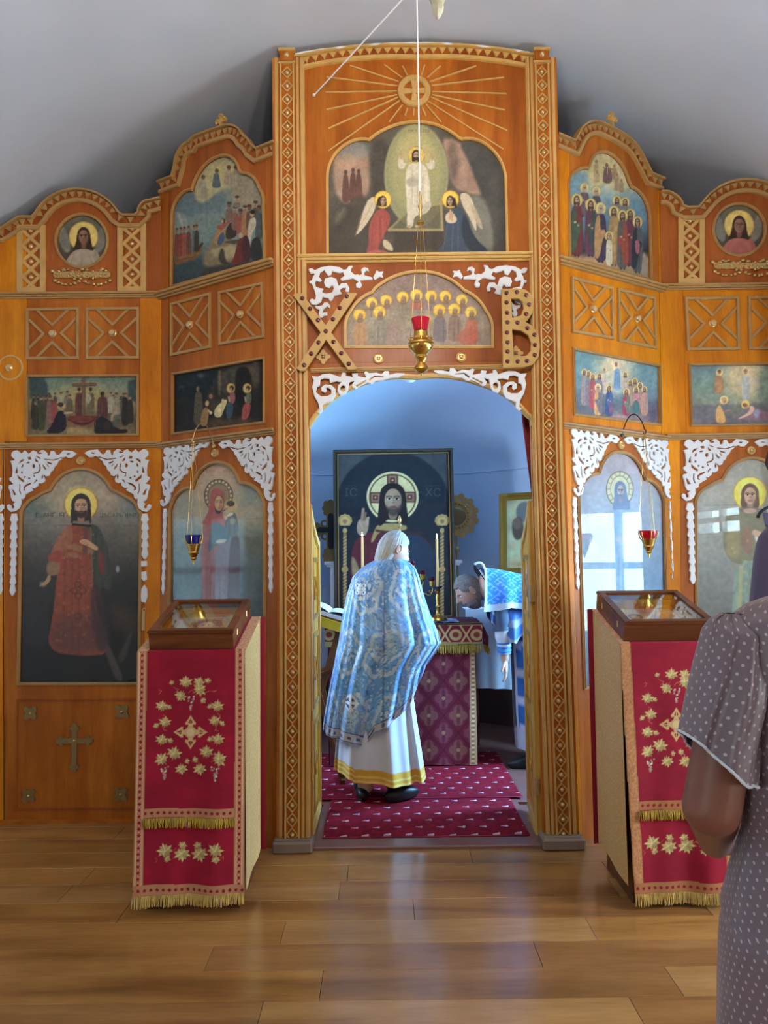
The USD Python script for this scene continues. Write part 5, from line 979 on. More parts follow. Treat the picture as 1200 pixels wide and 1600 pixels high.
c.poly([(290, 1280), (460, 1300), (600, 1290), (560, 1350), (470, 1360), (340, 1375), (310, 1340)], (24, 20, 18), .95, 3)
c.poly([(435, 655), (470, 645), (510, 670), (545, 695), (535, 715), (490, 690), (445, 675)], (190, 140, 100)); 
for q in range(4): c.line([(440 + q * 6, 655 + q * 7), (478 + q * 4, 660 + q * 8)], 2, (110, 72, 50), .8)
c.poly([(262, 845), (280, 850), (272, 890), (232, 910), (220, 900), (250, 880)], (170, 122, 84)); c.line([(225, 905), (215, 910)], 6, (150, 104, 70))
head(c, 446, 468, 60, None, hair=(46, 32, 24), skin=(182, 130, 94)); c.poly([(400, 500), (415, 440), (405, 560), (385, 560)], (46, 32, 24)); c.poly([(495, 500), (480, 440), (488, 560), (508, 560)], (46, 32, 24)); c.poly([(412, 430), (446, 405), (482, 430), (446, 422)], (46, 32, 24))
c.mottle(16, .14, 8); c.finish(t, gain=1.45); glaze(t, 'tall_saint')
# --- mother and child
t, c = icon('mother', 'arched glazed icon of a woman in red veil carrying a child', (255, 700), 6.668)
c.vgrad([(150, (186, 146, 112)), (420, (184, 150, 116)), (700, (166, 146, 118)), (900, (120, 122, 108)), (1300, (92, 96, 90)), (2600, (60, 62, 60))])
c.ell(900, 480, 120, 140, (120, 140, 132), .7, 26); c.ell(200, 560, 110, 110, (140, 140, 124), .6, 24); c.mottle(140, .1, 2)
c.text(430, 270, 'МР', 44, (150, 104, 66), .6); c.text(610, 270, 'ѲУ', 44, (150, 104, 66), .6); c.line([(800, 738), (1040, 730)], 3, (96, 86, 70), .7)
RV_ = (176, 78, 66)
c.ell(565, 495, 150, 172, (146, 116, 84)); c.ell(565, 495, 150, 172, (66, 46, 34), .9, 1.4, ring=1.4); c.ell(565, 495, 112, 132, (84, 60, 44), .8, 1, ring=1)
for a in np.linspace(0, 2 * math.pi, 22)[:-1]: c.ell(565 + 130 * math.cos(a), 495 + 150 * math.sin(a), 9, 11, (216, 204, 172), .9, 1); c.ell(565 + 130 * math.cos(a + .15), 495 + 150 * math.sin(a + .15), 5, 6, (70, 50, 40), .8, 1)
c.poly([(470, 700), (640, 740), (660, 900), (660, 1000), (530, 1020), (520, 1500), (520, 2500), (380, 2500), (400, 1500), (380, 1100), (400, 760)], (168, 96, 88)); c.poly([(500, 740), (680, 760), (690, 980), (540, 1000), (440, 1120), (480, 900)], (84, 104, 118)); c.poly([(520, 1000), (680, 960), (690, 1500), (690, 2500), (520, 2500)], (136, 110, 126)); folds(c, 400, 680, 1050, 2400, (140, 100, 112), 9, 3, .4, .1)
c.poly([(480, 1000), (530, 990), (525, 2500), (470, 2500)], (140, 62, 48), .9, 2); c.poly([(660, 900), (800, 900), (780, 1500), (760, 2500), (660, 2500)], (96, 46, 44), .95, 3); c.poly([(530, 960), (650, 940), (640, 985), (540, 1000)], (206, 196, 180), .9, 2)
c.poly([(480, 440), (560, 405), (630, 470), (625, 600), (600, 700), (640, 760), (620, 830), (560, 760), (480, 800), (380, 800), (430, 720), (465, 640)], RV_); folds(c, 470, 560, 470, 780, RV_, 5, 3, .45)
c.poly([(520, 520), (570, 485), (615, 510), (620, 600), (590, 680), (540, 690), (520, 620)], (70, 44, 36)); c.ell(568, 575, 46, 78, (206, 154, 108)); c.ell(592, 590, 26, 60, (168, 116, 82), .6, 3)
for ex in (548, 592): c.line([(ex - 16, 545), (ex + 14, 540)], 5, (80, 54, 40), .9); c.ell(ex, 560, 12, 6, (40, 28, 22), .95, .8)
c.line([(574, 560), (582, 604)], 4, (140, 92, 64), .8); c.line([(558, 632), (588, 630)], 6, (150, 64, 56), .95); c.line([(560, 614), (588, 612)], 4, (140, 92, 64), .7)
c.poly([(640, 690), (700, 650), (750, 680), (780, 880), (700, 950), (640, 860)], (96, 100, 100)); folds(c, 650, 760, 720, 900, (128, 124, 110), 5, 6, .5); c.ell(690, 610, 70, 82, (206, 178, 96), .55, 2); c.ell(692, 600, 38, 46, (206, 156, 112)); c.ell(690, 578, 40, 30, (84, 60, 44)); c.ell(682, 606, 5, 4, (50, 34, 26)); c.ell(706, 604, 5, 4, (50, 34, 26)); c.poly([(650, 690), (710, 660), (720, 700), (650, 720)], (214, 196, 170)); c.ell(640, 720, 18, 26, (206, 156, 112)); c.ell(710, 760, 30, 40, (160, 150, 110), .8, 2)
c.mottle(26, .10, 8); c.finish(t, gain=1.35); glaze(t, 'mother')
# --- pale saint, right bay
t, c = icon('pale_saint', 'arched glazed pale blue icon of a standing man, right angled bay', (860, 640), 5.333)
c.vgrad([(360, (172, 156, 164)), (800, (158, 164, 184)), (1400, (120, 150, 190)), (2300, (90, 110, 140))]); c.ell(600, 480, 170, 120, (186, 158, 156), .6, 30); c.mottle(140, .08, 2)
c.ell(590, 660, 116, 150, (206, 196, 150)); c.ell(590, 660, 116, 150, (104, 86, 70), .9, 1.2, ring=1.4); c.ell(590, 660, 80, 112, (110, 92, 78), .8, 1, ring=1)
for a in np.linspace(0, 2 * math.pi, 17)[:-1]: c.line([(590 + 84 * math.cos(a), 660 + 116 * math.sin(a)), (590 + 110 * math.cos(a), 660 + 144 * math.sin(a))], 7, (120, 96, 80), .7)
BL = (126, 160, 204)
c.poly([(540, 830), (590, 850), (650, 830), (700, 880), (730, 1200), (740, 1700), (740, 2300), (440, 2300), (450, 1500), (460, 1100), (480, 880)], BL); folds(c, 500, 700, 900, 2200, BL, 9, 4, .45, .1); c.poly([(600, 850), (690, 860), (720, 1180), (640, 1260), (560, 1200)], (150, 176, 206), .7, 4); c.poly([(640, 1240), (735, 1190), (740, 2300), (640, 2300)], (100, 134, 186), .6, 6)
c.poly([(540, 660), (560, 600), (600, 590), (640, 620), (650, 720), (690, 840), (600, 830), (520, 840), (545, 740)], (108, 124, 164)); head(c, 595, 680, 62, None, hair=(112, 120, 150), skin=(186, 164, 168), hx=.72); c.ell(590, 1080, 40, 30, (180, 168, 180), .8, 3)
c.mottle(26, .08, 8); c.finish(t, gain=GI); glaze(t, 'pale_saint')
# --- young saint, far right
t, c = icon('young_saint', 'tall glazed icon of a beardless saint in patterned robe, far right', (1040, 660), 2.5)
c.vgrad([(140, (170, 166, 154)), (330, (160, 158, 150)), (600, (132, 132, 130)), (800, (112, 112, 112)), (1010, (120, 104, 94))]); c.mottle(120, .1, 2); c.line([(120, 322), (560, 322)], 1.4, (110, 104, 96), .7)
c.ell(333, 277, 66, 66, (244, 208, 74)); c.ell(333, 277, 66, 66, (170, 124, 40), .8, 1.2, ring=1.2); c.ell(330, 260, 50, 44, (250, 222, 110), .5, 5)
c.poly([(250, 330), (310, 335), (360, 335), (410, 340), (440, 480), (420, 560), (300, 560), (250, 540), (225, 480), (228, 410)], (126, 122, 96)); c.poly([(240, 420), (290, 400), (300, 530), (240, 530)], (150, 134, 90), .8, 4); c.poly([(300, 420), (340, 400), (345, 520), (300, 500)], (150, 104, 84), .8, 3)
c.poly([(270, 540), (400, 540), (430, 760), (440, 1010), (255, 1010), (262, 760)], (124, 146, 136)); folds(c, 270, 400, 560, 1000, (124, 146, 130), 7, 5, .45, .2); c.line([(300, 560), (275, 1000)], 16, (170, 162, 110), .8, 2)
r_ = random.Random(5)
for k in range(60): c.ell(r_.uniform(265, 420), r_.uniform(430, 1000), r_.uniform(3, 7), r_.uniform(3, 8), r_.choice([(170, 160, 104), (96, 118, 120), (178, 170, 130)]), .55, 1.5)
c.poly([(345, 430), (366, 500), (360, 560), (330, 610), (375, 590), (390, 440)], (214, 214, 206), .9, 2); c.line([(270, 392), (330, 400), (372, 430)], 22, (128, 118, 96)); c.poly([(345, 415), (385, 430), (372, 450), (340, 440)], (200, 158, 130))
head(c, 333, 285, 38, None, hair=(104, 78, 62), skin=(200, 158, 132), beard=False); c.poly([(300, 330), (366, 330), (380, 352), (290, 352)], (120, 110, 110)); c.ell(333, 345, 26, 10, (190, 150, 124))
c.mottle(14, .10, 8); c.finish(t, gain=1.25); glaze(t, 'young_saint')
# ------------------------------------------------------------------ things in the nave
def wpt(px, py, Y): return atY(np.array(float(px)), np.array(float(py)), Y)
def turned(profile, p, sec=20):
    me = lathe(profile, sec); me.apply_translation(p); return me
def chain(p, q, n=None, r=.0012, sag=0.0):
    p, q = np.array(p, float), np.array(q, float); t = np.linspace(0, 1, 12)[:, None]
    pts = p + (q - p) * t; pts[:, 2] -= sag * 4 * (t * (1 - t))[:, 0]
    return tube(pts, r, 5)
def oil_lamp(label, px, py0, py1, Y, rpx, hang, glass, hang_r=.0, prof=None):
    """a cup of coloured glass in a brass holder hung by three chains; py0 rim, py1 tip of the finial"""
    k = Y / F; top = wpt(px, py0, Y); h = (py1 - py0) * k; r = rpx * k
    t = thing('oil_lamp', label, 'oil lamp', top)
    if prof == 'big':
        part(t, 'glass_cup', turned([(0, -.22 * h), (r * .70, -.22 * h), (r * .98, -.01 * h), (r * .98, 0), (r * .92, 0), (r * .66, -.205 * h), (0, -.205 * h)], top), 'ruby_glass', smooth=40)
        part(t, 'holder', turned([(0, -.24 * h), (r * .74, -.24 * h), (r * .76, -.34 * h), (r * .98, -.39 * h), (r * 1.38, -.44 * h), (r * 1.42, -.47 * h), (r * 1.3, -.49 * h), (r * 1.25, -.54 * h), (r * .95, -.60 * h), (r * .62, -.66 * h), (r * .60, -.69 * h), (r * .68, -.71 * h), (r * .52, -.75 * h), (r * .40, -.79 * h), (r * .5, -.82 * h), (r * .74, -.87 * h), (r * .76, -.91 * h), (r * .5, -.96 * h), (r * .14, -.98 * h), (r * .10, -1.02 * h), (0, -1.03 * h)], top, 28), 'brass', smooth=35)
        part(t, 'gem', cat([shift(trimesh.creation.icosphere(1, r * .12), top + [r * 1.18 * math.sin(a), -r * 1.18 * math.cos(a), -.545 * h]) for a in np.linspace(0, 2 * math.pi, 7)[:-1]]), 'gem', smooth=True)
        zr, rr = -.43 * h, r * 1.34
        part(t, 'gallery', cat([shift(trimesh.creation.torus(r * .16, r * .045, 10, 6), top + [r * 1.2 * math.sin(a), -r * 1.2 * math.cos(a), -.37 * h]) for a in np.linspace(0, 2 * math.pi, 13)[:-1]]), 'brass', smooth=True)
    else:
        part(t, 'glass_cup', turned([(0, -.42 * h), (r * .55, -.40 * h), (r * .92, -.16 * h), (r, 0), (r * .94, 0), (r * .86, -.15 * h), (r * .5, -.36 * h), (0, -.37 * h)], top), glass, smooth=40)
        part(t, 'holder', turned([(0, -.44 * h), (r * .58, -.42 * h), (r * .80, -.30 * h), (r * .86, -.30 * h), (r * .66, -.46 * h), (r * .56, -.56 * h), (r * .62, -.60 * h), (r * .42, -.70 * h), (r * .30, -.76 * h), (r * .36, -.80 * h), (r * .14, -.86 * h), (r * .08, -1.0 * h), (0, -1.01 * h)], top), 'brass', smooth=35)
        for a in np.linspace(0, 2 * math.pi, 7)[:-1]: part(t, 'claw', tube([top + [r * .82 * math.sin(a), -r * .82 * math.cos(a), -.34 * h], top + [r * 1.0 * math.sin(a), -r * 1.0 * math.cos(a), -.2 * h], top + [r * 1.08 * math.sin(a), -r * 1.08 * math.cos(a), -.05 * h]], r * .07, 6), 'brass', smooth=True)
        zr, rr = -.05 * h, r * 1.08
    hang = np.array(hang, float)
    for a in (.5, 2.6, 4.7):
        part(t, 'chain', chain(top + [rr * math.cos(a), rr * math.sin(a), zr], hang + [hang_r * math.cos(a), hang_r * math.sin(a), 0], r=.0013), 'brass', smooth=True)
    return t, hang
# the big lamp before the gate, on its long cord over a pulley
YL = 3.45
hp = wpt(657, 348, YL)
lt, _ = oil_lamp('big brass oil lamp with ruby glass hanging before the gate', 657, 498, 588, YL, 14.8, hp, 'ruby_glass', .012, 'big')
part(lt, 'crown', turned([(0, .03), (.004, .03), (.006, .012), (.016, .004), (.018, -.004), (.012, -.006), (0, -.006)], hp), 'brass', smooth=40)
part(lt, 'ornament', turned([(0, .16), (.004, .155), (.008, .12), (.005, .10), (.012, .08), (.006, .06), (.010, .045), (.004, .028), (0, .028)], hp, 12), 'old_brass', smooth=40)
pul = np.array([wpt(651, -30, YL + .02)[0], YL + .02, CZ + RV - .05])
e = P0.w(P0.uv((491, 151)), .012)
cd = thing('hanging_cord', 'thin white cord running up to the ceiling and down to the sunburst panel', 'cord', e)
part(cd, 'cord', tube([hp + [0, 0, .155], hp + (pul - hp) * .5, pul], .0042, 8), 'white_paint', smooth=True)
q2 = wpt(628, 0, 3.55); d2 = (q2 - e); pul2 = e + d2 * ((pul[2] - e[2]) / d2[2]) 
part(cd, 'cord', tube([e, (e + pul2) / 2, pul2], .0042, 8), 'white_paint', smooth=True)
part(cd, 'cleat', turned([(0, 0), (.008, 0), (.008, .01), (0, .012)], e - [0, .004, .006]), 'white_paint', smooth=40)
part(cd, 'pulley', cat([box(min(pul[0], pul2[0]) - .02, max(pul[0], pul2[0]) + .02, min(pul[1], pul2[1]) - .02, max(pul[1], pul2[1]) + .02, pul[2] - .005, pul[2] + .06)]), 'white_paint')
# lamps on brackets in the angled bays
for pl, base, mid, end, lamp, gl, mt, lab, lab2 in (
    (PL, (337, 697), (322, 660), (302, 684), (302.5, 836, 882, 13.0), 'cobalt_glass', 'old_brass', 'small oil lamp with cobalt blue glass before the mother and child icon', 'curved brass bracket holding the blue oil lamp, left angled bay'),
    (PR, (969, 680), (988, 646), (1007, 671), (1012.5, 829, 871, 13.5), 'ruby_glass', 'black', 'small oil lamp with ruby red glass before the pale blue icon', 'curved dark bracket holding the small red oil lamp, right angled bay')):
    b = pl.w(pl.uv(base), .018); Yl = b[1] - .22
    e_ = wpt(end[0], end[1], Yl); pts = []
    for q in np.linspace(0, 1, 22):
        p = b + (e_ - b) * q; sgn = math.sin(math.pi * q) ** .7
        xm, ym = proj(b + (e_ - b) * .5); rise = (ym - mid[1]) * Yl / F
        p = p + np.array([0, 0, rise * sgn]); pts.append(p)
    hook = [e_ + np.array([.008 * math.sin(a) * (-1 if pl is PL else 1), 0, -.012 + .012 * math.cos(a)]) for a in np.linspace(0, 4.2, 9)]
    t = thing('lamp_bracket', lab2, 'bracket', b)
    part(t, 'arm', tube(pts + hook[1:], .0032, 7), mt, smooth=True)
    part(t, 'wall_plate', on(pl, pl.uv(base), lathe([(0, 0), (.014, 0), (.012, .006), (.005, .009), (0, .009)], 14), .0135), mt, smooth=40)
    hk = e_ + [0, 0, -.026]
    l_, _ = oil_lamp(lab, lamp[0], lamp[1], lamp[2], Yl, lamp[3], hk + [0, 0, -.02], gl, .004)
    part(l_, 'top_knob', turned([(0, .004), (.003, .004), (.003, -.012), (.011, -.018), (.013, -.024), (0, -.026)], hk), 'brass', smooth=40)
# ------------------------------------------------------------------ lecterns with their cloths and glazed cases
material('brocade_yellow', {'g': ('geometry', {}), 'm': ('mapping', {'scale': (34., 34., 34.)}), 'v': ('voronoi_texture', {'scale': 1.0, 'feature': 'f1', 'randomness': .6}), 'r': ('rgb_ramp', {'ramp': [(.15, S(222, 196, 126)), (.4, S(198, 164, 84)), (.6, S(214, 184, 106))]}), 'p': ('principled_bsdf', {'roughness': .55, 'sheen_weight': .3})},
         [('g.position', 'm.vector'), ('m.vector', 'v.vector'), ('v.distance', 'r.fac'), ('r.color', 'p.base_color')])
plain('velvet_red', S(150, 14, 40), .7, var=.12, vscale=5, sheen_weight=.5, sheen_tint=S(220, 80, 110))
plain('fringe', S(206, 172, 96), .5, var=.2, vscale=40, metal=.25)
plain('fringe_olive', S(180, 146, 52), .5, var=.2, vscale=40, metal=.25)
plain('braid', S(214, 160, 122), .55, var=.3, vscale=70)
LEAF = [(0, -1), (.16, -.62), (.42, -.72), (.38, -.42), (.95, -.40), (.62, -.08), (.86, .28), (.42, .26), (.34, .60), (.08, .40), (0, .9), (-.08, .40), (-.34, .60), (-.42, .26), (-.86, .28), (-.62, -.08), (-.95, -.40), (-.38, -.42), (-.42, -.72), (-.16, -.62)]
def leaf(c, x, y, r, rot, col=(190, 164, 100)):
    a = math.radians(rot); L = np.array(LEAF) * r; R = L @ np.array([[math.cos(a), math.sin(a)], [-math.sin(a), math.cos(a)]]) + [x, y]
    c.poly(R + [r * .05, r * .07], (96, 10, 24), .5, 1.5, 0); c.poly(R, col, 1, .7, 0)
    for k in (0, 4, 16, 7, 13): c.line([(x, y), tuple(x * .15 + R[k] * .85 - [0, 0] if False else np.array([x, y]) * .2 + R[k] * .8)], r * .10, (232, 214, 160), .85, .6)
    c.ell(x + .25 * r, y + .2 * r, .3 * r, .3 * r, dk(col, .72), .5, 2)
def fringe(parent, name, pts, h, mat, n=150, seed=3, out=(0, -1, 0)):
    r = random.Random(seed); P = np.asarray(pts, float); ms = []; out = np.array(out, float)
    cum = np.concatenate([[0], np.cumsum(np.linalg.norm(np.diff(P, axis=0), axis=1))])
    for i in range(n):
        s_ = cum[-1] * (i + .5) / n; p = np.array([np.interp(s_, cum, P[:, k]) for k in range(3)])
        a = p + out * r.uniform(0, .004); b = p + out * r.uniform(.002, .012) + np.array([r.uniform(-.006, .006), 0, -h * r.uniform(.85, 1.05)])
        ms.append(tube([a, (a + b) / 2 + out * .003, b], [.0022, .0024, .0016], 4))
    part(parent, name, cat(ms), mat, smooth=True, kind='stuff')
def embroider(c, dx, dy, border_dots):
    """c in photo pixels; the motif group as on the left cloth, shifted"""
    def m(x, y): return 230 + dx + x / 8, 1030 + dy + y / 8
    for x, y, r, rot in ((485, 290, 70, 0), (650, 290, 62, 20), (425, 450, 66, -150), (650, 380, 78, 60), (700, 510, 36, 140), (310, 295, 30, -20), (760, 270, 36, 10), (185, 590, 66, 10), (275, 600, 30, 40), (225, 790, 66, 5), (120, 830, 34, -30), (185, 1010, 66, 10), (290, 1020, 34, 20), (880, 590, 70, 5), (790, 590, 32, -30), (850, 770, 64, -10), (940, 800, 34, 40), (890, 1000, 70, 8), (790, 1000, 34, -20), (340, 1180, 80, 15), (190, 1250, 74, -40), (430, 1360, 66, 170), (500, 1270, 30, 80), (745, 1160, 76, 0), (900, 1240, 84, 70), (660, 1360, 72, 170), (600, 1255, 36, 60)):
        px, py = m(x, y); leaf(c, px, py, r / 8 * 1.32, rot)
    for x, y in ((545, 540), (220, 1420), (860, 1420)):
        r = random.Random(int(x))
        for k in range(20):
            gy = r.uniform(-80, 90); gx = r.uniform(-1, 1) * (60 - .38 * (gy + 80)); px, py = m(x + gx, y + gy); c.ell(px, py, 1.5, 1.5, (170, 140, 120) if k % 3 else (214, 196, 170), 1, .7)
    for ln in ([(200, 690), (240, 720), (200, 870), (250, 900)], [(880, 670), (920, 700), (860, 880), (900, 890)], [(330, 350), (390, 380), (350, 420)], [(720, 420), (780, 395), (850, 400), (870, 380)], [(150, 380), (180, 400), (150, 440)], [(520, 420), (560, 380), (600, 420)]):
        c.line([m(*p) for p in ln], .8, (206, 150, 96), .8, .6)
    cx, cy = m(545, 910); G = (206, 170, 110)
    for a in (0, 90, 180, 270):
        t_ = math.radians(a); R = np.array([[math.cos(t_), -math.sin(t_)], [math.sin(t_), math.cos(t_)]])
        q = np.array([(0, -27), (4, -20), (8.5, -14.5), (8, -11.5), (3.5, -12), (4.5, -5), (-4.5, -5), (-3.5, -12), (-8, -11.5), (-8.5, -14.5), (-4, -20)]) @ R.T + [cx, cy]; c.poly(q, G, 1, .7, 0)
        q = np.array([(0, -22), (2, -18), (3.5, -15), (0, -13), (-3.5, -15), (-2, -18)]) @ R.T + [cx, cy]; c.poly(q, (120, 20, 34), .9, .6, 0); c.line([np.array([0, -22.]) @ R.T + [cx, cy], np.array([0, -8.]) @ R.T + [cx, cy]], 1, G, 1, .5)
    c.ell(cx, cy, 9, 9, (196, 160, 108)); c.ell(cx, cy, 6, 6, (226, 200, 150), .6, 2)
    def m2(x, y): return 200 + dx + x / 5.4545, 1220 + dy + y / 5.4545
    for x, y, r, rot in ((325, 590, 62, -20), (340, 650, 30, 110), (465, 610, 62, 175), (470, 545, 34, 30), (615, 605, 66, 160), (600, 545, 34, -20), (755, 580, 60, 20), (760, 645, 34, 170)):
        px, py = m2(x, y); leaf(c, px, py, r / 5.4545 * 1.25, rot)
    for ln in ([(240, 640), (260, 660), (245, 680)], [(400, 580), (420, 560)], [(690, 570), (670, 590)], [(800, 640), (825, 620), (820, 660)]): c.line([m2(*p) for p in ln], .8, (214, 110, 60), .9, .6)
plain('case_gold', S(222, 178, 84), .28, metal=.85)
material('brocade_gold', {'g': ('geometry', {}), 'm': ('mapping', {'scale': (40., 40., 40.)}), 'v': ('voronoi_texture', {'scale': 1.0, 'feature': 'f1', 'randomness': .8}), 'r': ('rgb_ramp', {'ramp': [(.15, S(224, 178, 96)), (.4, S(196, 144, 62)), (.6, S(210, 162, 78))]}), 'p': ('principled_bsdf', {'roughness': .5, 'sheen_weight': .2})},
         [('g.position', 'm.vector'), ('m.vector', 'v.vector'), ('v.distance', 'r.fac'), ('r.color', 'p.base_color')])
def lectern(side, corners, Yf, Yb, dx, dy, dots, lab):
    """corners: pixels TL TR BR BL of the front cloth"""
    BROC = 'brocade_yellow' if dots else 'brocade_gold'
    pf = Plane((0, Yf, 0), (1, 0, 0), (0, -1, 0)); q = pf.uv(corners); (x0, zt), (x1, _), (x1b, zb), (x0b, _) = q
    xc = (x0 + x1) / 2; zback = zt + (Yb - Yf) * math.tan(math.radians(15.8)); hw = (x1 - x0) / 2
    t = thing('lectern', lab[0], 'lectern', (xc, (Yf + Yb) / 2, 0))
    part(t, 'body', cat([box(xc - hw + .03, xc + hw - .03, Yf + .03, Yb - .03, .0, zt - .02)]), 'wood_case')
    # brocade cover: sides, front and back hang over the slanting top
    for s_ in (-1, 1):
        X = xc + s_ * (hw - .004); V = []; ny, nz = 9, 24
        for i in range(ny):
            y = Yf + .006 + (Yb - Yf - .012) * i / (ny - 1); top = zt + (zback - zt) * i / (ny - 1) - .004; bot = .085 + .03 * i / (ny - 1)
            for j in range(nz):
                k = j / (nz - 1); V.append((X + s_ * (.002 + k * (.002 + .004 * math.sin(i * 1.1 + s_))), y, top + (bot - top) * k))
        part(t, 'brocade_side', trimesh.Trimesh(V, grid_faces(ny, nz), process=False), BROC, smooth=True)
    part(t, 'brocade_top', trimesh.Trimesh([(xc - hw, Yf, zt), (xc + hw, Yf, zt), (xc + hw, Yb, zback), (xc - hw, Yb, zback), (xc - hw, Yf, zt - .006), (xc + hw, Yf, zt - .006), (xc + hw, Yb, zback - .006), (xc - hw, Yb, zback - .006)], [(0, 1, 2), (0, 2, 3), (4, 6, 5), (4, 7, 6), (0, 4, 5), (0, 5, 1), (2, 6, 7), (2, 7, 3), (1, 5, 6), (1, 6, 2), (0, 3, 7), (0, 7, 4)], process=False), BROC)
    # the long red cloth: front painted with embroidery, strip over the top, back hang
    ct = thing('embroidered_cloth', lab[1], 'cloth', (xc, Yf, zt))
    P = Polygon(q).buffer(0); c = Canvas(pf, P, (0, 0), 1, 1.05, pad=0)
    (ax, ay), (bx, by), (cx, cy), (ex, ey) = corners
    u = (c.Y - ay) / (ey - ay); xl = ax + (ex - ax) * u; xr = bx + (cx - bx) * u; f = (c.X - xl) / (xr - xl)
    c.fill((150, 16, 42)); c.mottle(40, .10, 3); c.mottle(9, .05, 4)
    embroider(c, dx, dy, dots)
    # woven borders
    wpx = 15.5 / (np.mean(xr - xl)); edge = np.minimum(f, 1 - f); i = edge < wpx
    B0 = np.array((206, 150, 112.)) if dots else np.array((190, 130, 84.))
    c.C[i] = B0 * (1 + .12 * np.sin(c.Y[i] * 1.9) * np.sin(c.X[i] * 2.1))[:, None]
    j = i & ((edge > wpx * .90) | (edge < wpx * .07)); c.C[j] = (170, 116, 70)
    yy = (c.Y - ay) % 9.6 - 4.8; xo = (edge - wpx * .5) / wpx * 15.5
    if dots:
        j = i & (xo ** 2 + yy ** 2 < 6.5); c.C[j] = (150, 24, 30)
        y2 = (c.Y - ay + 4.8) % 9.6 - 4.8; j = i & (np.abs(np.sqrt(xo ** 2 + y2 ** 2) - 2.3) < .7); c.C[j] = (176, 96, 72); j = i & (np.abs(edge - wpx * .22) < .004); c.C[j] = (226, 186, 146)
    else: c.C[i] *= (1 + .35 * (meshkit.fbm(np.stack([c.X[i] / 2.2, c.Y[i] / 2.2, 0 * c.X[i]], 1), 2, 4) - .5))[:, None]
    for yb0, yb1 in ((ey - 21, ey - 4), (1262 + dy, 1276 + dy)):
        yc_ = c.Y - (c.X - (ax + bx) / 2) * 0; j = (yc_ > yb0) & (yc_ < yb1) & ((edge > wpx) | (yb0 > 1330)); c.C[j] = B0 * np.array((.9, .84, .8)); k_ = (c.X - ax) % 9.4 - 4.7; j2 = j & (k_ ** 2 + (yc_ - (yb0 + yb1) / 2) ** 2 < 6.5); c.C[j2] = (140, 24, 32)
    vel = 1 - u; n = .004 + .010 * np.sin(f * 9 + 1) * u + .006 * np.sin(f * 17 + 2 * u) * u + .02 * u * u
    part(ct, 'velvet_front', trimesh.Trimesh(pf.w(c.uv, n), c.f, process=False), 'print', smooth=True, color=c.lin(1.0, .96))
    # top strip and back hang with the border along the right edge
    for s0, s1, nm, mt in ((xc - hw + .03, xc + hw - .045, 'velvet_top', 'velvet_red'),):
        part(ct, nm, trimesh.Trimesh([(s0, Yf, zt + .002), (s1, Yf, zt + .002), (s1, Yb, zback + .002), (s0, Yb, zback + .002)], [(0, 1, 2), (0, 2, 3)], process=False), mt)
    for s_ in (-1, 1):
        a0, a1 = sorted((xc + s_ * (hw + .002), xc + s_ * (hw - .046)))
        part(ct, 'border', trimesh.Trimesh([(a0, Yf, zt + .003), (a1, Yf, zt + .003), (a1, Yb, zback + .003), (a0, Yb, zback + .003)], [(0, 1, 2), (0, 2, 3)], process=False), 'braid')
    V = [(xc - hw - .022 + (2 * hw + .044) * i / 16, Yb + .012 + .010 * math.sin(i * 1.4) * j / 8, zback - (zback - .10) * j / 8) for i in range(17) for j in range(9)]
    part(ct, 'velvet_back', trimesh.Trimesh(V, grid_faces(17, 9), process=False), 'velvet_red', smooth=True)
    nn = lambda ff, uu: .004 + .010 * math.sin(ff * 9 + 1) * uu + .006 * math.sin(ff * 17 + 2 * uu) * uu + .02 * uu * uu
    bot = [pf.w(pf.uv((ex + (cx - ex) * k, ey - 4 + (cy - ey) * k)), nn(k, 1.0) + .001) for k in np.linspace(0, 1, 30)]
    fringe(ct, 'fringe', bot, .048, 'fringe', 170, 3)
    uu = (1278 + dy - ay) / (ey - ay)
    md = [pf.w(pf.uv((ax + (ex - ax) * uu + 14 + ((bx - ax) + ((cx - ex) - (bx - ax)) * uu - 28) * k, 1276 + dy)), nn(k, uu) + .003) for k in np.linspace(0, 1, 30)]
    fringe(ct, 'upper_fringe', md, .042, 'fringe_olive', 150, 4)
    return xc, hw, zt, zback, t
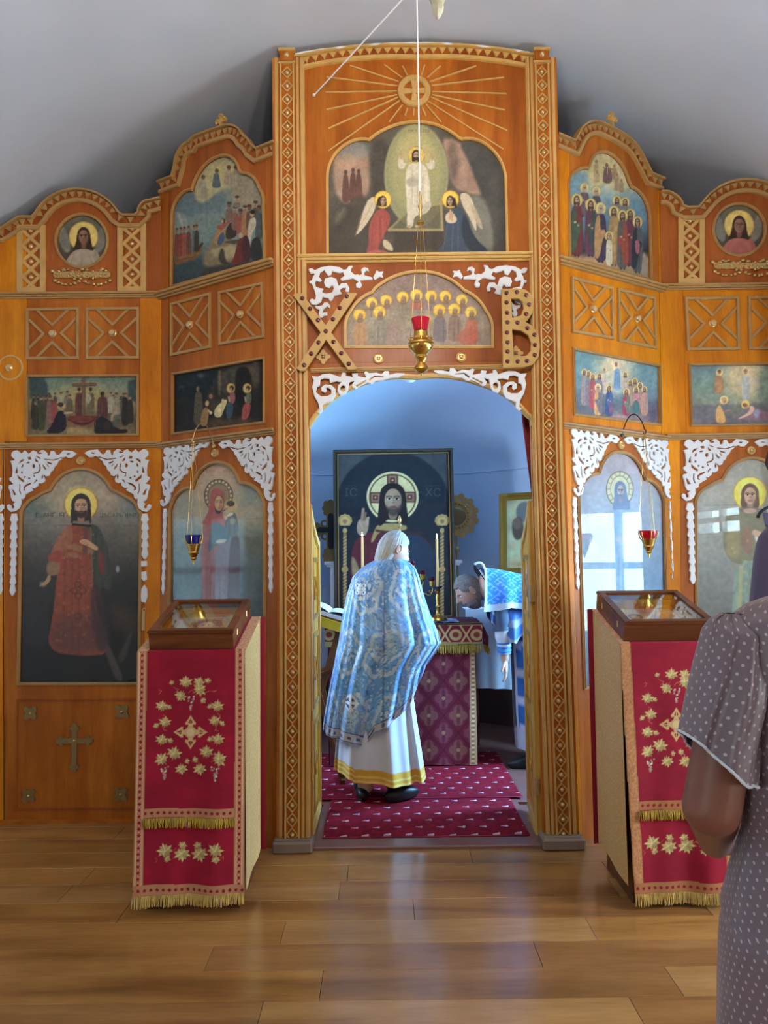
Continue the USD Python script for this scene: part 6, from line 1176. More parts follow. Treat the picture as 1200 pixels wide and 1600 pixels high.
def case(label, x0, x1, Yf, zf, alpha, L, H, draw):
    """glazed wooden box lying on the slanting top"""
    ca, sa = math.cos(alpha), math.sin(alpha)
    S_, N_ = np.array([0, ca, sa]), np.array([0, -sa, ca])
    t = thing('icon_case', label, 'icon case', ((x0 + x1) / 2, Yf, zf))
    pl = Plane((0, Yf, zf), (1, 0, 0), N_); pl.Z = S_
    R = sbox(x0, 0, x1, L); b = .034
    part(t, 'side', cat([bev(pl, R.difference(R.buffer(-.016, join_style=2)), .002, H, .003)]), 'wood_case')
    part(t, 'lid_frame', bev(pl, R.buffer(.004, join_style=2).difference(R.buffer(-b, join_style=2)), H, H + .014, .004), 'wood_case')
    part(t, 'base', ext(pl, R.buffer(-.002, join_style=2), .001, .012), 'wood_case')
    I = R.buffer(-.020, join_style=2)
    part(t, 'gilt_liner', cat([bev(pl, I.difference(I.buffer(-.030, join_style=2)), .012, H * .72, .006), bev(pl, I.buffer(-.014, join_style=2).difference(I.buffer(-.036, join_style=2)), .012, H * .5, .006)]), 'case_gold')
    Q = I.buffer(-.034, join_style=2); c = Canvas(pl, Q, (0, 0), 1, 1.0)
    c.X, c.Y = (c.uv[:, 0] - Q.bounds[0]) / (Q.bounds[2] - Q.bounds[0]) * 100, (1 - (c.uv[:, 1] - Q.bounds[1]) / (Q.bounds[3] - Q.bounds[1])) * 120; c.sc = 1.0
    draw(c); part(t, 'painting', trimesh.Trimesh(pl.w(c.uv, .016), c.f, process=False), 'paint', smooth=True, color=c.lin(1, .9))
    part(t, 'glass', ext(pl, R.buffer(-b + .002, join_style=2), H + .004, H + .007), 'pane')
    sx = x1 if x0 < 0 else x0
    for q in (.22, .78): part(t, 'clasp', shift(cbox(sx, 0, -.012, .006, .012, .03, .002), pl.w(np.array([0, L * q]), H * .55)), 'stud')
    return t
def draw_mother(c):
    c.fill((176, 176, 166)); c.ell(55, 40, 34, 36, (190, 150, 96)); c.ell(55, 40, 26, 28, (150, 100, 70)); c.poly([(10, 120), (20, 70), (45, 50), (70, 60), (95, 120)], (180, 110, 96)); c.ell(52, 44, 14, 18, (214, 170, 130)); c.ell(70, 62, 14, 15, (200, 160, 110)); c.ell(70, 64, 9, 11, (220, 180, 142)); c.ell(46, 42, 2, 1.4, (40, 30, 24)); c.ell(57, 42, 2, 1.4, (40, 30, 24)); c.line([(47, 53), (55, 53)], 1, (150, 70, 60)); c.mottle(20, .15, 3)
def draw_scene(c):
    c.fill((196, 178, 140)); c.mottle(26, .22, 2); c.ell(30, 40, 12, 14, (110, 84, 56)); c.ell(30, 42, 7, 9, (206, 170, 130)); c.poly([(15, 110), (22, 55), (42, 55), (50, 110)], (120, 96, 64)); c.poly([(44, 110), (60, 30), (68, 34), (60, 110)], (120, 134, 170)); c.poly([(60, 100), (70, 40), (88, 60), (90, 110)], (170, 112, 70)); c.ell(76, 84, 10, 9, (90, 84, 84)); c.ell(84, 100, 8, 8, (120, 116, 120)); c.ell(78, 30, 9, 10, (216, 176, 100)); c.ell(78, 32, 5, 7, (190, 140, 104))
xc, hw, zt, zb, t_ = lectern(-1, [(215, 1019), (383, 1014), (382, 1396), (211, 1400)], 3.36, 3.78, 0, 0, True, ('left lectern draped in pale yellow brocade, before the mother and child icon', 'red velvet cloth with gold vine leaves and dotted border, on the left lectern'))
case('dark wooden glazed case with a mother and child icon, lying on the left lectern', -1.072, -.690, 3.375, zt + .008, math.radians(15.8), .43, .078, draw_mother)
xc, hw, zt, zb, t_ = lectern(1, [(969, 1006), (1136, 1003), (1150, 1394), (988, 1396)], 3.36, 3.80, 758, -12, False, ('right lectern draped in pale yellow brocade, behind the woman in dotted dress', 'red velvet cloth with gold vine leaves, half hidden behind the dotted dress'))
case('dark wooden glazed case with a brown painted icon, lying on the right lectern', 1.082, 1.49, 3.375, zt + .008, math.radians(15.8), .44, .082, draw_scene)
# ------------------------------------------------------------------ chandelier (only its glass tip hangs into the photograph)
CHB = wpt(684, 30, 1.62)
ch = thing('chandelier', 'cream glass tip of a hanging lamp at the top edge', 'chandelier', CHB)
plain('cream_glass', S(238, 224, 184), .25, subsurface_weight=.2, coat_weight=.6)
for i in range(8):
    a = i * math.pi / 4 + .25; V = []
    for k in np.linspace(0, 1, 7):
        r_ = .004 + .036 * k ** 1.2 - .012 * max(0, k - .8); 
        for w_ in (-1, 0, 1):
            ang = a + w_ * (.42 * math.sin(min(1, k * 1.15) * math.pi) + .05); V.append((CHB[0] + (r_ + (.003 if w_ == 0 else 0)) * math.cos(ang), CHB[1] + (r_ + (.003 if w_ == 0 else 0)) * math.sin(ang), CHB[2] + .012 + .095 * k))
    part(ch, 'glass_petal', trimesh.Trimesh(V, grid_faces(7, 3), process=False), 'cream_glass', smooth=True)
part(ch, 'glass_tip', turned([(0, 0), (.006, .004), (.013, .018), (.015, .03), (.008, .042), (0, .045)], CHB, 8), 'cream_glass')
part(ch, 'bowl', turned([(0, .08), (.02, .085), (.05, .12), (.05, .13), (.02, .16), (.012, .20), (.012, .6), (0, .6)], CHB), 'brass', smooth=40)
part(ch, 'stem', tube([CHB + [0, 0, .5], CHB + [0, 0, CZ + RV + .02 - CHB[2]]], .009, 8), 'brass', smooth=True)
for i in range(6):
    a = i * math.pi / 3 + .3; c_ = np.array([math.cos(a), math.sin(a), 0])
    part(ch, 'arm', tube([CHB + [0, 0, .42], CHB + c_ * .12 + [0, 0, .36], CHB + c_ * .26 + [0, 0, .38], CHB + c_ * .32 + [0, 0, .46]], .007, 8), 'brass', smooth=True)
    part(ch, 'bulb_holder', turned([(0, 0), (.03, .002), (.058, .03), (.060, .052), (.057, .052), (.054, .032), (.02, .008), (.012, .05), (0, .05)], CHB + c_ * .32 + [0, 0, .455]), 'brass', smooth=40)
    p = CHB + c_ * .32 + [0, 0, .55]
    l = UsdLux.SphereLight.Define(stage, ch + '/bulb_%03d' % i); l.CreateRadiusAttr(.035); l.CreateIntensityAttr(LAMP_POWER); l.CreateColorAttr(Gf.Vec3f(*LAMP_COL)); l.AddTranslateOp().Set(Gf.Vec3d(*(p - CHB).tolist()))
# ------------------------------------------------------------------ the gate's leaves, curtain, carpets
for px0, sgn, lab in ((488, -1, 'gilded left leaf of the gate doors, swung open inwards'), (846, 1, 'gilded right leaf of the gate doors, swung open inwards')):
    x = P0.uv((px0, 1310))[0] + sgn * .012; x = x if sgn < 0 else P0.uv((838, 1100))[0] + .004
    t = thing('gate_leaf', lab, 'door', (x, D + .06, 0)); ln = .50
    an_ = math.radians(5.6 if sgn > 0 else 0.4); pl = Plane((x, D + .07, 0), (math.sin(an_), math.cos(an_), 0), (-sgn * math.cos(an_), sgn * math.sin(an_), 0))
    g = Polygon([(0, .03), (ln, .03), (ln, 1.665)] + [(ln * (1 - k), 1.665 + .20 * k ** 1.6) for k in np.linspace(.05, 1, 10)])
    part(t, 'panel', bev(pl, g, -.03, 0, .004), 'gilt_paint' if False else 'gilt_wood') if 'gilt_wood' in MAT else None
    if 'gilt_wood' not in MAT:
        wood('gilt_wood', S(184, 134, 48), S(206, 154, 62), S(222, 174, 86)); part(t, 'panel', bev(pl, g, -.03, 0, .004), 'gilt_wood')
    part(t, 'edge_frame', cat([bev(pl, g.difference(g.buffer(-.05, join_style=2)), 0, .012, .004)]), 'trim_pale')
    for z0, z1 in ((.12, .62), (.70, 1.12), (1.20, 1.56)):
        part(t, 'carved_panel', cat([bev(pl, sbox(.10, z0, ln - .10, z1).difference(sbox(.13, z0 + .03, ln - .13, z1 - .03)), 0, .010, .003), bev(pl, Point(ln / 2, (z0 + z1) / 2).buffer(.07).difference(Point(ln / 2, (z0 + z1) / 2).buffer(.045)), 0, .009, .003)]), 'gilt')
    for z in (.25, 1.3): part(t, 'hinge', box(x - .012, x + .012, D + .045, D + .08, z, z + .09), 'old_brass')
plain('curtain_red', S(150, 22, 24), .7, sheen_weight=.3, var=.1)
t = thing('curtain', 'red curtain drawn aside at the right edge of the doorway', 'curtain', P0.w(P0.uv((835, 660)), -.14)); V = []
pc = Plane((0, D + .14, 0), (1, 0, 0), (0, -1, 0))
for i in range(25):
    k = i / 24; 
    for j in range(14):
        m_ = j / 13; xl = np.interp(m_, [0, .38, .7, 1], [812, 815, 823, 831]); xr = 866
        u_ = pc.uv((xl + (xr - xl) * k, 575 + 208 * m_)); V.append(pc.w(u_, .018 * math.sin(k * 26 + m_)).tolist())
part(t, 'cloth', trimesh.Trimesh(np.array(V), grid_faces(25, 14), process=False), 'curtain_red', smooth=True)
part(t, 'rod', tube([pc.w(pc.uv((478, 570))), pc.w(pc.uv((868, 564)))], .008, 8), 'old_brass', smooth=True)
def carpet(lab, x0, x1, y0, y1, z, seed, wave=.0):
    pl = Plane((0, 0, z), (1, 0, 0), (0, 0, 1)); pl.Z = np.array([0, 1., 0])
    t = thing('carpet', lab, 'carpet', ((x0 + x1) / 2, (y0 + y1) / 2, z)); st = .0045
    nu, nv = int((x1 - x0) / st), int((y1 - y0) / (st * 1.6)); U, V = np.meshgrid(np.linspace(x0, x1, nu), np.linspace(y0, y1, nv)); U, V = U.ravel(), V.ravel()
    c = Paint(U * 1000, V * 1000, 4.0); c.fill((122, 22, 38)); c.mottle(26, .22, seed); c.mottle(220, .10, seed + 1)
    du, dv = 122, 112; row = np.floor(V * 1000 / dv); uu = (U * 1000 + (row % 2) * du / 2) % du - du / 2; vv = (V * 1000) % dv - dv / 2
    m = ((uu / 15) ** 2 + (vv / 8) ** 2 < 1) | ((np.abs(uu + 16) < 9) & (np.abs(vv) < 3.5)) | (((uu - 8) / 7) ** 2 + (vv / 15) ** 2 < 1)
    c.C[m] = (196, 164, 172)
    edge = np.minimum(np.minimum(U - x0, x1 - U), np.minimum(V - y0, y1 - V)) < .008; c.C[edge] = (120, 34, 60)
    h = .010 + wave * np.sin(U * 9 + 1) * np.exp(-((V - y0) / .12) ** 2) - .009 * edge
    part(t, 'pile', trimesh.Trimesh(pl.w(np.stack([U, V], 1), h), grid_faces(nv, nu), process=False), 'pile', smooth=True, color=c.lin())
    part(t, 'backing', ext(pl, sbox(x0 + .003, y0 + .003, x1 - .003, y1 - .003), 0, .004), 'velvet_red')
xa, xb = atZ(np.array(503.), np.array(1312.), 0)[0], atZ(np.array(829.), np.array(1308.), 0)[0]
ya = atZ(np.array(650.), np.array(1310.), 0)[1]; yb = atZ(np.array(650.), np.array(1252.), 0)[1]
carpet('crimson carpet with small pale motifs just inside the gate', xa, xb, ya, yb + .10, .005, 3, .004)
carpet('larger crimson carpet with small pale motifs under the altar', -.55, .865, yb, 5.90, .016, 7)
# ------------------------------------------------------------------ altar
YT = 5.50
pt = Plane((0, YT, 0), (1, 0, 0), (0, -1, 0))
x0, x1 = -.42, pt.uv((744, 1100))[0]; zt = pt.uv((700, 975))[1]
al = thing('altar_table', 'altar table covered in burgundy damask with gold edging', 'altar', ((x0 + x1) / 2, YT + .45, .026))
part(al, 'frame', box(x0 + .02, x1 - .02, YT + .02, YT + .54, .027, zt - .03), 'wood_case')
P = sbox(x0, .035, x1, zt - .01); c = Canvas(pt, P, (0, 0), 1, 1.1, pad=0)
c.fill((108, 28, 46)); c.mottle(12, .16, 3); A1, A2 = (134, 88, 74), (84, 18, 36)
w_ = 46
for r_ in range(-1, 8):
    for k in range(-3, 6):
        cx, cy = 670 + k * w_ * 1.0 + (r_ % 2) * w_ / 2, 1010 + r_ * 27
        for a in (0, 90, 180, 270):
            e_ = np.array([math.cos(math.radians(a)), math.sin(math.radians(a))]); c.ell(cx + e_[0] * 7, cy + e_[1] * 9, 7.4, 7.4, A1 if r_ % 2 == 0 else (134, 70, 76), .75, 1.2)
        c.ell(cx, cy, 3, 16, A2, .5, 1.5); c.ell(cx, cy, 3, 3, (176, 136, 100), .8)
        c.line([(cx - w_ / 2, cy), (cx, cy - 27), (cx + w_ / 2, cy), (cx, cy + 27), (cx - w_ / 2, cy)], 2.2, A2, .5, 1)
j = c.X > 734; c.C[j] = (186, 150, 112); c.C[j] *= (1 + .25 * np.sign(np.sin(c.Y[j] * .9)) * (np.abs(c.X[j] - 739) < 2.4))[:, None]
part(al, 'damask_front', trimesh.Trimesh(pt.w(c.uv, .004 + .006 * np.sin(c.uv[:, 0] * 22) * (1 - c.uv[:, 1])), c.f, process=False), 'print', smooth=True, color=c.lin())
for X in (x0 - .006, x1 + .004): part(al, 'damask_side', box(X - .002, X + .002, YT + .01, YT + .56, .035, zt - .01), 'velvet_dark') if 'velvet_dark' in MAT else (plain('velvet_dark', S(96, 26, 44), .7), part(al, 'damask_side', box(X - .002, X + .002, YT + .01, YT + .56, .035, zt - .01), 'velvet_dark'))
cv = thing('altar_cloth', 'patterned red and gold altar cover with olive fringe over the table top', 'cloth', ((x0 + x1) / 2, YT + .45, zt))
pv = Plane((0, YT - .018, 0), (1, 0, 0), (0, -1, 0)); a_, b_ = pv.uv((762, 1006)), pv.uv((758, 975)); xe = pv.uv((758, 975))[0]
P = Polygon([(x0 - .03, pv.uv((700, 974))[1]), (xe - .02, pv.uv((700, 974))[1]), (pv.uv((752, 990))[0], pv.uv((752, 1006))[1]), (x0 - .03, pv.uv((700, 1009))[1])]); c = Canvas(pv, P, (0, 0), 1, 1.0, pad=0)
c.fill((120, 34, 44)); 
for k in range(-8, 6):
    cx = 712 + k * 33; c.ell(cx, 992, 10, 9, (196, 160, 106), 1, 1); c.ell(cx, 992, 5, 4.5, (130, 50, 50), .9, 1)
    for s_ in (-1, 1): c.line([(cx + 16.5 - 9, 992 - 14 * s_), (cx + 16.5 + 9, 992 + 14 * s_)], 3, (204, 168, 112), 1, .8)
c.C[(c.Y < 977)] = (176, 146, 100); c.C[(c.Y > 1003)] = (168, 140, 84)
part(cv, 'front_band', trimesh.Trimesh(pv.w(c.uv), c.f, process=False), 'print', smooth=True, color=c.lin())
part(cv, 'top', box(x0 - .03, xe - .02, YT - .018, YT + .58, zt - .004, zt + .004), 'velvet_dark')
cor = [(xe - .02, YT - .018, zt), (xe + .03, YT + .02, zt - .10), (pv.uv((763, 1000))[0] + .01, YT + .06, pv.uv((763, 1012))[1]), (xe - .02, YT - .012, pv.uv((752, 1006))[1])]
V = np.array([cor[0], cor[1], cor[2], cor[3], (xe, YT + .57, zt), (xe + .05, YT + .57, zt - .17)]); part(cv, 'side_drop', trimesh.Trimesh(V, [(0, 2, 1), (0, 3, 2), (0, 1, 4), (1, 5, 4), (1, 2, 5)], process=False), 'velvet_dark')
fringe(cv, 'fringe', [pv.w(pv.uv((px, 1008)), .003) for px in (560, 650, 752)] , .062, 'fringe_olive', 150, 8)
fringe(cv, 'side_fringe', [cor[3], cor[2], (xe + .05, YT + .5, zt - .18)], .06, 'fringe_olive', 60, 9, out=(1, 0, 0))
plain('cloth_blue', S(72, 132, 206), .6, sheen_weight=.3)
plain('wax', S(226, 170, 96), .5, subsurface_weight=.3, subsurface_scale=.01)
b_ = thing('folded_cloth', 'blue folded cloth lying under the candlestick on the altar', 'cloth', (pt.uv((690, 968))[0], YT + .15, zt + .005))
V = [(pt.uv((640 + 78 * i / 10, 968))[0], YT + .02 + .30 * j / 6, zt + .006 + .012 * abs(math.sin(i * 1.3 + j)) + (.02 if j == 0 else 0) * 0) for i in range(11) for j in range(7)]
part(b_, 'cloth', trimesh.Trimesh(V, grid_faces(11, 7)[:, ::-1], process=False), 'cloth_blue', smooth=True)
def candle(lab, px, py_flame, py_base, Y, stand, z0):
    k = Y / F; tip = wpt(px, py_flame, Y); x, y = tip[0], Y
    t = thing('candlestick', lab, 'candlestick', (x, y, z0)); zf = tip[2]; zb = wpt(px, py_base, Y)[2]
    part(t, 'candle', turned([(0, zb), (.0105, zb), (.0095, zf - .012), (.006, zf - .006), (0, zf - .006)], (x, y, 0), 14), 'wax', smooth=40)
    part(t, 'flame', turned([(0, zf - .006), (.006, zf + .002), (.007, zf + .010), (.004, zf + .022), (0, zf + .034)], (x, y, 0), 10), 'flame', smooth=True)
    part(t, 'drip_pan', turned([(0, zb - .01), (.02, zb - .01), (.040, zb + .004), (.040, zb + .008), (.012, zb), (0, zb)], (x, y, 0)), 'cobalt_glass', smooth=40)
    h = zb - z0
    part(t, 'stand', turned([(0, z0), (.075, z0), (.07, z0 + .018), (.03, z0 + .032), (.014, z0 + .05), (.012, z0 + h * .35), (.022, z0 + h * .42), (.012, z0 + h * .48), (.017, z0 + h * .7), (.011, z0 + h * .8), (.024, z0 + h * .9), (.010, z0 + h * .95), (.020, zb - .006), (0, zb - .006)], (x, y, 0)), 'brass', smooth=40)
candle('tall lit candle in brass candlestick with blue pan, right end of the altar', 682.5, 840, 918, YT + .12, 1, zt + .022)
candle('tall lit candle at the left of the altar, just behind the bowed priest', 566, 838, 925, YT + .12, 1, zt + .005)
# seven-branched lamp stand and the small cross behind the priest
cl = pt.w(pt.uv((627, 968)), -.30); k7 = (YT + .3) / F
t = thing('branched_lamp', 'branched brass altar lamp with small dark red glass cups', 'lamp stand', (cl[0], YT + .3, zt + .005))
bz = zt + .005; cups = []
part(t, 'stem', turned([(0, 0), (.08, 0), (.07, .02), (.02, .05), (.012, .12), (.02, .16), (.010, .22), (.010, .40), (0, .40)], (cl[0], YT + .3, bz)), 'brass', smooth=40)
for (px, py) in ((644, 884), (660, 898), (675, 908), (612, 884), (596, 898), (580, 908), (628, 872)):
    w = wpt(px, py, YT + .3); s_ = np.sign(px - 628)
    r0 = .025
    part(t, 'glass_cup', turned([(0, 0), (r0 * .8, .002), (r0, .018), (r0 * .96, .036), (r0 * .86, .036), (r0 * .84, .016), (0, .008)], w + [0, 0, -.002]), 'plum_glass', smooth=40)
    part(t, 'cup_holder', turned([(0, -.055), (.008, -.052), (.014, -.042), (.022, -.036), (.0245, .002), (.021, .002), (.019, -.02), (0, -.02)], w), 'brass', smooth=40)
    if s_:
        pts = [w + [0, 0, -.05], w + [s_ * .004, 0, -.075], w + [-s_ * .02, 0, -.11], w + [-s_ * .05, 0, -.10], np.array([cl[0] + s_ * .03, YT + .3, w[2] - .16]), np.array([cl[0], YT + .3, bz + .14])]
        part(t, 'branch', tube(smooth_path(pts, 22), .0042, 7), 'brass', smooth=True)
        part(t, 'branch_scroll', tube([w + np.array([-s_ * (.012 + .016 * math.cos(a) * (1 - a / 9)), 0, -.085 + .016 * math.sin(a) * (1 - a / 9)]) for a in np.linspace(0, 7, 22)], .003, 6), 'brass', smooth=True)
cb = wpt(624.5, 832, YT + .5); t = thing('altar_cross', 'slender metal finial rising just above the bowed grey head', 'cross', (cb[0], YT + .5, zt + .005))
part(t, 'shaft', turned([(0, zt + .005), (.07, zt + .005), (.02, zt + .06), (.010, zt + .10), (.008, cb[2]), (.012, cb[2] + .01), (.006, cb[2] + .03), (.018, cb[2] + .05), (.02, cb[2] + .062), (.008, cb[2] + .075), (.014, cb[2] + .09), (.016, cb[2] + .11), (.004, cb[2] + .14), (0, cb[2] + .14)], (cb[0], YT + .5, 0)), 'old_brass', smooth=40)
part(t, 'arms', cat([tube([(cb[0] - .02, YT + .5, cb[2] + .1), (cb[0] + .02, YT + .5, cb[2] + .1)], .005, 8)]), 'old_brass', smooth=True)
# ------------------------------------------------------------------ the icon at the back wall with its frame, white ledge, cross and disc
YB = 6.52; pb = Plane((0, YB, 0), (1, 0, 0), (0, -1, 0))
O = Polygon([pb.uv((521, 704)), pb.uv((707, 701)), (pb.uv((707, 701))[0] + .004, 1.0), (pb.uv((521, 704))[0], 1.0)]); sb = pb.px(615, 800)
Pm = O.buffer(-7.5 * sb, join_style=2); ICONS['teacher'] = (pb, Pm, sb)
t = thing('icon', 'large dark framed icon of a long-haired man blessing, behind the altar', 'icon', (pb.uv((614, 900))[0], YB, 1.0))
c = Canvas(pb, Pm, (510, 690), 5.714, 1.1)
c.fill((74, 70, 68)); c.ell(595, 590, 510, 500, (42, 42, 46), 1, 3); c.poly([(85, 590), (1105, 590), (1105, 1700), (85, 1700)], (40, 40, 44), 1, 3, 0); c.mottle(90, .14, 3)
c.text(160, 490, 'ІС', 74, (84, 80, 80), .8); c.text(880, 490, 'ХС', 74, (84, 80, 80), .8); c.line([(160, 395), (270, 395)], 5, (78, 74, 74), .6); c.line([(880, 395), (1020, 395)], 5, (78, 74, 74), .6)
c.ell(592, 495, 232, 226, (224, 188, 122)); c.ell(592, 495, 212, 206, (92, 56, 40), .9, 1.2, ring=2.0); c.ell(592, 495, 150, 150, (216, 176, 110), .6, 3)
for q in ([(540, 292), (640, 292), (640, 400), (540, 400)], [(386, 452), (490, 452), (490, 550), (386, 550)], [(690, 448), (796, 448), (796, 546), (690, 546)]):
    c.poly(q, (96, 50, 40), .95, 1.2, 0); z_ = np.array(q); z_ = z_.mean(0) + (z_ - z_.mean(0)) * .72; c.poly(z_, (160, 110, 80), .9, 1, 0); z_ = z_.mean(0) + (z_ - z_.mean(0)) * .62; c.poly(z_, (92, 46, 38), .95, 1, 0); c.ell(*z_.mean(0), 9, 9, (200, 160, 110))
for x in (166, 1032):
    for a in np.linspace(-.25 * math.pi, 1.25 * math.pi, 9): c.ell(x + 44 * math.cos(a), 705 - 38 * math.sin(a), 22, 20, (188, 138, 76), 1, 1)
    c.ell(x, 712, 44, 40, (206, 158, 92)); c.ell(x, 712, 20, 20, (150, 100, 54), .8, 2); c.ell(x, 795, 20, 26, (186, 140, 82)); c.ell(x, 830, 16, 14, (160, 112, 64))
    c.line([(x, 840), (x, 1600)], 30, (150, 108, 62))
    for k in range(26): c.line([(x - 14, 862 + k * 30), (x + 14, 846 + k * 30)], 8, (206, 164, 104), .9, 1)
    c.ell(x, 1140, 30, 26, (180, 130, 76))
c.poly([(250, 880), (330, 830), (460, 800), (720, 790), (880, 860), (960, 960), (990, 1700), (220, 1700), (210, 1060)], (96, 34, 40)); folds(c, 260, 480, 880, 1500, (96, 34, 40), 7, 3, .5); c.poly([(640, 800), (760, 800), (940, 920), (1000, 1100), (980, 1600), (760, 1600), (800, 1200), (700, 960)], (40, 52, 66), .95, 3); c.poly([(215, 1000), (280, 1080), (330, 1300), (240, 1300)], (170, 140, 90), .8, 3)
c.poly([(390, 900), (440, 760), (480, 730), (700, 730), (730, 790), (600, 800), (470, 800), (420, 900)], (178, 134, 74), .95, 2); c.line([(450, 795), (600, 820), (840, 815)], 22, (70, 40, 32), .9, 2)
c.poly([(280, 830), (268, 760), (290, 690), (330, 700), (370, 670), (384, 690), (372, 800), (340, 850)], (172, 128, 96)); c.line([(318, 700), (330, 605)], 26, (160, 118, 90)); c.line([(338, 700), (350, 640)], 22, (130, 92, 70)); c.line([(300, 720), (320, 770)], 16, (186, 140, 106)); c.line([(360, 740), (376, 680)], 18, (186, 140, 106))
c.poly([(470, 560), (480, 430), (530, 380), (600, 366), (670, 390), (710, 460), (716, 600), (740, 720), (690, 760), (640, 700), (540, 690), (490, 760), (450, 740)], (44, 34, 32))
head(c, 594, 520, 116, None, hair=None, skin=(176, 132, 98), beard=False, hx=1.08); c.poly([(500, 480), (540, 400), (594, 388), (594, 372), (500, 400)], (44, 34, 32)); c.poly([(690, 480), (650, 400), (594, 388), (594, 372), (690, 400)], (44, 34, 32)); c.poly([(530, 560), (548, 590), (596, 580), (644, 590), (660, 560), (648, 640), (600, 672), (548, 640)], (74, 52, 42), .85, 4); c.line([(572, 598), (616, 598)], 8, (146, 84, 70), .9)
c.mottle(24, .10, 9); c.finish(t, n=.012, gain=1.0, sat=.9)
part(t, 'frame', cat([bev(pb, O.difference(O.buffer(-4.5 * sb, join_style=2)), -.03, .045, .006), bev(pb, O.buffer(-4 * sb, join_style=2).difference(Pm), -.01, .030, .003)]), 'frame_dark') if 'frame_dark' in MAT else (plain('frame_dark', S(66, 56, 46), .4, coat_weight=.3), part(t, 'frame', bev(pb, O.difference(O.buffer(-4.5 * sb, join_style=2)), -.03, .045, .006), 'frame_dark'))
part(t, 'gilt_slip', bev(pb, O.buffer(-4.4 * sb, join_style=2).difference(Pm), -.01, .020, .004), 'frame_dark'); part(t, 'gilt_slip', bev(pb, Pm.buffer(1.6 * sb, join_style=2).difference(Pm), .01, .026, .002), 'old_brass')
mt = thing('altar_shelf', 'white stepped shelf behind the dark icon, jutting out at both sides', 'shelf', (pb.uv((614, 900))[0], YB + .12, .016))
xa_, xb_ = pb.uv((506, 880))[0], pb.uv((723, 880))[0]; zs = pb.uv((614, 876))[1]
part(mt, 'ledge', cat([box(xa_, xb_, YB + .05, YB + .20, zs - .03, zs), box(xa_ + .02, xb_ - .02, YB + .06, YB + .20, zs - .05, zs - .03)]), 'white_paint'); part(mt, 'body', box(xa_ + .05, xb_ - .05, YB + .07, YB + .20, .005, zs - .05), 'white_paint')
# ornate cross at the left, openwork disc at the right, on poles
yp = YB + .24
pp = Plane((0, yp, 0), (1, 0, 0), (0, -1, 0)); s_ = pp.px(505, 828)
t = thing('processional_cross', 'ornate dark gilt cross standing at the left of the dark icon', 'cross', (pp.uv((517, 828))[0], yp, .005)); u = pp.uv((517, 828)); g = [LineString([u + [-26 * s_, 0], u + [26 * s_, 0]]).buffer(7 * s_), LineString([u + [0, -40 * s_], u + [0, 32 * s_]]).buffer(7 * s_)]
for e_ in ((-28, 0), (28, 0), (0, 34), (0, -40)):
    for o in ((0, 0), (7, 7), (-7, 7), (7, -7), (-7, -7), (9, 0), (-9, 0), (0, 9), (0, -9)): g.append(Point(*(u + np.array(e_) * s_ + np.array(o) * s_)).buffer(4.6 * s_))
for a in (45, 135, 225, 315): g.append(Point(*(u + 14 * s_ * np.array([math.cos(math.radians(a)), math.sin(math.radians(a))]))).buffer(6 * s_).difference(Point(*(u + 14 * s_ * np.array([math.cos(math.radians(a)), math.sin(math.radians(a))]))).buffer(3 * s_)))
part(t, 'cross_plate', bev(pp, unary_union(g), -.012, .012, .006), 'bronze'); part(t, 'inlay', bev(pp, LineString([u + [-18 * s_, 0], u + [18 * s_, 0]]).buffer(4 * s_).union(LineString([u + [0, -26 * s_], u + [0, 22 * s_]]).buffer(4 * s_)), .010, .016, .003), 'black')
part(t, 'pole', tube([(u[0], yp, .005), (u[0], yp, u[1] - 40 * s_)], .011, 10), 'old_brass', smooth=True)
yp2 = YB + .245; pp = Plane((0, yp2, 0), (1, 0, 0), (0, -1, 0)); u = pp.uv((713, 806)); s_ = pp.px(713, 806)
t = thing('processional_disc', 'round openwork gilt disc on a pole at the right of the dark icon', 'disc', (u[0], yp2, .005))
g = [Point(*u).buffer(24 * s_).difference(Point(*u).buffer(14 * s_))] + [Point(*(u + (27 + 4 * (i % 2)) * s_ * np.array([math.cos(i * math.pi / 12), math.sin(i * math.pi / 12)]))).buffer(5 * s_) for i in range(24)]
part(t, 'rim', bev(pp, unary_union(g), -.012, .014, .006), 'old_brass'); part(t, 'hub', on(pp, u, lathe([(0, 0), (15 * s_, 0), (15 * s_, .01), (11 * s_, .02), (6 * s_, .016), (0, .022)], 20)), 'bronze', smooth=40)
part(t, 'beads', cat([shift(trimesh.creation.icosphere(1, 2.1 * s_), pp.w(u + 19 * s_ * np.array([math.cos(a), math.sin(a)]), .014)) for a in np.linspace(0, 2 * math.pi, 25)[:-1]]), 'brass', smooth=True)
part(t, 'pole', cat([tube([(u[0], yp2, .005), (u[0], yp2, u[1] - 24 * s_)], .011, 10), turned([(0, -.03), (.02, -.02), (.026, 0), (.02, .02), (0, .03)], (u[0], yp2, u[1] - 52 * s_))]), 'old_brass', smooth=True)
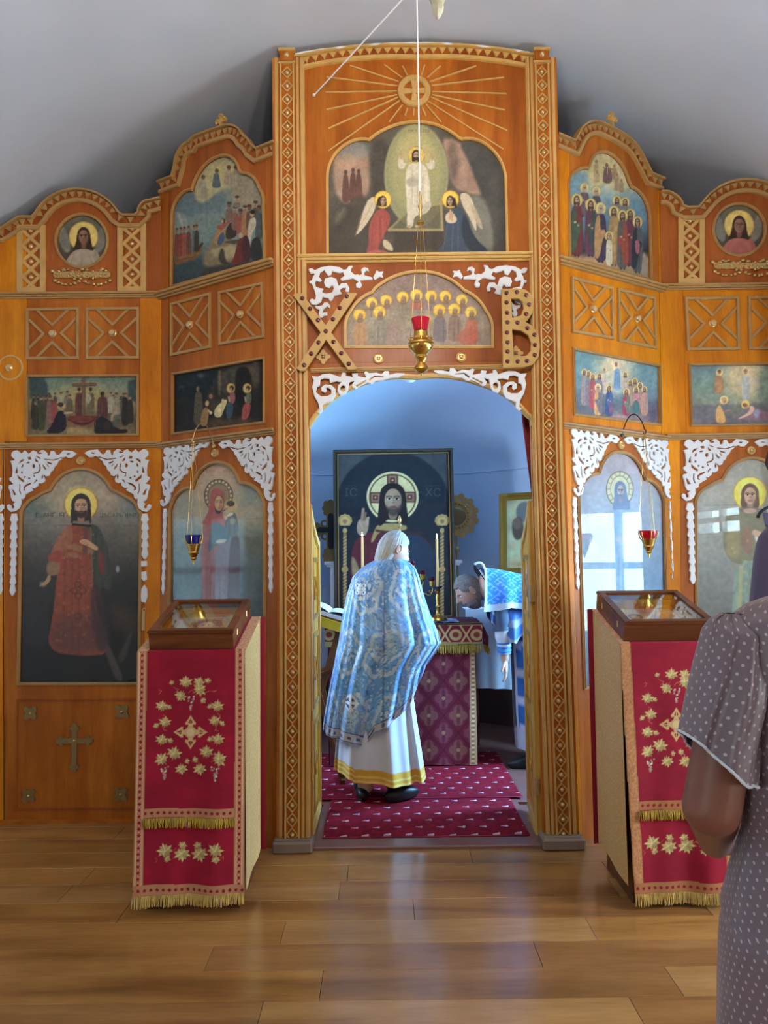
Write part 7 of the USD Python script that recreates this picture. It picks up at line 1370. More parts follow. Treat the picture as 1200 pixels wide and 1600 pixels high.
# framed painting on the right of the apse
yq = 6.30; pq = Plane((0, yq, 0), (1, 0, 0), (0, -1, 0)); O2 = Polygon(pq.uv([(780, 772), (845, 768), (846, 897), (781, 899)])); s_ = pq.px(810, 830); Pq = O2.buffer(-11 * s_, join_style=2)
t = thing('framed_painting', 'gold framed painting on the altar wall behind the bending man', 'painting', (pq.uv((812, 899))[0], yq, pq.uv((812, 899))[1]))
c = Canvas(pq, Pq, (0, 0), 1, 1.1); c.fill((226, 200, 130)); c.mottle(14, .2, 3); c.ell(820, 800, 14, 16, (110, 104, 96), .8, 3); c.poly([(798, 812), (816, 806), (820, 840), (802, 846)], (96, 74, 56), .9, 3); c.ell(808, 818, 7, 9, (150, 110, 80), .9, 2); c.poly([(812, 850), (834, 830), (838, 880), (816, 884)], (110, 84, 60), .9, 3); c.ell(834, 812, 8, 10, (206, 170, 110), .9, 2); c.finish(t, n=.008, gain=1.35)
part(t, 'frame', cat([bev(pq, O2.difference(O2.buffer(-5 * s_, join_style=2)), -.02, .03, .006), bev(pq, O2.buffer(-4.5 * s_, join_style=2).difference(Pq), -.01, .02, .004)]), 'gilt')
# side table under a white cloth
yt = 6.10; t = thing('side_table', 'side table hidden under a plain white hanging cloth, behind the altar', 'table', (1.0, yt + .14, .005))
plain('cloth_white', S(214, 218, 228), .8, sheen_weight=.2)
part(t, 'frame', cat([box(.72, 1.26, yt + .03, yt + .22, 1.08, 1.12)] + [box(a, a + .04, b, b + .04, .005, 1.08) for a in (.72, 1.20) for b in (yt + .03, yt + .17)]), 'wood_case')
zbm = atY(np.array(760.), np.array(1080.), yt)[2]; V = []
for i in range(33):
    for j in range(10): k = i / 32; V.append((.66 + .66 * k, yt + .010 * math.sin(k * 31) * (j / 9) - .004, 1.125 + (zbm - 1.125 + .03 * (1 - k)) * j / 9))
part(t, 'cloth', trimesh.Trimesh(V, grid_faces(33, 10), process=False), 'cloth_white', smooth=True)
part(t, 'cloth_top', box(.66, 1.32, yt - .004, yt + .25, 1.12, 1.126), 'cloth_white')
# folding book stand at the left
yk = 5.24; pk = Plane((0, yk, 0), (1, 0, 0), (0, -1, 0))
t = thing('book_stand', 'brown folding wooden book stand at the left inside the gate', 'book stand', (-.36, yk, .03))
def bar(a, b, Y0_, w=.036, d=.022):
    a, b = pk.uv(a), pk.uv(b); g = LineString([a, b]).buffer(w / 2, cap_style=2); return bev(Plane((0, Y0_, 0), (1, 0, 0), (0, -1, 0)), g, -d, 0, .003)
for Y_ in (yk - .12, yk + .14):
    part(t, 'leg', bar((470, 972), (538, 1214), Y_), 'wood_stand'); part(t, 'leg', bar((535, 968), (462, 1214), Y_ + .025), 'wood_stand'); part(t, 'rail', bar((476, 1060), (530, 1040), Y_ - .023, .026), 'wood_stand')
for c0 in ((538, 1212), (462, 1212), (472, 975), (534, 970)):
    u = pk.uv(c0); part(t, 'crossbar', box(u[0] - .015, u[0] + .015, yk - .16, yk + .18, u[1] - .015, u[1] + .015), 'wood_stand')
zk = pk.uv((500, 972))[1]
part(t, 'desk', shift(trimesh.Trimesh(*(lambda b: (b.vertices @ trimesh.transformations.rotation_matrix(.30, [0, 1, 0])[:3, :3].T, b.faces))(cbox(0, 0, -.01, .36, .44, .02, .004)), process=False), (-.40, yk, zk + .03)), 'wood_stand')
bk = thing('book', 'open white book resting on yellow cloth on the folding stand', 'book', (-.40, yk, zk + .05)); R_ = trimesh.transformations.rotation_matrix(.30, [0, 1, 0])[:3, :3]
def on_desk(me): return shift(trimesh.Trimesh(me.vertices @ R_.T, me.faces, process=False), (-.40, yk, zk + .03))
plain('cloth_yellow', S(226, 190, 40), .6); plain('paper', S(232, 234, 238), .8)
V = [(-.18 + .36 * i / 16, -.2 + .4 * j / 1, .052 + .022 * abs(math.sin((i / 16) * math.pi * 2)) ** .6) for i in range(17) for j in range(2)] 
part(bk, 'pages', on_desk(cat([trimesh.Trimesh(V, grid_faces(17, 2)[:, ::-1], process=False), box(-.18, .18, -.2, .2, .024, .05)])), 'paper', smooth=30); part(bk, 'cover', on_desk(cbox(0, 0, .014, .38, .42, .010, .003)), 'wood_case')
cy_ = thing('stand_cloth', 'yellow cloth spread under the white book on the folding stand', 'cloth', (-.40, yk, zk + .03)); part(cy_, 'cloth', on_desk(cat([cbox(0, 0, .0105, .40, .46, .003, .001), box(.20, .204, -.23, .23, -.06, .012), box(-.2, .2, -.236, -.230, -.05, .012)])), 'cloth_yellow')

gl = wpt(640, 584, 5.3); t = thing('ceiling_lamp', 'pale round lamp globe just showing under the top of the arch', 'lamp', gl)
part(t, 'globe', shift(trimesh.creation.icosphere(4, .066), gl), 'white_paint', smooth=True)
part(t, 'rod', tube([gl + [0, 0, .06], (gl[0], gl[1], 3.30)], .006, 8), 'white_paint', smooth=True)
# ------------------------------------------------------------------ people
import manifold3d as m3
from trimesh import smoothing
def hullb(p, r, q, s):
    a = trimesh.creation.icosphere(2, r); a.apply_translation(p); b = trimesh.creation.icosphere(2, s); b.apply_translation(q)
    return m3.Manifold.hull_points(np.vstack([a.vertices, b.vertices]))
def flesh(bones, edge=.012, it=8):
    M = m3.Manifold.batch_boolean([hullb(np.array(p, float), r, np.array(q, float), s) for p, r, q, s in bones], m3.OpType.Add)
    M = M.refine_to_length(edge); me = M.to_mesh(); t = trimesh.Trimesh(me.vert_properties[:, :3], me.tri_verts, process=True)
    smoothing.filter_taubin(t, .5, .52, it); return t
def unit(v): v = np.array(v, float); return v / np.linalg.norm(v)
def frame(fwd, up):
    f = unit(fwd); r = unit(np.cross(f, up)); u = np.cross(r, f); return r, f, u
def hand(wrist, dirv, palm_n, k=1.0, curl=.5, side=1):
    """bones of a hand: palm and five fingers of their own lengths, bent by curl towards palm_n"""
    d = unit(dirv); n = unit(np.array(palm_n, float) - d * (np.array(palm_n, float) @ d)); s = np.cross(d, n) * side; w = np.array(wrist, float); B = []
    kn = [w + d * .085 * k + s * x * k for x in (-.033, -.011, .011, .031)]
    for a in kn: B.append((w, .022 * k, a, .0115 * k))
    B += [(kn[0], .0115 * k, kn[3], .0115 * k)]
    for a, L in zip(kn, (.070, .080, .074, .058)):
        p = a; dd = d; r = .0092 * k
        for seg, fr in enumerate((.45, .30, .25)):
            an = curl * (seg + .6) * .55; dd = unit(d * math.cos(an) + n * math.sin(an)); q = p + dd * L * fr * k; B.append((p, r, q, r * .92)); p = q; r *= .92
    t0 = w + d * .022 * k - s * .024 * k; t1 = t0 + unit(d * .6 - s * .75 + n * .25) * .040 * k; t2 = t1 + unit(d * .85 - s * .35 + n * .35) * .030 * k
    B += [(w, .018 * k, t0, .015 * k), (t0, .014 * k, t1, .0115 * k), (t1, .0112 * k, t2, .0095 * k)]
    return B
def head_mesh(c, fwd, up, k=1.0):
    """skull, jaw, nose, lips, brow and ears as one surface; c is the middle of the head, k its scale (1 = 0.23 m tall)"""
    r, f, u = frame(fwd, up); me = trimesh.creation.icosphere(5, 1.0); v = me.vertices.copy(); x, y, z = v.T     # x right, y forward, z up
    w = np.where(z < 0, 1 - .28 * np.clip(-z, 0, 1) ** 1.5, 1.0)
    X, Y, Z = x * .076 * w, y * .094 * np.where((z < -.2) & (y < 0), 1 - .35 * np.clip(-z - .2, 0, 1), 1.0), z * .116
    def g(a, b, sa, sb): return np.exp(-((x - a) / sa) ** 2 - ((z - b) / sb) ** 2) * (y > 0)
    Y += .026 * g(0, -.14, .13, .13) + .017 * g(0, .05, .09, .22) + .008 * g(0, -.44, .22, .10) + .010 * g(0, -.80, .28, .18) + .006 * g(0, .25, .6, .10)
    for s_ in (-1, 1): Y -= .011 * g(s_ * .40, .08, .20, .12)
    P = c + k * (X[:, None] * r + Y[:, None] * f + Z[:, None] * u)
    ms = [trimesh.Trimesh(P, me.faces, process=False)]
    for s_ in (-1, 1):
        e = trimesh.creation.icosphere(3, 1.0); ev = e.vertices; rad = np.hypot(ev[:, 1], ev[:, 2]); q = ev * [.010, .018, .032]; q[:, 0] += s_ * .006 * (rad > .75)
        ms.append(trimesh.Trimesh(c + k * ((q[:, :1] + s_ * .076) * r + (q[:, 1:2] - .006) * f + (q[:, 2:] + .002) * u), e.faces, process=False))
    return cat(ms), (r, f, u)
def at_head(c, fr, k, p): r, f, u = fr; p = np.asarray(p, float); return c + k * (p[..., :1] * r + p[..., 1:2] * f + p[..., 2:3] * u)
def shell(c, fr, k, keep, grow, sub=5, low=None, seed=1, amp=.006, freq=18):
    """hair: the skull's form grown outwards where keep(x, y, z) says so, strands as fine ridges"""
    me = trimesh.creation.icosphere(sub, 1.0); v = me.vertices; x, y, z = v.T
    m_ = keep(x, y, z); G = 1 + grow * m_ + amp / .1 * m_ * (meshkit.fbm(np.stack([x * 3 + z * .8, y * freq * .3, np.arctan2(y, x) * freq], 1), 3, seed) - .5)
    w = np.where(z < 0, 1 - .20 * np.clip(-z, 0, 1) ** 1.5, 1.0); P = np.stack([x * .076 * w * G, y * .094 * G, z * .116 * G], 1)
    if low is not None: P = low(P, x, y, z)
    f = me.faces[m_[me.faces].mean(1) > .25]; t = trimesh.Trimesh(at_head(c, fr, k, P), f, process=False); t.remove_unreferenced_vertices(); return t
def face_parts(t, c, fr, k, brow, eye=True, lips='lip'):
    for s_ in (-1, 1):
        e = trimesh.creation.icosphere(2, .0125 * k); e.apply_translation(at_head(c, fr, k, np.array([s_ * .030, .076, .010]))); part(t, 'eye', e, 'eye_white', smooth=True)
        e = trimesh.creation.icosphere(2, .0062 * k); e.apply_translation(at_head(c, fr, k, np.array([s_ * .030, .0845, .010]))); part(t, 'iris', e, 'black', smooth=True)
        part(t, 'eyebrow', tube(at_head(c, fr, k, np.array([[s_ * .014, .092, .027], [s_ * .030, .090, .032], [s_ * .046, .078, .027]])), .0035 * k, 6), brow, smooth=True)
    part(t, 'lips', tube(at_head(c, fr, k, np.array([[-.020, .083, -.052], [0, .094, -.050], [.020, .083, -.052]])), .0042 * k, 6), lips, smooth=True)
plain('eye_white', S(224, 216, 206), .3); plain('lip', S(160, 92, 84), .45)
plain('skin_old', S(206, 160, 140), .5, subsurface_weight=.12, subsurface_scale=.01, var=.06, vscale=30)
plain('skin_tan', S(128, 78, 60), .48, subsurface_weight=.1, subsurface_scale=.01, var=.06, vscale=20)
plain('hair_white', S(178, 174, 170), .6, bump=.5, bscale=150, var=.14, vscale=60); plain('hair_grey', S(128, 120, 116), .6, bump=.5, bscale=150, var=.25, vscale=60); plain('hair_brown', S(70, 46, 32), .5, bump=.5, bscale=150)
plain('shoe', S(24, 24, 28), .4); plain('robe_grey', S(70, 82, 104), .75, var=.08)
def shoe(t, p, d, L=.27):
    d = unit([d[0], d[1], 0]); s = np.array([-d[1], d[0], 0]); me = trimesh.creation.icosphere(4, 1.0); v = me.vertices.copy(); x, y, z = v.T
    Z = np.where(z < 0, np.maximum(z, -.55) * .06, z * .055 * (1 - .35 * np.clip(x, 0, 1))) + .033
    P = np.array(p, float) + (x * L / 2)[:, None] * d + (y * .046 * (1 - .15 * x))[:, None] * s + Z[:, None] * np.array([0, 0, 1.]); part(t, 'shoe', trimesh.Trimesh(P, me.faces, process=False), 'shoe', smooth=True)
# ---- the priest before the altar, seen from behind
Yp = 4.76; kp = Yp / F
def XW(px, py): return atY(np.array(float(px)), np.array(float(py)), Yp)
FLR = .026
t = thing('person', 'person with long white hair in pale blue brocade vestment, bowing at the altar', 'person', (XW(592, 1200)[0], Yp + .08, FLR))
hc = XW(615, 860) + [0, .10, 0]; fw = unit([.86, .42, -.42])
hm, fr = head_mesh(hc, fw, [0.1, .1, 1.0], 1.06)
neck = XW(603, 892) + [.01, .09, 0]; sl, sr = XW(560, 905), XW(650, 905)
legs = [((XW(572, 1120)[0], Yp + .06, .95), .10, (XW(570, 1200)[0], Yp + .05, .10), .05), ((XW(612, 1120)[0], Yp + .08, .95), .10, (XW(614, 1200)[0], Yp + .08, .10), .05)]
el = sr + [.06, .12, -.28]; wr_ = el + [-.04, .26, .06]; el2 = sl + [-.0, .12, -.30]; wr2 = el2 + [.14, .26, .04]
tors = [(neck, .046, hc + [-.01, -.01, -.05], .055), (neck, .06, XW(600, 930) + [0, .07, 0], .10), (XW(600, 930) + [0, .07, 0], .10, XW(592, 1080) + [0, .08, 0], .12), (sl + [.07, .08, -.05], .05, sr + [-.07, .08, -.05], .05),
        (sr + [-.06, .08, -.05], .052, el, .042), (el, .045, wr_, .030), (sl + [.06, .08, -.05], .052, el2, .042), (el2, .045, wr2, .030)]
body = flesh(tors + legs + hand(wr_, [-.1, 1, 0], [0, 0, -1], 1, .3, 1) + hand(wr2, [.2, 1, 0], [0, 0, -1], 1, .3, -1), .016)
part(t, 'body', cat([body, hm]), 'skin_old', smooth=True); face_parts(t, hc, fr, 1.06, 'hair_white')
def low1(P, x, y, z):
    d = np.clip(-z - .05, 0, 1) * np.clip(.35 - y, 0, 1) * 1.3; P = P.copy(); P[:, 2] -= .060 * d; P[:, 1] -= .006 * d; P[:, 0] *= (1 - .12 * d); return P
part(t, 'hair', shell(hc, fr, 1.06, lambda x, y, z: (np.clip((z - .55 * y - .10) * 4 + .3, 0, 1) * np.clip((.62 - y) * 5 + 2 * (z > .55), 0, 1) + np.clip((-.12 - y) * 4, 0, 1) * (z > -.95)).clip(0, 1), .12, low=low1, seed=4, amp=.010), 'hair_white', smooth=True)
def low2(P, x, y, z):
    d = np.clip(-z - .25, 0, 1); P = P.copy(); P[:, 2] -= .17 * d ** 1.2; P[:, 1] += .012 * d; return P
part(t, 'beard', shell(hc, fr, 1.06, lambda x, y, z: np.clip((-z - .30) * 5, 0, 1) * np.clip((y + .05) * 5, 0, 1), .20, low=low2, seed=6, amp=.012), 'hair_white', smooth=True)
# outlines (pixels) of vestment and of the white robe below it
SIL = [(874, 588, 632), (880, 576, 642), (888, 564, 650), (902, 550, 656), (930, 541, 663), (960, 535, 673), (985, 531, 684), (1005, 528, 690), (1022, 524, 680), (1040, 521, 668), (1060, 517, 663), (1090, 511, 659), (1120, 506, 652), (1170, 499, 648)]
def garment(sil, hem, top, nth, ns, ry, yc0, fold, seed=1, front=None):
    ys = [s_[0] for s_ in sil]; th = np.linspace(0, 2 * math.pi, nth, endpoint=False); V, TH, SS, PY = [], [], [], []
    for i in range(ns):
        s_ = i / (ns - 1)
        for a in th:
            py = top + s_ * (hem(a) - top); l, r = np.interp(py, ys, [q[1] for q in sil]), np.interp(py, ys, [q[2] for q in sil])
            rx = (r - l) / 2; ca, sa = math.cos(a), math.sin(a); e_ = .86; cx_, sx_ = math.copysign(abs(ca) ** e_, ca), math.copysign(abs(sa) ** e_, sa)
            px = (l + r) / 2 + rx * cx_; rr = ry(s_, rx); depth = yc0(s_) + rr * sx_ + fold(a, s_)
            V.append((px, py, depth)); TH.append(a); SS.append(s_); PY.append(py)
    V = np.array(V); P = np.array([atY(np.array(a), np.array(b), Yp) for a, b, _ in V]); P[:, 1] += V[:, 2]
    # widen with distance so that the outline keeps its true size
    return P, np.array(TH), np.array(SS), V[:, 0], V[:, 1]
def hem1(a):
    d = math.degrees(a) % 360       # 270 faces the camera, 0 is the right
    return np.interp(d, [0, 20, 90, 150, 180, 215, 240, 258, 268, 274, 290, 315, 340, 360], [1012, 1012, 1050, 1120, 1140, 1146, 1150, 1154, 1162, 1140, 1128, 1098, 1052, 1012])
def fold1(a, s_):
    d = math.degrees(a) % 360; n = .020 * s_ * math.sin(11 * a + .8) + .012 * s_ * math.sin(23 * a + 2 * s_) + .006 * math.sin(7 * a + 6 * s_)
    n += .035 * s_ ** .7 * math.exp(-((d - 271) / 7) ** 2); return n
NT, NS = 300, 190
P, TH_, SS_, PX_, PY_ = garment(SIL, hem1, 874, NT, NS, lambda s_, rx: (.06 + .16 * min(1, s_ * 2.4)), lambda s_: .06 + .02 * s_, fold1)
c = Paint(PX_, PY_, 1.0); c.X = np.interp(np.arange(len(PX_)), np.arange(len(PX_)), PX_)
deg = np.degrees(TH_) % 360
c.fill((104, 158, 216)); c.mottle(14, .14, 3)
# silver brocade: large scrolling ogees with leaves, laid out round the cloth (u along the girth, v down)
U_, Vv = (deg - 270) * (.62 + .55 * SS_) * 1.35, (PY_ - 874); n1 = meshkit.fbm(np.stack([U_ / 24, Vv / 24, 0 * U_], 1), 3, 5); n2 = meshkit.noise(np.stack([U_ / 2.6, Vv / 2.6, 0 * U_], 1), 2)
pu, pv_ = 58., 96.; row = np.floor(Vv / pv_); uu = ((U_ + (row % 2) * pu / 2) % pu) / pu * 2 - 1; vv = (Vv % pv_) / pv_ * 2 - 1
rad = np.hypot(uu * 1.0, vv * 1.15); ang = np.arctan2(vv, uu)
og = np.abs(rad - .80 + .06 * np.sin(6 * ang)) < .085; lf = (rad < .52 + .16 * np.cos(4 * ang)) & (np.sin(rad * 16 + 3 * np.sin(3 * ang)) > -.15) & (n2 > .34); sp = (np.abs(np.sin(7 * uu + 3 * np.sin(5 * vv))) < .16) & (n1 > .5)
SV = np.array((204, 212, 220.))
for mk, al in ((og, .75), (lf, .85), (sp, .55)): i = np.nonzero(mk)[0]; c.mix(i, SV, np.full(len(i), al))
i = np.nonzero((n2 > .80))[0]; c.mix(i, (206, 216, 226), np.full(len(i), .8)); i = np.nonzero(n1 > .60)[0]; c.mix(i, (150, 160, 176), np.full(len(i), .35)); i = np.nonzero(n2 < .18)[0]; c.mix(i, (52, 84, 140), np.full(len(i), .6))
hb = np.array([hem1(a) for a in TH_]); band = (hb - PY_); 
i = np.nonzero(band < 15)[0]; c.C[i] = (178, 176, 190); j = i[(np.abs(band[i] - 7.5) < 2.6) & ((U_[i] % 17) < 6)]; c.C[j] = (70, 76, 120)
for lo, hi in ((13.5, 15.2), (.2, 1.6)): i = np.nonzero((band > lo) & (band < hi))[0]; c.C[i] = (60, 70, 130)
# two sewn crosses
for cx, cy, kk in ((563.5, 920, 1.0), (549, 1092, 1.25)):
    fc = np.sin(TH_) < .1
    for d_, col in ((0, (214, 224, 236)),):
        dx, dy = (c.X - cx) / kk, (c.Y - cy) / kk
        m_ = fc & ((np.abs(dx) + np.abs(dy) < 10.5)); 
        if kk == 1: c.C[fc & (np.hypot(dx, dy) < 11.5)] = (74, 108, 164)
        if kk > 1: c.C[m_] = (60, 70, 130); c.C[fc & (np.abs(np.abs(dx) + np.abs(dy) - 10) < 1.5)] = (214, 210, 214)
        m_ = fc & (((np.abs(dx) < 1.6) & (np.abs(dy) < 8.5)) | ((np.abs(dy) < 1.6) & (np.abs(dx) < 8.5))); c.C[m_] = col
        if kk == 1: c.C[fc & (np.abs(np.hypot(np.abs(dx) - 5.2, np.abs(dy) - 5.2) - 2.6) < 1.0)] = (224, 232, 240); c.C[fc & (np.hypot(dx, dy - 14) < 3.4)] = (220, 226, 236)
i = np.nonzero((np.abs(PX_ - (601 - (PY_ - 870) * .01)) < 1.2) & (np.sin(TH_) < 0) & (PY_ > 905))[0]; c.mix(i, (58, 84, 134), np.full(len(i), .7))
material('brocade_blue', {'a': ('attribute', {'attribute': 'paint'}), 'p': ('principled_bsdf', {'roughness': .38, 'specular_ior_level': .6, 'sheen_weight': .3, 'sheen_roughness': .3})}, [('a.color', 'p.base_color')])
f_ = grid_faces(NS, NT, True)
part(t, 'vestment', trimesh.Trimesh(P, f_[:, ::-1], process=False), 'brocade_blue', smooth=True, color=c.lin())
# white collar edge, white robe, gold hem
SIL2 = [(1000, 545, 640), (1080, 535, 645), (1140, 527, 654), (1190, 522, 662), (1222, 520, 667)]
def hem2(a):
    d = math.degrees(a) % 360; return np.interp(d, [0, 90, 180, 225, 238, 242, 300, 360], [1218, 1206, 1204, 1207, 1210, 1216, 1221, 1218])
P2, TH2, SS2, PX2, PY2 = garment(SIL2, hem2, 1000, 220, 90, lambda s_, rx: .15 + .05 * s_, lambda s_: .08, lambda a, s_: .030 * s_ * math.sin(7 * a + 1.2) + .014 * s_ * math.sin(15 * a))
c = Paint(PX2, PY2, 1.0); c.fill((204, 206, 222)); b2 = np.array([hem2(a) for a in TH2]) - PY2
c.C[b2 < 20] = (212, 160, 58); c.C[(b2 < 20) & (np.abs(b2 % 6.5 - 3) < .9)] = (232, 200, 120)
part(t, 'robe', trimesh.Trimesh(P2, grid_faces(90, 220, True)[:, ::-1], process=False), 'print', smooth=True, color=c.lin())
plain('trouser', S(26, 26, 30), .8)
part(t, 'trousers', flesh([((XW(572, 1150)[0], Yp + .07, .60), .07, (XW(567, 1222)[0], Yp + .09, .09), .062), ((XW(612, 1150)[0], Yp + .08, .60), .07, (XW(620, 1222)[0], Yp + .06, .09), .062)], .02, 3), 'trouser', smooth=True)
shoe(t, (XW(566, 1230)[0], Yp + .10, FLR + .001), (0, 1)); shoe(t, (XW(628, 1232)[0], Yp + .02, FLR + .001), (.9, .5), .25)
# ---- the second priest, bending low at the right
Yq = 5.62; kq = Yq / F
def XQ(px, py, dy=0): return atY(np.array(float(px)), np.array(float(py)), Yq + dy)
t = thing('person', 'person with grey hair in bright blue cape, bending low at the right of the doorway', 'person', (XQ(840, 1160)[0], Yq, .006))
hc = XQ(733, 923); hm, fr = head_mesh(hc, [-.80, -.12, -.62], [-.62, -.1, .80], 1.06)
sh = XQ(772, 915); hip = XQ(862, 945); kn1 = np.array([XQ(846, 1)[0], Yq - .08, .50]); kn2 = np.array([XQ(860, 1)[0], Yq + .10, .50])
ft1, ft2 = np.array([hip[0] - .03, Yq - .08, .09]), np.array([hip[0] + .02, Yq + .10, .09])
e1 = XQ(786, 985, -.18); w1 = XQ(789, 1030, -.16); e2 = XQ(800, 965, .18); w2 = XQ(806, 975, .05)
bod = [(sh, .055, hc + [.05, 0, .0], .06), (sh, .13, hip, .16), (sh + [0, -.17, .0], .065, e1, .045), (e1, .044, w1, .030), (sh + [0, .17, 0], .065, e2, .045), (e2, .044, w2, .03), (hip + [0, -.08, 0], .11, kn1, .07), (kn1, .066, ft1, .045), (hip + [0, .09, 0], .11, kn2, .07), (kn2, .066, ft2, .045)]
part(t, 'body', cat([flesh(bod + hand(w1, [.10, 0, -1], [-.6, .2, 0], 1.0, .5, 1) + hand(w2, [-.8, -.4, -.3], [0, 0, -1], 1.0, .5, -1), .014), hm]), 'skin_old', smooth=True); face_parts(t, hc, fr, 1.06, 'hair_grey')
part(t, 'hair', shell(hc, fr, 1.06, lambda x, y, z: (np.clip((z - .50 * y + .02) * 5 + .3, 0, 1) * np.clip((.66 - y) * 5 + 2 * (z > .6), 0, 1) + np.clip((-.05 - y) * 4, 0, 1) * (z > -.7)).clip(0, 1) * (np.abs(x) < 2), .10, seed=8, amp=.008), 'hair_grey', smooth=True)
part(t, 'beard', shell(hc, fr, 1.06, lambda x, y, z: np.clip((-z - .42) * 6, 0, 1) * np.clip((y + .1) * 5, 0, 1), .10, seed=9, amp=.008, low=lambda P, x, y, z: P - np.stack([0 * x, 0 * x, .03 * np.clip(-z - .4, 0, 1)], 1)), 'hair_grey', smooth=True)
def cape(t0, t1, ztop, zlow, wy, nt, na, name, mat, col=None, fold=.012, tilt=0, inner=0.0):
    """cloth laid over the bent back: arches across, from the neck end t0 to t1 (pixels along the back)"""
    V = []; U = []
    for i in range(nt):
        k = i / (nt - 1); px = t0 + (t1 - t0) * k; top = np.interp(px, *ztop); low = np.interp(px, *zlow)
        for j in range(na):
            a = (j / (na - 1) * 2 - 1); s_ = abs(a); fall = max(0, (s_ - .38) / .62); y = math.copysign(wy * (1 - math.exp(-2.6 * min(1, s_ * 1.25))) / .93, a)
            py = top + (low - top) * (fall ** 1.15 * .94 + .06 * s_ ** 2); q = atY(np.array(px + tilt * fall), np.array(py), Yq)
            V.append((q[0] + fold * fall * math.sin(k * 17 + a), Yq + (y + fold * fall * math.sin(k * 23)) * (1 - inner), q[2])); U.append((k, a, px, py, fall))
    return trimesh.Trimesh(np.array(V), grid_faces(nt, na)[:, ::-1], process=False), np.array(U)
ZT = ([740, 757, 780, 818, 880, 940], [884, 887, 890, 898, 912, 950])
m1, U1 = cape(751, 903, ZT, ([757, 770, 790, 930], [952, 950, 946, 960]), .27, 110, 150, '', '')
c = Paint(U1[:, 2], U1[:, 1] * 150, 1.0); c.fill((42, 124, 220)); ga, gb = (U1[:, 2] * 1.0) , U1[:, 1] * 130
m_ = (np.abs(((ga + gb) / 4.6) % 2 - 1) < .20) & (np.sin(ga / 3.1) * np.sin(gb / 3.7) > -.1) | (np.abs(((ga - gb) / 4.6) % 2 - 1) < .20) & (np.sin(ga / 3.1 + 1.5) * np.sin(gb / 3.7) > .0); c.C[m_] = (140, 186, 236); c.C[U1[:, 4] > .86] = (196, 206, 222); c.C[U1[:, 2] < 754] = (206, 212, 226)
part(t, 'cape', m1, 'satin', smooth=True, color=c.lin())
m2, U2 = cape(764, 900, ([764, 818, 880, 940], [925, 925, 930, 960]), ([764, 785, 800, 815, 930], [968, 998, 1000, 985, 1010]), .24, 90, 90, '', '', fold=.02)
c = Paint(U2[:, 2], U2[:, 1] * 100, 1.0); c.fill((50, 96, 168)); c.mottle(10, .15, 3); e_ = U2[:, 4]; c.C[(e_ > .60) & (e_ < .72)] = (136, 140, 168); c.C[e_ > .93] = (150, 150, 170)
part(t, 'under_cape', m2, 'satin', smooth=True, color=c.lin())
# dark stand-up collar edged in white at the neck
cl_ = []; 
for i in range(13):
    k = i / 12; px, py = np.interp(k, [0, .5, 1], [741, 757, 766]), np.interp(k, [0, .5, 1], [881, 905, 944])
    for j in range(15):
        a = j / 14 * 2 - 1; q = atY(np.array(px), np.array(py), Yq); cl_.append((q[0] + .012 * a * a, Yq + .125 * a * (1 - .25 * k * 0), q[2] - .05 * a * a))
g_ = trimesh.Trimesh(np.array(cl_), grid_faces(13, 15), process=False)
plain('collar_dark', S(44, 42, 48), .7); part(t, 'collar', g_, 'collar_dark', smooth=True)
part(t, 'collar_edge', tube(np.array(cl_).reshape(13, 15, 3)[:, 0] + [.012, -.012, .006], .008, 7), 'cloth_white', smooth=True)
part(t, 'collar_edge', tube(smooth_path([atY(np.array(a), np.array(b), Yq - .13) for a, b in ((741, 882), (752, 880), (760, 900), (766, 925), (766, 943))], 20), .009, 7), 'cloth_white', smooth=True)
SR = [(930, 800, 892), (980, 796, 890), (1050, 800, 892), (1110, 802, 894), (1165, 806, 896)]; V = []; NTr = 120
for i in range(40):
    py = 930 + 236 * i / 39; l, r = (np.interp(py, [q[0] for q in SR], [q[k] for q in SR]) for k in (1, 2))
    for j in range(NTr):
        a = 2 * math.pi * j / NTr; q = atY(np.array((l + r) / 2 + (r - l) / 2 * math.cos(a)), np.array(py), Yq); V.append((q[0], Yq + .21 * math.sin(a) + .016 * (i / 39) * math.sin(9 * a), q[2]))
V = np.array(V); gx, gy = proj(V); c = Paint(gx, gy, 1.0); c.fill((66, 78, 98)); ag = np.tile(np.degrees(2 * math.pi * np.arange(NTr) / NTr), 40)
m_ = (ag > 196) & (ag < 236); c.C[m_] = (190, 198, 220); m2_ = m_ & (ag > 206) & (ag < 230) & (gy < 1140) & ((gy % 44) < 34); c.C[m2_] = (52, 104, 176); c.C[(gy > 1136)] = (188, 192, 212)
part(t, 'robe', trimesh.Trimesh(V, grid_faces(40, NTr, True)[:, ::-1], process=False), 'print', smooth=True, color=c.lin())
def sleeve(a, b, r0, r1, mat, nm='sleeve', n=24, ring=10, wob=.004, t=None):
    a, b = np.array(a, float), np.array(b, float); pts = [a + (b - a) * k for k in np.linspace(0, 1, ring)]; part(t, nm, tube(pts, [r0 + (r1 - r0) * k + wob * math.sin(k * 19) for k in np.linspace(0, 1, ring)], n), mat, smooth=40)
sleeve(sh + [0, -.16, -.02], e1, .085, .075, 'robe_grey', t=t); sleeve(e1 + [0, 0, .03], w1 + (e1 - w1) * .25, .072, .044, 'cloth_white', t=t); sleeve(w1 + (e1 - w1) * .62, w1 + (e1 - w1) * .22, .054, .050, 'cloth_blue', 'cuff', t=t)
sleeve(sh + [0, .16, -.02], e2, .085, .075, 'robe_grey', t=t); sleeve(e2, w2 + (e2 - w2) * .3, .06, .045, 'cloth_blue', t=t)
shoe(t, (XQ(806, 1170)[0] + .06, Yq - .10, .003), (-1, -.15), .29); shoe(t, (XQ(850, 1170)[0] + .05, Yq + .10, .003), (-1, .1), .29)
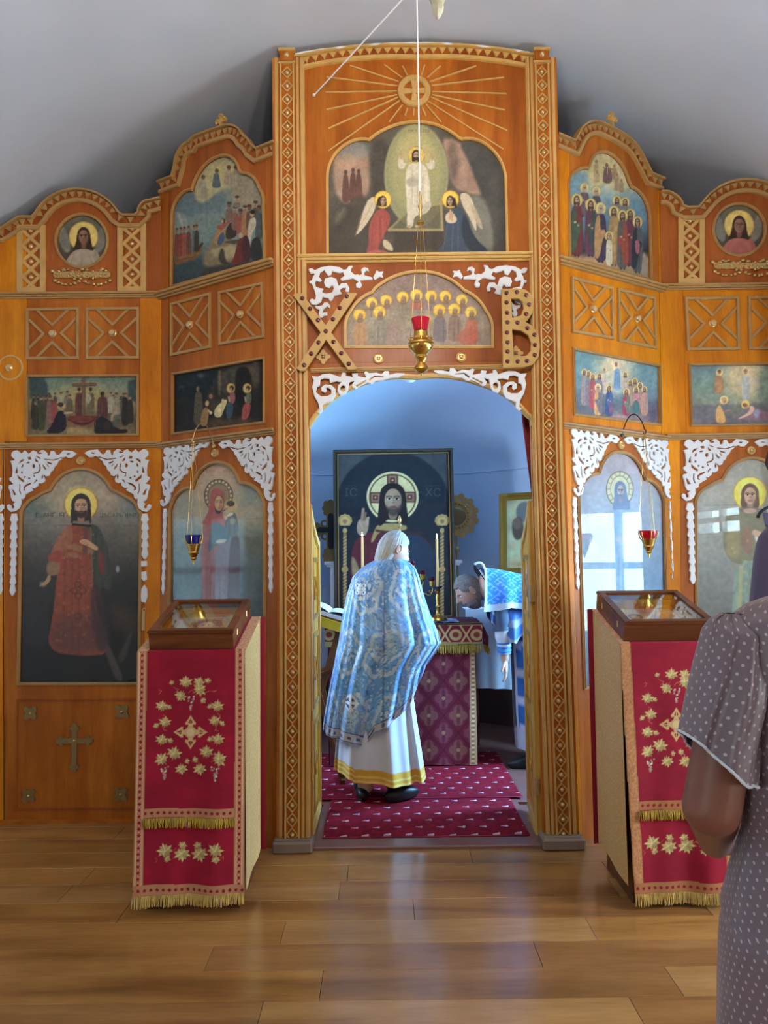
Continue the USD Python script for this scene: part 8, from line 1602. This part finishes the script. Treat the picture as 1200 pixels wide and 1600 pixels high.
# ---- the woman at the right in the dotted dress, seen from behind
Yw = 1.10
def XWm(px, py, dy=0): return atY(np.array(float(px)), np.array(float(py)), Yw + dy)
t = thing('person', 'person in mauve dress with white polka dots, standing at the right with bare arm', 'person', (.69, Yw, 0))
material('dotted', {'a': ('attribute', {'attribute': 'fold'}), 'm': ('mapping', {'rotation': (0, 0, .52), 'scale': (74., 74., 74.)}), 'v': ('voronoi_texture', {'dimensions': '2D', 'scale': 1.0, 'randomness': 0.06}), 'r': ('rgb_ramp', {'ramp': [(.14, S(184, 172, 178)), (.185, S(118, 97, 104))]}), 'p': ('principled_bsdf', {'roughness': .42, 'specular_ior_level': .5, 'sheen_weight': .25})},
         [('a.vector', 'm.vector'), ('m.vector', 'v.vector'), ('v.distance', 'r.fac'), ('r.color', 'p.base_color')])
def cloth_part(t, nm, V, faces, uvw, mat='dotted'):
    p_ = part(t, nm, trimesh.Trimesh(V, faces, process=False), mat, smooth=True); o = UsdGeom.Mesh.Get(stage, p_)
    UsdGeom.PrimvarsAPI(o).CreatePrimvar('fold', Sdf.ValueTypeNames.Float3Array, 'vertex').Set(Vt.Vec3fArray.FromNumpy(np.asarray(uvw, np.float32)))
xc = .690; sc_ = XWm(1, 1)
shl = XWm(1156, 1010); shr = np.array([2 * xc - shl[0], Yw, shl[2]])
elb = XWm(1112, 1262, .0); wrist = elb + np.array([.085, .19, -.12]); elr = np.array([2 * xc - elb[0], Yw, elb[2]]); wrr = elr + np.array([-.085, .19, -.12])
hcw = np.array([xc, Yw + .03, 1.66]); hm, fr = head_mesh(hcw, [-.1, 1, -.05], [0, 0, 1], 1.0)
bod = [((xc, Yw, 1.50), .055, hcw + [0, -.01, -.06], .055), ((xc, Yw, 1.47), .05, (xc, Yw, 1.34), .085), ((xc, Yw, 1.34), .085, (xc, Yw, 1.10), .085), ((xc, Yw, 1.10), .085, (xc, Yw, .92), .11), (shl + [.02, 0, -.0], .040, shr + [-.02, 0, -.0], .040),
       (shl, .040, elb, .041), (elb, .040, wrist, .027), (shr, .040, elr, .041), (elr, .040, wrr, .027)]
for s_ in (-1, 1): bod += [((xc + s_ * .08, Yw, .90), .08, (xc + s_ * .085, Yw, .48), .06), ((xc + s_ * .085, Yw, .48), .058, (xc + s_ * .085, Yw - .01, .10), .040)]
bod += hand(wrist, [.75, .6, -.1], [.2, -.6, .6], .92, .5, 1) + hand(wrr + [0, .03, .03], [-.75, .6, -.1], [-.2, -.6, .6], .92, .5, -1)
part(t, 'body', cat([flesh(bod, .012), hm]), 'skin_tan', smooth=True); face_parts(t, hcw, fr, 1.0, 'hair_brown')
part(t, 'hair', shell(hcw, fr, 1.0, lambda x, y, z: (np.clip((z - .45 * y + .05) * 5 + .3, 0, 1) * np.clip((.6 - y) * 5 + 2 * (z > .6), 0, 1) + np.clip((.05 - y) * 4, 0, 1) * (z > -.95)).clip(0, 1), .16, seed=12, amp=.010, low=lambda P, x, y, z: P - np.stack([0 * x, 0 * x, .06 * np.clip(-z, 0, 1) * np.clip(.2 - y, 0, 1)], 1)), 'hair_brown', smooth=True)
# bodice and skirt in one: half widths by height
HW = [(1.505, .060, .065), (1.49, .10, .075), (1.475, .150, .085), (1.45, .185, .10), (1.40, .190, .115), (1.32, .180, .125), (1.22, .168, .12), (1.14, .166, .118), (1.08, .188, .135), (1.0, .208, .155), (.90, .214, .165), (.70, .230, .18), (.45, .262, .215), (.28, .282, .235)]
zz = np.concatenate([np.linspace(1.505, 1.08, 70), np.linspace(1.07, .28, 90)]); NTW = 160; V, UVW = [], []
zs_ = np.array([h_[0] for h_ in HW])[::-1]
for z in zz:
    a_, b_ = np.interp(z, zs_, [h_[1] for h_ in HW][::-1]), np.interp(z, zs_, [h_[2] for h_ in HW][::-1]); k = np.clip((1.12 - z) / .8, 0, 1)
    for j in range(NTW):
        a = 2 * math.pi * j / NTW; w_ = 1 + .045 * k * math.sin(8 * a + .6) + .012 * math.sin(13 * a + 9 * z) * np.clip(1 - abs(z - 1.14) / .09, 0, 1) + .01 * math.sin(5 * a + 14 * z)
        V.append((xc + a_ * w_ * math.cos(a), Yw + b_ * w_ * math.sin(a) - .012 * (z < 1.02), z)); UVW.append((((a + math.pi / 2) % (2 * math.pi)) * (.5 * a_ + .5 * b_) * (1.0), z + .10 * math.sin(a) * 0, 0))
for i_, z in enumerate(zz):
    pass
# the seam of the pattern lies at the front, away from the camera
UV = np.array(UVW); a_all = np.tile(2 * math.pi * np.arange(NTW) / NTW, len(zz)); UV[:, 0] = ((a_all - math.pi / 2) % (2 * math.pi) - math.pi) * np.repeat([.5 * np.interp(z, zs_, [h_[1] for h_ in HW][::-1]) + .5 * np.interp(z, zs_, [h_[2] for h_ in HW][::-1]) for z in zz], NTW)
cloth_part(t, 'dress', np.array(V), grid_faces(len(zz), NTW, True)[:, ::-1], UV)
# flared sleeves with a pale picot edge; outline of the left one taken from the photograph
SO = [(958, 1128, 1160), (966, 1113, 1180), (985, 1104, 1190), (1020, 1097, 1193), (1060, 1089, 1192), (1100, 1081, 1188), (1140, 1073, 1180), (1180, 1068, 1172), (1220, 1068, 1168)]
def arm_sleeve(mirror):
    V, UV = [], []; n, m_ = 60, 72; edge = []
    for i in range(n):
        s_ = i / (n - 1)
        for j in range(m_):
            a = 2 * math.pi * j / m_; d = math.degrees(a) % 360; ca, sa = math.cos(a), math.sin(a)
            hem = np.interp(ca, [-1, -.6, .2, 1], [1147, 1166, 1205, 1218]); py = 958 + (hem - 958) * s_
            l, r = (np.interp(py, [q[0] for q in SO], [q[k] for q in SO]) for k in (1, 2)); q = XWm((l + r) / 2 + (r - l) / 2 * ca, py)
            y = Yw + (.052 + .018 * min(1, s_ * 2)) * math.copysign(abs(sa) ** .9, sa) * min(1, .25 + s_ * 6) + .006 * s_ * math.sin(5 * a) + .004 * math.sin(9 * a + 3 * s_)
            X = q[0] if not mirror else 2 * xc - q[0]; V.append((X, y, q[2])); UV.append(((a - math.pi / 2) % (2 * math.pi) * .062, q[2], 0))
    V = np.array(V); f = grid_faces(n, m_, True)
    cloth_part(t, 'sleeve', V, f if mirror else f[:, ::-1], UV)
    e = V[-m_:]; e = np.vstack([e, e[:1]]); part(t, 'sleeve_edge', tube(e + [0, 0, 0], [.0020 + .0007 * (i % 2) for i in range(m_ + 1)], 6, False), 'cloth_white', smooth=True)
    sm = np.array([V[i * m_ + (m_ // 2 + 30 if False else 2)] for i in range(0, n, 3)]); part(t, 'sleeve_seam', tube(sm, .0012, 5), 'cloth_white', smooth=True)
arm_sleeve(False); arm_sleeve(True)
for s_ in (-1, 1): shoe(t, (xc + s_ * .09, Yw + .04, .0), (s_ * .1, 1), .25)
# ---- dark purple coat on a black hanger, hanging from a stand beyond the right edge
Yh = 2.75; plain('coat_purple', S(84, 72, 100), .8, var=.10, sheen_weight=.2); plain('coat_lining', S(128, 118, 158), .7)
def XH(px, py, dy=0): return atY(np.array(float(px)), np.array(float(py)), Yh + dy)
rk = thing('coat_stand', 'black coat stand, beyond the right edge of the photograph', 'coat stand', (XH(1330, 900)[0], Yh, 0))
xr_ = XH(1330, 900)[0]; zt_ = XH(1204, 791)[2]
part(rk, 'pole', tube([(xr_, Yh, .02), (xr_, Yh, zt_ + .12)], .016, 12), 'black', smooth=True); part(rk, 'arm', tube([(xr_, Yh, zt_ + .004), (XH(1206, 791)[0], Yh, zt_ + .004)], .008, 8), 'black', smooth=True); part(rk, 'base', turned([(0, 0), (.2, 0), (.2, .012), (.03, .03), (0, .03)], (xr_, Yh, 0)), 'black', smooth=40)
ct = thing('coat', 'dark purple coat on a black hanger at the right edge, before the far icon', 'coat', XH(1215, 960))
nk = XH(1218, 824)
part(ct, 'hanger', cat([tube(smooth_path([XH(1184, 809), XH(1186, 803), XH(1194, 796), XH(1205, 791.5), XH(1216, 794), XH(1221, 804), XH(1218, 816), XH(1217, 832)], 30), .006, 8), tube([XH(1190, 842), XH(1217, 826), XH(1244, 842)], .008, 8)]), 'black', smooth=True)
V = []; SC = [(816, 1207, 1229), (826, 1198, 1236), (836, 1188, 1246), (850, 1184, 1252), (880, 1181, 1256), (960, 1173, 1266), (1060, 1166, 1272), (1150, 1162, 1276)]
for i in range(60):
    py = 816 + 330 * i / 59; l, r = (np.interp(py, [q[0] for q in SC], [q[k] for q in SC]) for k in (1, 2)); k = i / 59
    for j in range(72):
        a = 2 * math.pi * j / 72; q = XH((l + r) / 2 + (r - l) / 2 * math.cos(a), py); V.append((q[0], Yh + (.03 + .06 * min(1, k * 6)) * math.sin(a) + .012 * k * math.sin(7 * a + 5 * k), q[2]))
part(ct, 'coat_body', trimesh.Trimesh(np.array(V), grid_faces(60, 72, True)[:, ::-1], process=False), 'coat_purple', smooth=True)
V = []
for i in range(8):
    k = i / 7
    for j in range(40): a = 2 * math.pi * j / 40; q = XH(1216 + (22 - 4 * k) * math.cos(a), 806 + 20 * k + 5 * math.cos(a)); V.append((q[0], Yh + (.055 - .01 * k) * math.sin(a), q[2]))
part(ct, 'coat_collar', trimesh.Trimesh(np.array(V), grid_faces(8, 40, True)[:, ::-1], process=False), 'coat_lining', smooth=True)

# ---- kinds that repeat carry one group each
GROUPS = {'icon': 'painted icons of the screen and altar', 'icon_screen_bay': 'bays of the icon screen', 'studded_pillar': 'studded pillars of the gate', 'carved_letter': 'stone-studded wooden letters', 'oil_lamp': 'hanging oil lamps', 'lamp_bracket': 'lamp brackets',
          'lectern': 'draped lecterns before the screen', 'embroidered_cloth': 'red embroidered lectern cloths', 'icon_case': 'glazed icon cases on the lecterns', 'gate_leaf': 'open leaves of the gate', 'carpet': 'crimson altar carpets', 'candlestick': 'candlesticks on the altar'}
for pr in stage.GetPrimAtPath('/World').GetChildren():
    nm_ = pr.GetName(); nm_ = nm_[:-4] if nm_[-3:].isdigit() else nm_
    if nm_ in GROUPS and taken.get(('/World', nm_), 0) > 0: pr.SetCustomDataByKey('group', GROUPS[nm_])
